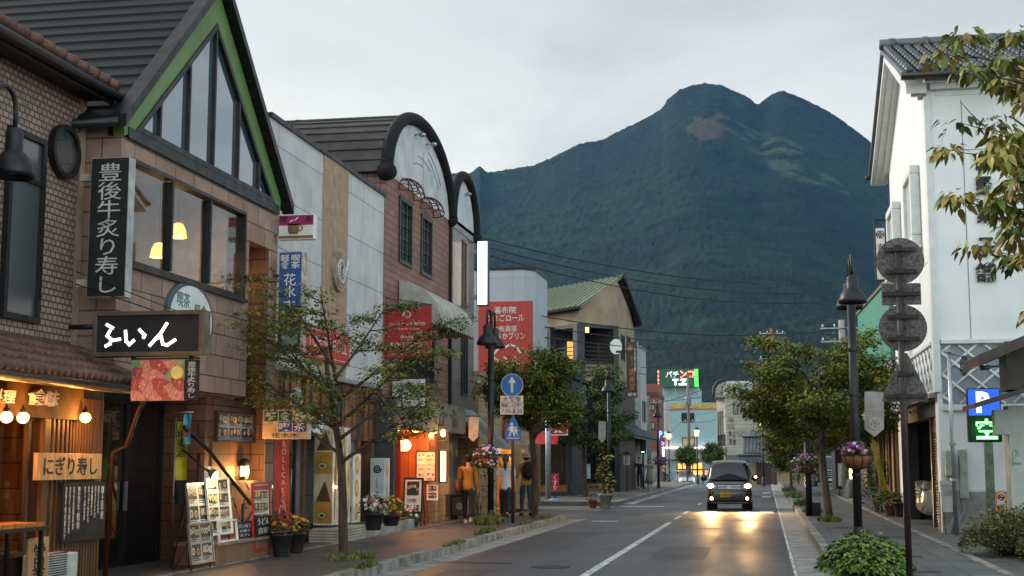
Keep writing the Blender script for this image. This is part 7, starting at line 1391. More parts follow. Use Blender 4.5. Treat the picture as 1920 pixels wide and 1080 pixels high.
T2 = utility('grey utility pole with crossarms next to the soba shop',1217,92,742,.15,arms=(755,),col='#5a5b5a')
T3 = utility('thin brown pole with antenna-like crossarms above the right-hand trees',1453,100,615,.12,arms=(625,650,672),col='#7a5a4a')
T4 = utility('pale concrete pole behind the tall right-hand street lamp',1587,60,600,.15,arms=(615,640),col='#8a8680')
sgn = T('led_text_board','black upright message board with tiny orange and blue lights by the soba shop','sign',(-6.5,76,2)); f = FS(76); a = RY(76,1200,822,1211,850); B().fb(f,a[0],a[1],a[2],a[3],-.2,0).done('board',m_blackm,sgn); b = B(); b.fb(f,a[0]+.08,a[0]+.14,a[2]+.05,a[2]+.1,0,.01); b.done('amber_light',ME('amber',(1,.4,.05),6),sgn); B().fb(f,a[1] - .14,a[1] - .08,a[2]+.05,a[2]+.1,0,.01).done('blue_light',ME('bluel',(.1,.4,1),6),sgn); B().tube([((a[0]+a[1])/2,76.1,.1),((a[0]+a[1])/2,76.1,a[3])],.06,8).done('post',m_dkgrey,sgn)
sgn = T('neon_shop_sign','red and blue neon vertical sign with white cross at the end of the street','neon sign',(-12,130,-1)); f = FS(130); a = RY(130,1241,824,1248,862); n_b = ME('neon_blue',(.15,.2,1),3); b = B(); b.fb(f,a[0],a[1],a[2],a[3],-.3,0); b.done('board',M('neon_back',h('#4a1a22'),.5),sgn); B().fb(f,a[0]+.08,a[1] - .08,a[2]+.3,a[3] - .7,0,.04).done('white_tube',ME('neon_white2',(1,.85,.9),5),sgn); b = B(); cu = (a[0]+a[1]) / 2; b.fb(f,cu - .14,cu +.14,a[3] - .42,a[3] - .34,0,.04); b.fb(f,cu - .04,cu +.04,a[3] - .52,a[3] - .24,0,.041); b.done('cross',n_r,sgn); b = B(); [b.ball(f.p(u,a[2]+.1+k *.26,.03),.05) for k in range(7) for u in (a[0],a[1])]; b.done('blue_bulb',n_b,sgn); B().tube([(cu,130.1,-1),(cu,130.1,a[2])],.08,8).done('post',m_dkgrey,sgn)
sgn = T('neon_p_sign','blue neon P with green and red neon tubes above the far crossing','neon sign',(-12,128,2)); f = FS(128); text(f,'P',*RY(128,1235,808,1242,821),0,n_b,sgn,th=.1,bold=.03); a = RY(128,1246,810,1258,815); b = B(); [b.fb(f,a[0]+k *.15,a[0]+.1+k *.15,a[2],a[3] - .02*(k % 2),0,.06) for k in range(4)]; b.done('green_tube',ME('neon_gr2',(.1,1,.3),4),sgn); a2 = RY(128,1244,817,1260,820); B().fb(f,a2[0],a2[1],a2[2],a2[3],0,.08).done('red_tube',ME('neon_rd2',(1,.2,.15),2.5),sgn); B().tube([(a[0],128.2,gz(128)),(a[0],128.2,a[3])],.07,8).done('post',m_dkgrey,sgn)
def wire(p,q,sag,r=.011,group='overhead wires across the mountain',label=None):
    p,q = Vector(p),Vector(q); b = B(); n = 24; b.tube([p.lerp(q,i /n) - Vector((0,0,sag *4*(i /n)*(1 - i /n))) for i in range(n +1)],r,4); o = b.done('overhead_wire',m_blackm); return tag(o,label or 'thin black overhead wire strung across the street before the mountain','wire',group)
X_ = lambda x,y,Y: px(x,y,Y=Y)
for (x0,y0,Y0_),(x1,y1,Y1_),s in (((893,443,37.4),(1582,528,60),.55),((893,458,37.4),(1582,544,60),.6),((893,472,37.4),(1582,562,60),.65)): wire(X_(x0,y0,Y0_),X_(x1,y1,Y1_),s,.016)
for (x0,y0,Y0_),(x1,y1,Y1_),s in (((1004,590,46),(1587,615,60),.5),((1004,610,46),(1453,625,100),.6),((1004,630,46),(1453,650,100),.4),((1217,750,92),(1587,640,60),.8),((1217,755,92),(1293,760,132),.5),((1293,765,132),(1453,672,100),.9),((1293,775,132),(1453,690,100),1.1),((1293,790,132),(1453,700,100),1.2),((1217,760,92),(1453,660,100),.5),((1217,842,92),(1293,770,132),.3),((1197,690,80),(1453,640,100),.3),((1197,700,80),(1587,650,60),.6)): wire(X_(x0,y0,Y0_),X_(x1,y1,Y1_),s,.018,'overhead wires at the far crossing','thin dark overhead wire in the tangle above the far crossing')

# ================================================================ TREES AND PLANTS
LEAF = [M('leaf_green',h('#5f7326'),.55,var=.35,scale=1.5),M('leaf_dark',h('#40521f'),.55,var=.3,scale=1.5),M('leaf_olive',h('#857f2c'),.55,var=.3,scale=1.5),M('leaf_russet',h('#8a5530'),.6,var=.3,scale=1.5)]
LEAFD = [M('leaf_deep',h('#415a29'),.55,var=.35,scale=1.5),M('leaf_deep2',h('#2d3f22'),.6,var=.3),M('leaf_mid',h('#5d6c2e'),.55,var=.3),M('leaf_rust',h('#6a4a2a'),.6)]
for m_ in LEAF + LEAFD:
    p_ = m_.node_tree.nodes['Principled BSDF']; p_.inputs['Specular IOR Level'].default_value = .25
    p_.inputs['Transmission Weight'].default_value = 0
m_bark = M('bark',h('#5d5248'),.9,var=.45,scale=9,bump=.5,bscale=30,stretch=(1,1,.25)); m_bark2 = M('bark_dark',h('#3f342b'),.9,var=.4,scale=9,bump=.5,bscale=30,stretch=(1,1,.25))
def leaf(b,p,d,up,s,r,curl=.25):
    """one pointed leaf of six faces' outline folded along its rib"""
    side = d.cross(up); side = side.normalized() if side.length > 1e-4 else Vector((1,0,0)); w = s * .3
    mid = p + d * s * .5 - up * s * curl * .3; tip = p + d * s - up * s * curl
    b.add([p,mid +side *w +up *s *.07,tip,mid - side *w +up *s *.07,mid],[(0,4,1),(4,2,1),(0,3,4),(4,3,2)])
def ovate(b,p,d,up,s,curl=.5):
    """a rounder drooping leaf with a pointed tip"""
    side = d.cross(up); side = side.normalized() if side.length > 1e-4 else Vector((1,0,0)); V = []
    for t,w in ((0,.02),(.22,.24),(.5,.31),(.78,.18),(1,.01)):
        c = p + d * s * t - up * s * curl * t * t; V += [c +side *s *w +up *s *.06*w *3,c,c - side *s *w +up *s *.06*w *3]
    b.add(V,[q for i in range(4) for q in ((3*i,3*i +1,3*i +4,3*i +3),(3*i +1,3*i +2,3*i +5,3*i +4))])
def tree(label,loc,H,clear,spread,seed,name='street_tree',nlimb=7,nsub=5,ntwig=4,leaves=26,ls=.07,flat=.3,trunk_r=.07,group=None,mats=LEAF,bark=None,weights=(5,3,3,.2),shape=1.0,droop=.45,lean=(0,0),cat='tree',bare=.0,rz=0,cl=.16,outer=0,big=0):
    r = random.Random(seed); t = T(name,label,cat,loc,group); tb = B(); lb = B(); O = Vector(loc)
    top = Vector((lean[0],lean[1],H)); fork = Vector((lean[0]*clear /H,lean[1]*clear /H,clear))
    def bez(a,b_,c_,n): return [a *(1 - q) ** 2+b_ *2*q *(1 - q)+c_ *q *q for q in [i /n for i in range(n +1)]]
    trunk = []
    for i in range(11):
        q = i / 10; trunk.append(O +Vector((lean[0]*q +.035*math.sin(q *7+seed),lean[1]*q +.035*math.cos(q *5+seed),(clear +(H - clear)*.55)*q)))
    tb.tube([O - Vector((0,0,.08))]+trunk,[trunk_r *1.5]+[trunk_r *(1.12 - .7*(i /10) ** 1.3) for i in range(11)],9)
    def cluster(p,d):
        if r.random() < bare: return
        if outer and math.hypot(p.x,p.y) < spread * outer and p.z < clear + (H - clear) * .78: return
        n = int(leaves *r.uniform(.6,1.3)); w = r.choices(range(4),weights)[0]; rad = cl * r.uniform(.75,1.35)
        for k in range(n):
            a = r.uniform(0,2*PI); q = rad * math.sqrt(r.random()); pp = p + Vector((q *math.cos(a),q *math.sin(a),r.gauss(0,rad *flat)))
            o = Vector((math.cos(a),math.sin(a),r.uniform(-droop - .35,.25))).normalized(); up = Vector((r.gauss(0,.35),r.gauss(0,.35),1)).normalized()
            lb.mi = w if r.random() < .75 else r.choices(range(4),weights)[0]; (ovate(lb,pp,o,up,ls *r.uniform(.6,1.2),r.uniform(.3,.9)) if big else leaf(lb,pp,o,up,ls *r.uniform(.7,1.3),r))
    for i in range(nlimb):
        q = (i +.3) / nlimb; z0 = clear * .92 + (H - clear) * .5 * q; base_ = Vector((lean[0]*z0 /H,lean[1]*z0 /H,z0)); a = i * 2.4 + r.uniform(-.4,.4)
        R_ = spread * (math.sin(PI *(.28+.62*q)) ** shape) * r.uniform(.8,1.12); zt = clear + (H - clear) * (.22+.74*q) + r.uniform(-.1,.1)
        end = Vector((lean[0]+R_ *math.cos(a),lean[1]+R_ *math.sin(a),zt)); ctl = base_.lerp(end,.45) + Vector((0,0,-.05*(zt - z0))); L1 = bez(base_,ctl,end,8); r1 = trunk_r * .45
        tb.tube([O +v for v in L1],[r1 *(1 - .8*j /8) for j in range(9)],6)
        for j in range(nsub):
            f = .38 + .62 * (j +r.random()*.6) / nsub; f = min(1,f); p0 = L1[min(8,int(f *8))]; aa = a + r.uniform(-1.2,1.2); ln = spread * r.uniform(.28,.55) * (1.15 - .4*f); e_ = p0 + Vector((ln *math.cos(aa),ln *math.sin(aa),r.uniform(.02,.3)*ln +.1*(1 - q)))
            L2 = bez(p0,p0.lerp(e_,.5) - Vector((0,0,.06)),e_,4); tb.tube([O +v for v in L2],[r1 *.36*(1 - .75*m_ /4) for m_ in range(5)],5)
            for k in range(ntwig):
                g = (k +1) / ntwig; p1 = L2[min(4,max(1,int(g *4)))]; a3 = aa + r.uniform(-1.3,1.3); l3 = spread * r.uniform(.08,.2); e3 = p1 + Vector((l3 *math.cos(a3),l3 *math.sin(a3),l3 *r.uniform(.05,.5)))
                tb.tube([O +p1,O +p1.lerp(e3,.5) - Vector((0,0,.01)),O +e3],[r1 *.14,r1 *.11,r1 *.06],4); cluster(O +e3,e3 - p1)
    tb.done('trunk',bark or m_bark,t,fix=False); lb.done('crown',list(mats),t,fix=False)
    if rz: t.rotation_euler.z = rz
    return t
tree('sparse dogwood tree with bare fine twigs in front of the white shop',(-6.2,20.0,.145),4.55,1.5,1.72,11,name='dogwood_tree',nlimb=13,nsub=8,ntwig=7,leaves=36,ls=.054,trunk_r=.068,bare=.45,outer=.66,flat=.16,weights=(4,6,3,.15),cl=.18,shape=.5,lean=(-.38,.1),bark=m_bark2)
tree('leafy young tree beside the red medicine sign',(-5.9,35.5,.145),4.75,2.2,1.12,5,lean=(-.2,0),nlimb=12,nsub=7,ntwig=5,leaves=52,ls=.09,trunk_r=.09,bark=m_bark2,weights=(5,4,2,.15),cl=.24,shape=.7)
tree('deep green tree behind the lamp with the grey pennant, before the dark house',(-7.5,57.5,.145),6.0,1.7,1.6,8,nlimb=12,nsub=7,ntwig=5,leaves=46,ls=.11,mats=LEAFD,trunk_r=.1,cl=.28,shape=.6,bark=m_bark2)
tree('full rounded green tree on the right pavement beside the short basket post',(1.5,35.2,.145),4.95,1.75,1.75,21,nlimb=14,nsub=8,ntwig=6,leaves=54,ls=.09,trunk_r=.095,cl=.25,shape=.75,weights=(6,3,3,.15),lean=(-.15,0))
tree('second tree on the right pavement, further along and half hidden',(1.35,47.5,.145),4.7,1.7,1.5,31,nlimb=12,nsub=7,ntwig=5,leaves=40,ls=.1,trunk_r=.08,cl=.25)
tree('slim olive tree with thin trunk at the far end of the right pavement',(1.2,66,.145),4.3,1.4,1.3,41,nlimb=10,nsub=6,ntwig=4,leaves=36,ls=.12,trunk_r=.06,cl=.3,weights=(3,2,5,1))
tree('bushy dark evergreen beside the tiled gatehouse',(2.2,96,.0),4.0,.5,1.7,43,name='evergreen_tree',nlimb=12,nsub=6,ntwig=4,leaves=40,ls=.16,trunk_r=.09,cl=.4,mats=LEAFD)
g = px(1288,880,Y=114); tree('small street tree in front of the lit arcade entrance',(g.x,114,gz(114)),3.6,1.7,.6,51,mats=LEAFD,nlimb=9,nsub=6,ntwig=4,leaves=32,ls=.14,trunk_r=.07,cl=.32)
g = px(1337,880,Y=120); tree('small street tree behind the black van, left of the cream block',(g.x,120,gz(120)),4.0,1.8,.7,52,mats=LEAFD,nlimb=9,nsub=6,ntwig=4,leaves=34,ls=.15,trunk_r=.07,cl=.35)
# near tree reaching in from the right, large autumn-tinged leaves
tree('near dogwood tree with large olive and russet leaves reaching in at the right edge',(3.92,12.6,.13),5.9,2.4,1.95,4,name='dogwood_tree',nlimb=17,nsub=7,ntwig=5,bare=.22,leaves=38,ls=.09,big=1,trunk_r=.1,bark=m_bark2,cl=.15,flat=.22,droop=1.0,weights=(6,2,7,.45),shape=.45,mats=[M('leaf_n1',h('#667428'),.5,var=.3),M('leaf_n2',h('#47541f'),.5),M('leaf_n3',h('#97893a'),.5,var=.3),M('leaf_n4',h('#8f683a'),.5)])

def plant(label,loc,rx,ry,hgt,n,ls,seed,name='shrub',cat='shrub',mats=LEAFD,group=None,weights=(4,3,3,1),droop=.3,par=None,stems=True,flowers=0,fcols=(),pname='leaves'):
    """a mound of leaves on short stems; optional flowers of five petals"""
    r = random.Random(seed); t = par or T(name,label,cat,loc,group); O = Vector(loc); lb = B(); sb = B(); tops = []
    for i in range(n):
        a = r.uniform(0,2*PI); q = math.sqrt(r.random()); u = r.random() ** .6; k_ = math.sqrt(max(0,1 - (q *.98) ** 2)); p = O + Vector((rx *q *math.cos(a),ry *q *math.sin(a),hgt *(k_ *(.35+.65*u))*r.uniform(.8,1.12)))
        d = Vector((math.cos(a)*(q +.3),math.sin(a)*(q +.3),r.uniform(-droop,.7))).normalized(); up = Vector((r.gauss(0,.4),r.gauss(0,.4),1)).normalized(); lb.mi = r.choices(range(4),weights)[0]; (ovate(lb,p,d,up,ls *r.uniform(.6,1.3)) if name =='ivy_shrub' else leaf(lb,p,d,up,ls *r.uniform(.6,1.35),r)); tops.append(p)
    if stems:
        for i in range(max(8,n // 30)): sb.tube([O +Vector((r.uniform(-.3,.3)*rx,r.uniform(-.3,.3)*ry,0)),r.choice(tops)],[ls *.05+.003,.002],4)
        sb.done('stems',m_bark2,t,fix=False)
    lb.done(pname,list(mats),t,fix=False)
    if flowers:
        fb_ = B()
        for i in range(flowers):
            a = r.uniform(0,2*PI); q = math.sqrt(r.random()); k_ = math.sqrt(max(0,1 - q *q *.9)); c = O + Vector((rx *1.03*q *math.cos(a),ry *1.03*q *math.sin(a),hgt *(k_ *r.uniform(.55,1.1))+.02)); nn = Vector((math.cos(a)*q +r.gauss(0,.2),math.sin(a)*q - .35,.8)).normalized(); e1 = nn.orthogonal().normalized(); e2 = nn.cross(e1); s = ls * r.uniform(.45,.75); fb_.mi = r.randrange(len(fcols))
            for k in range(5): t0 = k * 2 * PI / 5; o1 = e1 * math.cos(t0) + e2 * math.sin(t0); o2 = e1 * math.cos(t0 +.62) + e2 * math.sin(t0 +.62); o0 = e1 * math.cos(t0 - .62) + e2 * math.sin(t0 - .62); fb_.add([c,c +o0 *s *.7+nn *s *.1,c +o1 *s +nn *s *.2,c +o2 *s *.7+nn *s *.1],[(0,1,2,3)])
        fb_.done('flowers',list(fcols),t,fix=False)
    return t
F_pur = M('petal_purple',h('#7a4a9a'),.6); F_mag = M('petal_magenta',h('#82286c'),.6); F_lil = M('petal_lilac',h('#b9a4c4'),.6); F_yel = M('petal_yellow',h('#a8861a'),.6); F_pink = M('petal_pink',h('#a67a84'),.6); F_wht = M('petal_white',h('#c9c4b8'),.6); F_red = M('petal_red',h('#7e1a2a'),.6)
def basket(label,c,r_,mat,seed,fc,full=False,group='hanging flower baskets'):
    t = T('flower_basket',label,'flower basket',c,group); b = B(); b.lathe(c,[(.02,-.2),(r_ *.6,-.17),(r_ *.9,-.06),(r_,.04),(r_ *.93,.04),(r_ *.5,-.05)],18); b.done('basket',mat,t); b = B()
    for k in range(10): a = k * PI / 5; b.tube([Vector(c)+Vector((r_ *f *math.cos(a)*1.02,r_ *f *math.sin(a)*1.02,z)) for f,z in ((.1,-.21),(.62,-.175),(.92,-.06),(1.02,.05))],.007,4)
    b.tube([Vector(c)+Vector((r_ *1.02*math.cos(k *PI /10),r_ *1.02*math.sin(k *PI /10),.045)) for k in range(21)],.01,5); b.done('wire_frame',m_black,t)
    plant('',Vector(c)+Vector((0,0,.02)),r_ *(1.35 if full else 1.05),r_ *(1.35 if full else 1.05),.3 if full else .22,420 if full else 230,.06,seed,par=t,flowers=90 if full else 46,fcols=fc,droop=1.2 if full else .3)
    if full: plant('',Vector(c)+Vector((0,0,-.2)),r_ *1.3,r_ *1.3,.25,260,.06,seed +1,par=t,flowers=50,fcols=fc,droop=1.5,stems=False)
    return t
m_coir = M('coir',h('#7d5430'),.9,var=.35,scale=12,bump=.6,bscale=60)
c = px(1607,858,Y=24.62); basket('coir basket of magenta and white petunias on the tall right-hand lamp',(c.x,24.62,c.z),.27,m_coir,3,[F_mag,F_mag,F_lil,F_pur])
c = px(914,862,Y=31.8); basket('overflowing lilac petunia basket on the twin lamp beside the walking woman in mustard',(c.x,31.8,c.z),.27,m_coir,5,[F_lil,F_pur,F_lil],True)
c = px(1515,874,Y=37.7); basket('overflowing pink and lilac basket on the short post by the right-hand tree',(c.x,37.7,c.z),.32,m_coir,7,[F_lil,F_pink,F_mag],True)
c = px(1238,866,Y=77.7); basket('small dark purple basket on the far lamp by the walking couple',(c.x,77.7,c.z),.3,m_coir,9,[F_pur,F_mag],True)
def pot(label,loc,r_,hh,mat,seed,fc,spread=1.35,n=300,fl=60,hp=.35,mats=LEAFD,ls=.07,group=None,w=(4,3,3,1)):
    t = T('flower_pot',label,'flower pot',loc,group); b = B(); b.lathe(loc,[(r_ *.7,0),(r_ *.74,.02),(r_ *.95,hh *.85),(r_ *1.05,hh *.87),(r_ *1.05,hh),(r_ *.92,hh),(r_ *.9,hh - .04),(.01,hh - .04)],18); b.done('pot',mat,t)
    plant('',Vector(loc)+Vector((0,0,hh - .03)),r_ *spread,r_ *spread,hp,n,ls,seed,par=t,flowers=fl,fcols=fc,mats=mats,weights=w); return t
m_potb = M('pot_black',h('#1f2021'),.5,var=.3); m_pott = M('pot_terracotta',h('#7e4a34'),.8,var=.3)
g = px(527,1042,Z=.16); pot('black tub of dark red and yellow flowers at the end of the cafe step',(g.x,g.y,.155),.16,.34,m_potb,1,[F_yel,F_red,F_red],fl=34)
g = px(553,1036,Z=.16); pot('black tub of bright yellow chrysanthemums beside the glass shop door',(g.x - .02,g.y +.1,.155),.15,.32,m_potb,2,[F_yel,F_yel,F_red],hp=.28,fl=44)
g = px(700,994,Z=.38); pot('black tub of pale pink daisies beside the white pillar board',(g.x,g.y,.38),.18,.3,m_potb,3,[F_pink,F_wht,F_pink],fl=38)
g = px(733,988,Z=.36); pot('dark tub of golden flowers between the pink daisies and the black menu stand',(g.x,g.y,.38),.18,.2,m_potb,4,[F_yel],fl=52)
g = px(752,990,Z=.16); pot('low blue planter with small white flowers under the black menu stand',(g.x +.15,g.y +.2,.165),.2,.14,M('pot_blue',h('#2a3d55'),.5),5,[F_wht],fl=18,hp=.3)
# potted plants before the timber shop
for k,(x,y,r_,hh,lab,col) in enumerate(((1652,952,.2,.3,'terracotta pot with upright red flowering plant by the timber shop',[F_red,F_pink]),(1672,966,.2,.28,'terracotta pot of fresh green hosta leaves by the timber shop',[]),(1690,968,.2,.38,'black plastic tub with a wispy plant by the timber shop',[]),(1640,945,.15,.24,'small terracotta pot at the back of the plants by the timber shop',[]))):
    g = px(x,y,Z=.15); pot(lab,(g.x,g.y,.14),r_,hh,(m_pott,m_pott,m_potb,m_pott)[k],20+k,col or [F_wht],fl=24 if col else 0,hp=(.7,.4,.35,.5)[k],n=(420,240,150,260)[k],ls=(.09,.15,.09,.09)[k],spread=(1.6,1.9,1.6,1.7)[k],mats=LEAF if k ==1 else LEAFD)
plant('tall dark bush growing behind the pots at the timber shop',(3.25,41.5,.14),.55,.5,1.7,700,.1,31,name='bush',cat='bush')
plant('ivy covered shrub with round bright leaves at the foot of the right-hand lamp',(1.22,18.2,.14),.56,.55,.5,2600,.085,33,name='ivy_shrub',mats=[M('ivy_a',h('#5e7a2a'),.5,var=.25),M('ivy_b',h('#4a6624'),.5,var=.25),M('ivy_c',h('#7d8f3a'),.5,var=.2),M('ivy_d',h('#34481c'),.5)])
for k,(x,y,rx,ry,hh) in enumerate(((3.75,22.5,.8,.8,.75),(4.4,21.2,.8,.9,.8),(4.3,23.6,.8,.7,.72))): plant(('low clipped hedge bush nearest the kerb at the right edge','clipped hedge bush at the lower right corner','clipped hedge bush in front of the yellow no smoking sign')[k],(x,y,.13),rx,ry,hh,5200,.055,36+k,name='hedge_bush',cat='hedge',mats=[M('hedge_a',h('#4a5420'),.6,var=.3),M('hedge_b',h('#343c18'),.6),M('hedge_c',h('#6a6a2a'),.6),M('hedge_d',h('#8a7a3a'),.6)])
# weeds: tufts of blades at tree feet and kerb joints, each tuft a plant
def tuft(label,x,y,rx,ry,hh,n,seed,z=.145,name='weed_patch'):
    r = random.Random(seed); b = B()
    for i in range(n):
        a = r.uniform(0,2*PI); q = math.sqrt(r.random()); p = Vector((x +rx *q *math.cos(a),y +ry *q *math.sin(a),z)); d = Vector((r.gauss(0,.4),r.gauss(0,.4),1)).normalized(); s = hh * r.uniform(.4,1.2) * (1.15 - .6*q); w = Vector((math.cos(a *3),math.sin(a *3),0)) * .008; b.mi = r.choices(range(4),(4,3,3,1))[0]
        b.add([p - w,p +w,p +d *s *.6+w *.8+Vector((0,0,0)),p +d *s +Vector((d.x,d.y,-.2))*s *.4,p +d *s *.6 - w *.8],[(0,1,2,4),(4,2,3)])
    o = b.done(name,[M('grass_a',h('#5a6a2c'),.8,var=.3),M('grass_b',h('#3e4c1e'),.8),M('grass_c',h('#7a7a3a'),.8),M('grass_d',h('#8a7a4a'),.8)],fix=False); return tag(o,label,'weeds')
tuft('grass patch around the foot of the sparse dogwood tree',-6.1,19.9,.34,.75,.13,900,1); tuft('weedy plant at the foot of the twin lamp beside the walking women',-6.3,31.2,.3,.5,.35,500,2)
for k,(x,y,rx,ry,hh,n) in enumerate(((-5.62,27.5,.12,.9,.16,380),(-5.5,31.5,.08,1.1,.1,300),(-5.6,34.9,.2,.7,.14,300),(-5.36,23.6,.07,.9,.09,240),(-5.36,18.2,.08,.5,.14,200))): tuft(('weeds along the left kerb before the black menu stand','thin weeds in the kerb joint below the blue road signs','grass at the foot of the leafy young tree','thin weeds in the kerb joint near the sparse dogwood','clump of weeds at the very front of the left kerb')[k],x,y,rx,ry,hh,n,5+k)
for k,(x,y,rx,ry,hh,n) in enumerate(((1.5,34.6,.3,.8,.2,500),(1.3,40.5,.28,.7,.25,450),(1.2,47.5,.3,.9,.3,450),(1.15,58,.35,1.4,.4,450),(1.15,70,.35,1.6,.45,420))): tuft(('grass at the foot of the full rounded tree','grass between the short basket post and the kerb','grass at the foot of the second right-hand tree','taller grass strip further along the right kerb','farthest grass clump on the right kerb')[k],x,y,rx,ry,hh,n,15+k)
g = px(1135,945,Z=.15); pot('pale planter with a lone yellow green sapling at the kerb corner',(g.x,g.y,.0),.24,.5,M('planter_pale',h('#8d8a80'),.8),61,[F_wht],fl=0,hp=1.5,n=150,ls=.17,spread=1.0,mats=LEAF,w=(1,0,6,0)); pot('small terracotta pot beside the pale planter at the kerb corner',(g.x - .45,g.y +.1,.0),.16,.28,m_pott,62,[F_wht],fl=0,hp=.2,n=60)
plant('tall dark bush growing beside the lit doorway of the mosaic shop',(-7.55,35.9,.14),.5,.7,1.9,520,.085,71,name='bush',cat='bush',weights=(3,4,2,1)); plant('yellowing shrub in front of the cream shop',(-7.45,44.2,.1),.4,.5,1.3,200,.09,72,name='shrub',mats=LEAF,weights=(2,2,5,2))
plant('low dark garden shrub under the shop window of the green-roofed house',(-8.3,63.3,.14),.9,.6,.6,420,.11,73,name='shrub'); plant('dark ivy bush spilling along the far right pavement',(2.6,84,.14),.9,3.5,2.2,700,.22,74,name='bush',cat='bush')
pm = T('air_pump_box','dark plastic wheeled bin with a square vent beside the cedar wall','bin',(-7.5,33.8,.15)); B().box(-7.72,-7.3,33.55,34.0,.25,.72).done('bin_body',m_dkgrey,pm,bevel=.03); B().box(-7.74,-7.28,33.53,34.02,.72,.78).done('lid',m_blackm,pm,bevel=.015); B().disc(FS(33.55),-7.5,.48,.09,0,.02,16).done('dial',m_grey,pm); [B().ball((x,y,.2),.05).done('castor',m_blackm,pm) for x in (-7.68,-7.34) for y in (33.6,33.95)]

# ================================================================ VEHICLES
def loft(b,secs,closed=True,caps=True):
    k = len(secs[0]); V = [v for s_ in secs for v in s_]; f = []
    for i in range(len(secs) - 1):
        for j in range(k if closed else k - 1): f.append((i *k +j,i *k +(j +1) % k,(i +1)*k +(j +1) % k,(i +1)*k +j))
    if caps: f += [tuple(range(k))[::-1],tuple(range((len(secs) - 1)*k,len(secs)*k))]
    sm,b.sm = b.sm,True; b.add(V,f); b.sm = sm; return b
def paint(name,col,rough=.2):
    if name in MC: return MC[name]
    m,t,n,l,p = _nodes(name); p.inputs['Base Color'].default_value = col + (1,); p.inputs['Roughness'].default_value = rough; p.inputs['Metallic'].default_value = .35; p.inputs['Coat Weight'].default_value = .8; p.inputs['Coat Roughness'].default_value = .05; MC[name] = m; return m
def vehicle(label,cat,loc,rz,body,cabin,paintm,wheel_r=.28,wheels=(.62,2.95),name='car',glassm=None):
    """body: rows (y, half width, sill z, belt z); cabin: rows (y, half width at belt, half width at roof, belt z, roof z). Front of the car at y=0, facing -Y"""
    t = T(name,label,cat,(0,0,0)); b = B(); S_ = []
    for y,w,z0,z1 in body:
        hgt = z1 - z0; pts = [(-w *.93,z0),(-w *.99,z0 +hgt *.12),(-w,z0 +hgt *.4),(-w *.985,z0 +hgt *.7),(-w *.95,z0 +hgt *.9),(-w *.86,z1)]; pts = pts + [(0,z1 +.015)] + [(-u,v) for u,v in pts[::-1]]; S_.append([Vector((u,y,v)) for u,v in pts])
    loft(b,S_); o = b.done('body',paintm,t); s2 = o.modifiers.new('smooth','SUBSURF'); s2.levels = 1; s2.render_levels = 2
    cb_ = B(); S_ = []
    for y,w0,w1,z0,z1 in cabin:
        hgt = z1 - z0; pts = [(-w0,z0),(-(w0 *.6+w1 *.4),z0 +hgt *.4),(-w1,z0 +hgt *.86),(-w1 *.88,z1 - .008)]; pts = pts + [(0,z1 +.012)] + [(-u,v) for u,v in pts[::-1]]; S_.append([Vector((u,y,v)) for u,v in pts])
    loft(cb_,S_); o = cb_.done('cabin',paintm,t); s2 = o.modifiers.new('smooth','SUBSURF'); s2.levels = 1; s2.render_levels = 2
    for y in wheels:
        for s_ in (-1,1):
            w = body[len(body) // 2][1]; ax = (Vector((0,1,0)),Vector((0,0,1)),Vector((s_,0,0))); c = Vector((s_ *(w - .19),y,wheel_r))
            wh = B().lathe(c,[(wheel_r *.62,0),(wheel_r *.9,0),(wheel_r,.03),(wheel_r,.15),(wheel_r *.92,.18),(wheel_r *.66,.185),(wheel_r *.64,.15)],24,ax).done('wheel',M('tyre',h('#141414'),.85),t); rb = B(); rb.lathe(c,[(.04,.17),(wheel_r *.2,.165)],14,ax)
            for k in range(7): a = k * 2 * PI / 7; p0 = c + ax[0] * (.05*math.cos(a)) + ax[1] * (.05*math.sin(a)) + ax[2] * .15; p1 = c + ax[0] * (wheel_r *.64*math.cos(a)) + ax[1] * (wheel_r *.64*math.sin(a)) + ax[2] * .16; rb.tube([p0,p1],.022,5)
            rb.lathe(c,[(wheel_r *.56,.15),(wheel_r *.66,.17),(wheel_r *.66,.12)],24,ax); rb.done('rim',m_steel,wh); B().lathe(c,[(.01,.1),(wheel_r *.6,.1)],18,ax).done('hub_dark',m_blackm,wh)
    return t
def finish(t,loc,rz): t.location = loc; t.rotation_euler = (0,0,rz); return t
f0 = FS(0)
m_lens = MG('lens_glass',(.9,.9,.9),.08,1.0); m_chrome = M('chrome',h('#b9bcc0'),.12,.9,var=.05); m_hl = ME('headlight',(1,.66,.3),80); m_fog = ME('foglight',(1,.55,.2),45); m_ind = ME('indicator',(1,.42,.08),40)
m_wind = MG('windscreen',(.28,.32,.33),.14,1.6)
# --- black kei van coming towards us
body = [(0.0,.56,.34,.60),(.03,.66,.26,.74),(.1,.72,.22,.84),(.3,.745,.2,.93),(.62,.75,.2,.99),(1.0,.75,.2,1.02),(1.8,.75,.2,1.03),(2.7,.75,.22,1.04),(3.25,.73,.25,1.04),(3.38,.68,.35,1.0)]
cabin = [(.58,.70,.60,.97,1.0),(.66,.715,.60,.985,1.12),(.92,.725,.61,1.0,1.46),(1.12,.73,.615,1.0,1.6),(1.4,.735,.62,1.0,1.645),(2.2,.735,.62,1.0,1.66),(3.0,.73,.61,1.0,1.63),(3.3,.7,.58,1.0,1.52)]
van = vehicle('black van with lit yellow headlights and an orange indicator driving towards the viewer','van',(0,0,0),0,body,cabin,paint('paint_black',h('#1a1a1c')),name='van')
def P3(u,t): # a point on the windscreen, u across (-1..1), t up (0..1)
    y = .55 + .53 * t ** .9 + .1 * u * u; z = 1.01 + .545 * t; w = .66 - .085 * t; return Vector((u *w,y - .035,z))
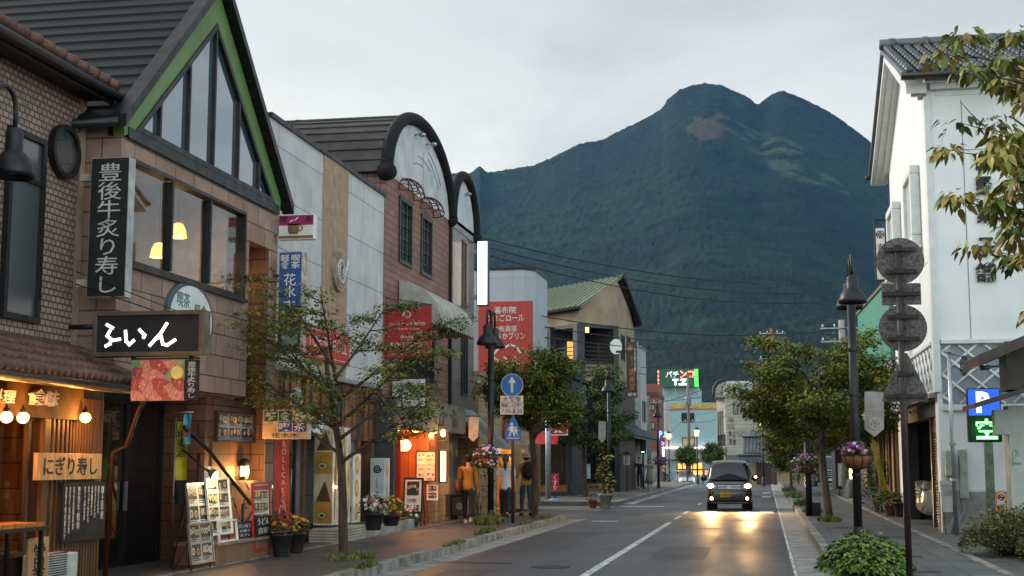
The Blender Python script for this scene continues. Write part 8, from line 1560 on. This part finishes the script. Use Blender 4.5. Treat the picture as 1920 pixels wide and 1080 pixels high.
b = B(); b.sm = True; b.sheet(lambda i,j: P3(i *2 - 1,j),14,8); b.done('windscreen',mk_pane('windscreen_dark',(.008,.01,.011),1.27),van)
b = B(); b.tube([P3(u /7,0)+Vector((0,-.012,-.004)) for u in range(-7,8)],.022,6); b.tube([P3(-.75,.03)+Vector((0,-.02,0)),P3(.1,.05)+Vector((0,-.03,.0))],.012,5); b.tube([P3(.05,.03)+Vector((0,-.02,0)),P3(.8,.06)+Vector((0,-.03,.0))],.012,5); b.done('wiper',m_blackm,van)
for s_ in (-1,1):
    b = B(); b.add([(s_ *.735,.8,1.06),(s_ *.745,1.6,1.07),(s_ *.68,1.6,1.5),(s_ *.67,1.14,1.5),(s_ *.72,.86,1.08)],[(0,1,2,3,4)]); b.done('side_window',m_pane_d,van)
b = B(); b.fp(f0,[(-.36,.70),(.36,.70),(.39,.82),(-.39,.82)],-.14,-.0); gr = b.done('grille',m_blackm,van); b = B(); [b.fb(f0,-.37,.37,z,z +.025,-.02,.022) for z in (.705,.755,.8)]; b.done('grille_bar',m_chrome,gr); bb = B(); bb.ring(f0,[(.075*math.cos(q),.765+.05*math.sin(q)) for q in [k *PI /10 for k in range(20)]],.014,.02,.035); stroke(bb,f0,[(.03,.79),(-.03,.785),(-.03,.745),(.03,.74)],.014,.02,.033); bb.done('emblem',m_chrome,gr)
for s_ in (-1,1):
    hb = B(); q = [(s_ *.40,.70),(s_ *.70,.74),(s_ *.71,.86),(s_ *.62,.87),(s_ *.42,.82)]; hb.fp(f0,q if s_ >0 else q[::-1],-.3,-.005); hl = hb.done('headlight',M('lamp_chrome',h('#8a8784'),.15,.8),van)
    c = Vector((s_ *.6,-.01,.805)); B().ball(c,.08,(1.15,.4,.8)).done('lamp',m_hl,hl); B().ball((s_ *.48,-.0,.77),.03,(1,.5,1)).done('inner_lamp',M('lamp_clear',h('#b9b4aa'),.1,.5),hl)
    lamp(van,c +Vector((0,-.12,0)),420,(1,.56,.2),.07,'SPOT',(0,-1,-.09),90)
    fc = Vector((s_ *.575,.05,.40)); fg = B().lathe(fc,[(.06,-.09),(.085,-.06),(.085,0)],16,(Vector((1,0,0)),Vector((0,0,1)),Vector((0,1,0)))).done('foglight',m_blackm,van); B().ball(fc +Vector((0,-.08,0)),.05,(1,.4,1)).done('lamp',m_fog,fg)
    mr = B().ball((s_ *.84,.86,1.06),.11,(.95,.6,1.05)).done('mirror',paint('paint_black',(.01,.01,.01)),van); B().tube([(s_ *.72,.86,1.02),(s_ *.8,.86,1.03)],.03,6).done('mirror_arm',m_blackm,mr)
    if s_ > 0: B().ball((s_ *.865,.79,1.09),.036,(1.1,.5,.8)).done('indicator',m_ind,mr); lamp(van,(s_ *.9,.65,1.1),3,(1,.42,.1),.04)
b = B(); b.fp(f0,[(-.4,.3),(.4,.3),(.44,.44),(-.44,.44)],-.12,-.015); b.fb(f0,-.62,.62,.62,.63,-.1,-.002); b.done('lower_grille',m_blackm,van); B().fb(f0,-.6,.6,.25,.275,-.14,.0).done('lip',M('lip_grey',h('#5a5a5c'),.3,.4),van)
pl_ = B().fb(f0,-.29,.04,.44,.605,-.06,.02).done('number_plate',M('plate_yellow',h('#c9971a'),.45),van); text(f0,'大分 580',-.22,-.02,.565,.595,.021,m_ink,pl_); text(f0,'す 94-33',-.27,.02,.455,.555,.021,m_ink,pl_,bold=.01)
for s_ in (-1,1): B().box(s_ *.52 - .12,s_ *.52+.12,.45,.75,.02,.25).done('wheel_arch',m_blackm,van)
vx = px(1367,955,Z=0); finish(van,(px(1367,900,Y=45.6).x,45.6,0),R(1.2))
# --- white hatchback at the crest
def body_sedan(k=1): return [(0,.62,.35,.55),(.06,.74,.22,.66),(.25,.82,.18,.74),(.9,.86,.17,.86),(1.25,.87,.17,.92),(2.2,.875,.17,.95),(3.3,.87,.18,.97),(4.1,.84,.22,.98),(4.4,.74,.35,.9)]
cabin_s = [(1.15,.78,.58,.9,.93),(1.5,.8,.6,.92,1.16),(1.95,.8,.6,.93,1.40),(2.5,.8,.61,.94,1.48),(3.3,.79,.59,.95,1.40),(4.1,.72,.52,.95,1.08),(4.3,.68,.5,.94,.97)]
def sedan(label,cat,loc,rz,pm,lit=0):
    t = vehicle(label,cat,loc,0,body_sedan(),cabin_s,pm,.3,(.85,3.5),'car')
    b = B(); b.sm = True; b.sheet(lambda i,j: Vector(((i *2 - 1)*(.72 - .15*j),1.1+.82*j +.12*(i *2 - 1) ** 2 - .03,.95+.46*j +.0)),12,6); b.done('windscreen',mk_pane('screen',(.02,.025,.03),2.0),t)
    for s_ in (-1,1):
        b = B(); b.add([(s_ *.815,1.55,.98),(s_ *.82,3.2,1.0),(s_ *.635,3.1,1.36),(s_ *.64,2.1,1.38)],[(0,1,2,3)]); b.done('side_window',m_pane_d,t)
        q = [(s_ *.46,.6),(s_ *.76,.64),(s_ *.76,.74),(s_ *.52,.7)]; hl = B().fp(FS(.1),q if s_ >0 else q[::-1],-.25,.05).done('headlight',M('lamp_chrome',(.3,.3,.3)),t)
        if lit: B().ball((s_ *.62,.03,.67),.05,(1,.4,1)).done('lamp',ME('parking_lamp',(1,.7,.35),lit),hl)
        B().ball((s_ *.93,1.45,1.0),.1,(1,.6,.75)).done('mirror',pm,t)
    B().fp(f0,[(-.4,.3),(.4,.3),(.46,.5),(-.46,.5)],-.15,-.0).done('grille',m_blackm,t); B().fb(f0,-.17,.17,.34,.46,-.02,.02).done('number_plate',m_plate,t); B().ball((0,.02,.62),.05,(1.2,.4,.8)).done('emblem',m_chrome,t); B().fb(f0,-.6,.6,.24,.27,-.2,-.03).done('lower_intake',m_blackm,t)
    return finish(t,loc,rz)
g = px(1291,900,Y=132); sedan('white hatchback stopped beyond the crest in front of the arcade','car',(g.x,130,gz(131)),R(8),paint('paint_white',h('#c5c7c8')),8)
g = px(1416,895,Y=118); sedan('white car mostly hidden behind the right side of the black van','car',(g.x +.3,117,gz(118)),R(-60),paint('paint_white',(.5,.5,.5)))
# --- silver minivan nose in the garage
body_m = [(0,.66,.38,.78),(.05,.78,.26,.9),(.2,.86,.2,1.0),(.7,.9,.18,1.08),(1.2,.91,.18,1.12),(3.6,.91,.2,1.15),(4.5,.88,.25,1.1),(4.7,.8,.4,1.0)]
cabin_m = [(.95,.84,.7,1.08,1.12),(1.3,.86,.7,1.1,1.5),(1.8,.86,.7,1.1,1.82),(2.6,.86,.7,1.1,1.88),(4.2,.85,.68,1.1,1.84),(4.6,.8,.64,1.08,1.6)]
mv = vehicle('silver minivan nosing out of the open garage of the white storehouse','van',(0,0,0),0,body_m,cabin_m,paint('paint_silver',h('#9a9a98'),.25),.33,(.9,3.7),'van')
b = B(); b.sm = True; b.sheet(lambda i,j: Vector(((i *2 - 1)*(.78 - .1*j),.9+.8*j +.1*(i *2 - 1) ** 2 - .03,1.12+.66*j)),12,6); b.done('windscreen',mk_pane('screen2',(.02,.025,.03),1.8),mv)
b = B(); b.fp(f0,[(-.44,.62),(.44,.62),(.5,.86),(-.5,.86)],-.12,.0); gr = b.done('grille',m_blackm,mv); b = B(); [b.fb(f0,-.48,.48,z,z +.03,-.02,.03) for z in (.64,.72,.8)]; b.done('grille_bar',m_chrome,gr)
for s_ in (-1,1):
    q = [(s_ *.5,.74),(s_ *.84,.84),(s_ *.86,1.0),(s_ *.6,.93),(s_ *.5,.86)]; hl = B().fp(FS(.12),q if s_ >0 else q[::-1],-.3,.1).done('headlight',M('lamp_clear',(.5,.5,.5)),mv); B().ball((s_ *.66,.03,.86),.06,(1,.5,1)).done('lamp',m_chrome,hl)
    B().fp(f0,[(s_ *.58,.38),(s_ *.76,.42),(s_ *.74,.56),(s_ *.58,.5)][::s_],-.14,.0).done('fog_recess',m_chrome,mv)
B().fb(f0,-.5,.5,.34,.5,-.12,.0).done('lower_grille',m_blackm,mv); B().fb(f0,-.17,.17,.5,.62,-.05,.03).done('number_plate',m_plate,mv)
g = px(1722,960,Z=.13); finish(mv,(3.5,33.35,.13),R(-90))
# --- dark truck front parked behind the right-hand trees
tk = vehicle('dark parked car half hidden behind the trees on the right pavement side','car',(0,0,0),0,body_m,cabin_m,paint('paint_dark',h('#15171a')),.33,(.9,3.7),'car')
b = B(); [b.fb(f0,-.7,.7,.45+k *.12,.5+k *.12,-.05,.03) for k in range(5)]; b.done('grille_bar',m_chrome,tk); b = B(); b.sm = True; b.sheet(lambda i,j: Vector(((i *2 - 1)*(.78 - .1*j),.9+.8*j +.1*(i *2 - 1) ** 2 - .03,1.12+.66*j)),12,6); b.done('windscreen',mk_pane('screen3',(.02,.025,.03),1.8),tk); B().fb(f0,-.17,.17,.34,.46,-.05,.035).done('number_plate',m_plate,tk); finish(tk,(3.9,86,.13),R(5))

# ================================================================ PEOPLE
SKIN = M('skin',h('#b48468'),.5,var=.08,scale=20); HAIR = M('hair',h('#17120f'),.45,var=.3,scale=30)
def skinmesh(name,chains,mat,par,lv=2):
    """chains: list of [(point, radius), ...]; a chain starting with an int index continues from that vertex"""
    V,E_,Rr = [],[],[]; root = 0
    for ch in chains:
        prev = None
        for q in ch:
            if isinstance(q,int): prev = q; continue
            V.append(q[0]); Rr.append(q[1]); i = len(V) - 1
            if prev is not None: E_.append((prev,i))
            prev = i
    me = bpy.data.meshes.new(name); me.from_pydata([tuple(v) for v in V],E_,[]); o = bpy.data.objects.new(name,me); COL.objects.link(o)
    s_ = o.modifiers.new('skin','SKIN'); s_.use_smooth_shade = True; s_.branch_smoothing = .5
    for i,sv in enumerate(me.skin_vertices[0].data):
        r = Rr[i]; sv.radius = r if isinstance(r,tuple) else (r,r); sv.use_root = (i ==root)
    ss_ = o.modifiers.new('sub','SUBSURF'); ss_.levels = lv; ss_.render_levels = lv
    dg = bpy.context.evaluated_depsgraph_get(); m2 = bpy.data.meshes.new_from_object(o.evaluated_get(dg)); bpy.data.objects.remove(o); bpy.data.meshes.remove(me)
    m2.name = name; m2.materials.clear(); m2.materials.append(mat); [setattr(p_,'use_smooth',True) for p_ in m2.polygons]; o2 = bpy.data.objects.new(name,m2); COL.objects.link(o2); put(o2,par); return o2
def person(label,loc,rz,H=1.62,legs=((.25,-.1),(-.25,.35)),arms=((.2,.15),(-.2,.2)),top=None,sleeve='long',pants=None,skirt=None,shoes=None,hair='short',lean=.0,build=1.0,headturn=0,group=None,sit=False):
    """stands at the origin facing +Y; legs/arms = (swing forward, bend) in radians for the left and right side"""
    t = T('person',label,'person',(0,0,0),group); k = H; v = lambda x,y,z: Vector((x,y +lean *(z /k - .5)*.6,z))
    pz = .525 * k; pel,wst,chs,nck = v(0,0,pz),v(0,.0,.615*k),v(0,.005,.725*k),v(0,0,.825*k); hb,hc = v(0,.008,.865*k),v(0,.012,.925*k)
    hips,J = [],{}
    for s_,(sw,bd) in zip((-1,1),legs):
        hip = v(s_ *.055*k,0,.5*k); L1,L2 = .245 * k,.225 * k; kn = hip + Vector((s_ *.004,math.sin(sw)*L1,-math.cos(sw)*L1)); a2 = sw - bd; an = kn + Vector((0,math.sin(a2)*L2,-math.cos(a2)*L2)); J['leg',s_] = (hip,kn,an)
    low = min(J['leg',s_][2].z for s_ in (-1,1)) - .042 * k; sh = Vector((0,0,-low))
    if sit: sh = Vector((0,0,0))
    for s_ in (-1,1): J['leg',s_] = tuple(q +sh for q in J['leg',s_])
    pel,wst,chs,nck,hb,hc = (q +sh for q in (pel,wst,chs,nck,hb,hc))
    for s_,(sw,bd) in zip((-1,1),arms):
        s0 = chs + Vector((s_ *.1*k *build,0,.075*k)); U,F_ = .17 * k,.15 * k; el = s0 + Vector((s_ *.03*k,math.sin(sw)*U,-math.cos(sw)*U)); a2 = sw + bd; wr = el + Vector((s_ *.008,math.sin(a2)*F_,-math.cos(a2)*F_)); J['arm',s_] = (s0,el,wr,Vector((0,math.sin(a2),-math.cos(a2))))
    b_ = build
    CH = [[(pel,(.085*k *.9*b_,.062*k)),(wst,(.07*k *b_,.052*k)),(chs,(.083*k *b_,.058*k)),(nck,.032*k),(hb,(.036*k,.042*k)),(hc,(.044*k,.054*k)),(hc +Vector((0,-.003,.05*k)),(.034*k,.04*k))]]
    n = 7; CH.append([5,(hc +Vector((0,.05*k,-.012*k)),.012*k),(hc +Vector((0,.062*k,-.02*k)),.007*k)]); n += 2
    for s_ in (-1,1): CH.append([5,(hc +Vector((s_ *.045*k,-.004,-.005)),.012*k)]); n += 1
    for s_ in (-1,1):
        hp,kn,an = J['leg',s_]; CH.append([0,(hp,.052*k),(hp.lerp(kn,.5),.045*k),(kn,.034*k),(kn.lerp(an,.35),.034*k),(an,.021*k),(an +Vector((0,.03*k,-.026*k)),.02*k),(an +Vector((0,.085*k,-.03*k)),.016*k)]); n += 7
        s0,el,wr,d = J['arm',s_]; CH.append([2,(s0,.036*k),(s0.lerp(el,.5),.028*k),(el,.022*k),(el.lerp(wr,.4),.021*k),(wr,.015*k),(wr +d *.035*k,(.02*k,.012*k))]); palm = n + 5; n += 6
        side = Vector((0,1,0)) - d * d.y; side = side.normalized() if side.length > .1 else Vector((0,0,1)); curl = Vector((-s_,0,0))
        for f_i,(o_,ln) in enumerate(((.014,.04),(.005,.046),(-.004,.043),(-.013,.035))):
            p0 = wr + d * .045 * k + side * o_ * k; CH.append([palm,(p0,.0062*k),(p0 +d *ln *.55*k,.0055*k),(p0 +d *ln *.95*k +curl *.012*k,.0045*k)]); n += 3
        p0 = wr + d * .02 * k + side * .02 * k; CH.append([palm,(p0,.007*k),(p0 +d *.025*k +side *.012*k,.0055*k)]); n += 2
    skinmesh('body',CH,SKIN,t)
    # head of hair
    hr = B(); hr.ball(hc +Vector((0,-.012*k,.012*k)),.062*k,(.86,1.02,1.12),16,10)
    for i,q in enumerate(hr.v):
        if q[1] > hc.y + .018 * k and q[2] < hc.z + .035 * k: hr.v[i] = (q[0]*.9,hc.y +.018*k,q[2])
    hair_ = hr.done('hair',HAIR,t)
    if hair == 'ponytail': B().tube([hc +Vector((0,-.06*k,.01*k)),hc +Vector((0,-.088*k,-.02*k)),hc +Vector((.005,-.08*k,-.09*k)),hc +Vector((.008,-.07*k,-.16*k))],[.02*k,.028*k,.024*k,.008*k],8).done('ponytail',HAIR,hair_)
    if hair == 'bun': B().ball(hc +Vector((0,-.06*k,.03*k)),.03*k).done('bun',HAIR,hair_)
    if hair == 'bob':
        B().ball(hc +Vector((0,-.018*k,-.02*k)),.066*k,(.95,.8,1.15)).done('bob',HAIR,hair_)
    if hair == 'hat':
        B().lathe(hc +Vector((0,-.005,.01*k)),[(.1*k,-.004*k),(.092*k,.006*k),(.066*k,.02*k),(.062*k,.055*k),(.045*k,.066*k),(.005,.068*k)],18).done('bucket_hat',M('hat_cloth',h('#a9a496'),.8),t)
    e_ = B()
    for s_ in (-1,1): e_.ball(hc +Vector((s_ *.02*k,.05*k,-.002)),.006*k,(1.3,.6,.7),8,5)
    e_.done('eyes',m_ink,t); B().tube([hc +Vector((x *k,.051*k - abs(x)*.3*k *.5,-.038*k)) for x in (-.016,0,.016)],.0035*k,5).done('mouth',M('lips',h('#8a4a44'),.5),t)
    # clothes follow the limbs
    if top:
        g_ = 1.16; CT = [[(pel +Vector((0,0,-.07*k)),(.094*k *b_,.074*k)),(pel,(.094*k *b_,.072*k)),(wst,(.08*k *b_,.062*k)),(chs,(.093*k *b_,.066*k)),(chs +Vector((0,0,.07*k)),(.07*k,.052*k)),(nck - Vector((0,0,.015*k)),.04*k)]]
        for s_ in (-1,1):
            s0,el,wr,d = J['arm',s_]; c_ = [3,(s0,.044*k),(s0.lerp(el,.55),.038*k)]
            if sleeve == 'long': c_ += [(el,.031*k),(el.lerp(wr,.5),.028*k),(wr - d *.01*k,.023*k)]
            else: c_ += [(s0.lerp(el,.72),.04*k)]
            CT.append(c_)
        skinmesh('top',CT,top,t)
    if pants:
        CP = [[(pel +Vector((0,0,.1*k)),(.078*k *b_,.058*k)),(pel +Vector((0,0,.05*k)),(.08*k *b_,.06*k)),(pel,(.088*k *b_,.068*k))]]
        for s_ in (-1,1): hp,kn,an = J['leg',s_]; CP.append([2,(hp,.058*k),(hp.lerp(kn,.5),.051*k),(kn,.042*k),(kn.lerp(an,.5),.038*k),(an +Vector((0,0,.02*k)),.034*k)])
        skinmesh('trousers',CP,pants,t)
    if skirt:
        prof = [(.07*k,wst.z +.0),(.088*k,pel.z),(.115*k,pel.z - .14*k),(.15*k,pel.z - .33*k),(.146*k,pel.z - .33*k)]; b = B(); kk = 28; V = []
        for r_,z in prof: V += [Vector((r_ *(1+.07*math.sin(j *5*2*PI /kk)*min(1,(wst.z - z)*2))*math.cos(2*PI *j /kk),r_ *.85*(1+.07*math.sin(j *5*2*PI /kk))*math.sin(2*PI *j /kk),z)) for j in range(kk)]
        b.sm = True; b.add(V,[(i *kk +j,i *kk +(j +1) % kk,(i +1)*kk +(j +1) % kk,(i +1)*kk +j) for i in range(len(prof) - 1) for j in range(kk)]); b.done('skirt',skirt,t,fix=False)
    if shoes:
        for s_ in (-1,1):
            hp,kn,an = J['leg',s_]; b = B(); b.tube([an +Vector((0,-.02*k,-.02*k)),an +Vector((0,.03*k,-.024*k)),an +Vector((0,.09*k,-.03*k)),an +Vector((0,.108*k,-.034*k))],[.026*k,.029*k,.025*k,.012*k],10); b.tube([an +Vector((0,-.026*k,-.038*k)),an +Vector((0,.105*k,-.038*k))],.012*k,6); b.done('shoe',shoes,t)
    t['_J'] = 0; del t['_J']; t.location = loc; t.rotation_euler = (0,0,rz); return t,J,(pel,wst,chs,nck,hc)
def ride(o,t):
    """an object carried by a walker: same place and heading, its own top-level thing"""
    o.location = t.location; o.rotation_euler = t.rotation_euler; return o
C_must = M('knit_mustard',h('#93651f'),.85,var=.2,scale=9,bump=.2,bscale=120); C_wht = M('shirt_white',h('#b9bcc4'),.8,var=.1); C_blk = M('cloth_black',h('#17171a'),.85,var=.3); C_tan = M('shirt_tan',h('#9a7a4e'),.85,var=.15); C_den = M('denim',h('#2c3f57'),.85,var=.2); C_sage = M('dress_sage',h('#6f7d6c'),.85,var=.15); S_w = M('shoe_white',h('#b9b3a8'),.6); S_b = M('shoe_black',h('#1a1817'),.6)
w1,J1,q1 = person('woman in a mustard cardigan walking away along the left pavement',(-6.88,31.7,.145),R(4),1.63,((.28,.05),(-.26,.3)),((.12,.3),(-.1,.35)),C_must,'long',C_blk,shoes=S_w,hair='bun',build=1.05)
w2,J2,q2 = person('woman with a ponytail in a white T-shirt walking away past the twin lamp',(-6.15,32.6,.145),R(2),1.6,((.22,.05),(-.3,.6)),((-.15,.15),(.15,.2)),C_wht,'short',C_blk,shoes=S_b,hair='ponytail')
w3,J3,q3 = person('man in a bucket hat with a black backpack and jeans before the lit cream shop',(-6.35,36.6,.145),R(25),1.66,((.15,.05),(-.15,.2)),((.3,.6),(.1,.5)),C_tan,'long',C_den,shoes=S_b,hair='hat',build=1.1)
w4,J4,q4 = person('man in a black T-shirt and jeans walking towards the viewer beside a woman',(-6.6,73.4,.145),R(180),1.7,((.2,.05),(-.2,.3)),((.15,.3),(-.1,.25)),C_blk,'short',C_den,shoes=S_w,hair='short',build=1.1)
w5,J5,q5 = person('woman in a long sage green dress walking beside the man in black',(-6.05,73.0,.145),R(178),1.6,((.1,.05),(-.25,.4)),((.1,.5),(.15,.6)),C_sage,'short',None,skirt=C_sage,shoes=S_w,hair='bob')
g = px(1151,913,Z=.15); w6,J6,q6 = person('man in a white shirt and black trousers standing with a bicycle by the shop',(g.x,g.y - 6,.145),R(-70),1.68,((.05,.0),(-.1,.1)),((.5,.6),(.4,.7)),C_wht,'short',C_blk,shoes=S_b,hair='short')
# what they carry
def bag(label,name,cat,t,c,size,mat,strap):
    o = T(name,label,cat); b = B(); w_,d_,hh = size; b.sm = True
    V = []; kk = 18
    for z,f in ((-.5,.75),(-.42,1),(0,1.0),(.35,.82),(.5,.6)): V += [Vector((c.x +d_ /2*f *math.copysign(abs(math.cos(2*PI *j /kk)) ** .6,math.cos(2*PI *j /kk)),c.y +w_ /2*f *math.copysign(abs(math.sin(2*PI *j /kk)) ** .6,math.sin(2*PI *j /kk)),c.z +hh *z)) for j in range(kk)]
    b.add(V,[(i *kk +j,i *kk +(j +1) % kk,(i +1)*kk +(j +1) % kk,(i +1)*kk +j) for i in range(4) for j in range(kk)]+[tuple(range(kk))[::-1],tuple(range(4*kk,5*kk))]); b.done('bag_body',mat,o); B().tube(strap,.011,6).done('strap',mat,o); return ride(o,t)
s0 = J1['arm',-1][0]; bag('brown leather shoulder bag carried by the woman in mustard','shoulder_bag','bag',w1,s0 +Vector((-.06,-.09,-.44)),(.34,.15,.3),M('leather',h('#5a2418'),.5,var=.25),[s0 +Vector((-.06,-.2,-.3)),s0 +Vector((-.02,-.09,-.05)),s0 +Vector((.01,0,.055)),s0 +Vector((-.03,.06,-.1)),s0 +Vector((-.06,.04,-.3))])
s0 = J2['arm',-1][2]; bag('cream tote bag hanging from the arm of the woman in white','tote_bag','bag',w2,s0 +Vector((-.05,0,-.16)),(.34,.1,.36),M('canvas',h('#a89c86'),.9),[s0 +Vector((-.05,-.1,0)),s0 +Vector((-.02,-.04,.2)),s0 +Vector((0,.02,.24)),s0 +Vector((-.05,.1,0))])
o = T('backpack','black backpack worn by the man in the bucket hat','bag'); c = q3[2] + Vector((0,-.2,-.02)); B().ball(c,.2,(.85,.62,1.25),16,10).done('pack',C_blk,o); B().ball(c +Vector((0,-.1,-.08)),.11,(1,.5,.9)).done('pocket',C_blk,o); [B().tube([c +Vector((s_ *.11,.05,.2)),q3[2]+Vector((s_ *.12,.0,.16)),q3[2]+Vector((s_ *.12,.1,.02)),q3[2]+Vector((s_ *.12,0,-.14)),c +Vector((s_ *.12,.06,-.18))],.016,6).done('strap',C_blk,o) for s_ in (-1,1)]; ride(o,w3)
o = T('suitcase','black wheeled suitcase beside the man in the bucket hat','suitcase',(-6.75,36.1,.145)); B().box(-6.95,-6.57,36.0,36.25,.21,.8).done('shell',C_blk,o,bevel=.03); b = B(); b.tube([(-6.88,36.2,.8),(-6.88,36.2,1.05),(-6.64,36.2,1.05),(-6.64,36.2,.8)],.012,6); b.done('handle',m_steel,o); [B().ball((x,y,.18),.035).done('castor',m_blackm,o) for x in (-6.9,-6.62) for y in (36.03,36.22)]
def bicycle(label,col,loc,rz):
    t = T('bicycle',label,'bicycle'); mp = M('bike'+col,h(col),.4,.3)
    for x in (0,1.06):
        b = B(); b.tube([Vector((x +.33*math.cos(q),0,.34+.33*math.sin(q))) for q in [k *PI /16 for k in range(33)]],.018,6,cap=False); wh = b.done('wheel',m_blackm,t); b = B(); [b.tube([(x,0,.34),(x +.32*math.cos(q),0,.34+.32*math.sin(q))],.003,3) for q in [k *PI /8 for k in range(16)]]; b.done('spokes',m_steel,wh)
    b = B(); A_,Bb,H_,S_ = Vector((0,0,.34)),Vector((.45,0,.32)),Vector((.88,0,.82)),Vector((.32,0,.8)); [b.tube([p,q],.018,6) for p,q in ((A_,Bb),(A_,S_),(Bb,S_),(Bb,H_),(S_ - Vector((0,0,.15)),H_ - Vector((0,0,.1))),(H_,Vector((1.06,0,.34))),(H_,H_ +Vector((-.03,0,.2))))]; b.done('frame',mp,t); B().tube([(.78,-.26,1.02),(.88,-.1,1.04),(.88,.1,1.04),(.78,.26,1.02)],.014,6).done('handlebar',m_steel,t); b = B(); b.ball((.28,0,.87),.11,(1.2,.75,.35)); b.tube([S_,(.3,0,.86)],.014,6); b.done('saddle',m_blackm,t)
    b = B(); bx = B(); [b.tube([(1.02+dx,dy,.78),(1.05+dx *1.2,dy *1.2,1.02)],.006,4) for dx in (0,.1,.2,.3) for dy in (-.15,.15)]; [b.tube([(1.02,-.15,z),(1.34,-.15,z),(1.34,.15,z),(1.02,.15,z),(1.02,-.15,z)],.006,4) for z in (.78,.9,1.02)]; b.done('basket',m_steel,t)
    b = B(); b.tube([(.45,-.03,.32),(.45,-.1,.18)],.012,5); b.tube([(.45,.03,.32),(.45,.1,.46)],.012,5); b.done('pedals',m_steel,t); t.location = loc; t.rotation_euler = (0,0,rz); return t
bicycle('black town bicycle held by the man in the white shirt','#25272b',(w6.location.x +.05,w6.location.y - .45,.145),R(12))
g = px(1236,912,Y=104); bx = bicycle('bright blue bicycle ridden across the street behind the far black lamp','#2a6f9e',(g.x,104,gz(104)+.1),R(6)); 
cy_,J7,q7 = person('cyclist in a pale top riding the blue bicycle across the street',(g.x +.34,104.03,gz(104)+.42),R(-84),1.6,((.9,1.1),(.35,.75)),((.8,.3),(.8,.3)),M('top_pale',h('#8d8a78'),.8),'long',C_blk,shoes=S_b,hair='bob',lean=.25,sit=True); cy_.location.z = gz(104) + .12
# people in the van, dim behind the glass

# ================================================================ HAZE
hz = B().box(-6500,6500,-400,9200,-9,1900)
def mk_haze():
    m = bpy.data.materials.new('haze_air'); m.use_nodes = True; n = m.node_tree.nodes; l = m.node_tree.links; n.clear()
    o = n.new('ShaderNodeOutputMaterial'); v = n.new('ShaderNodeVolumePrincipled'); v.inputs['Color'].default_value = (.18,.44,.86,1); v.inputs['Density'].default_value = 3.0e-5
    l.new(v.outputs[0],o.inputs['Volume']); return m
S('haze',hz,mk_haze(),kind='stuff')
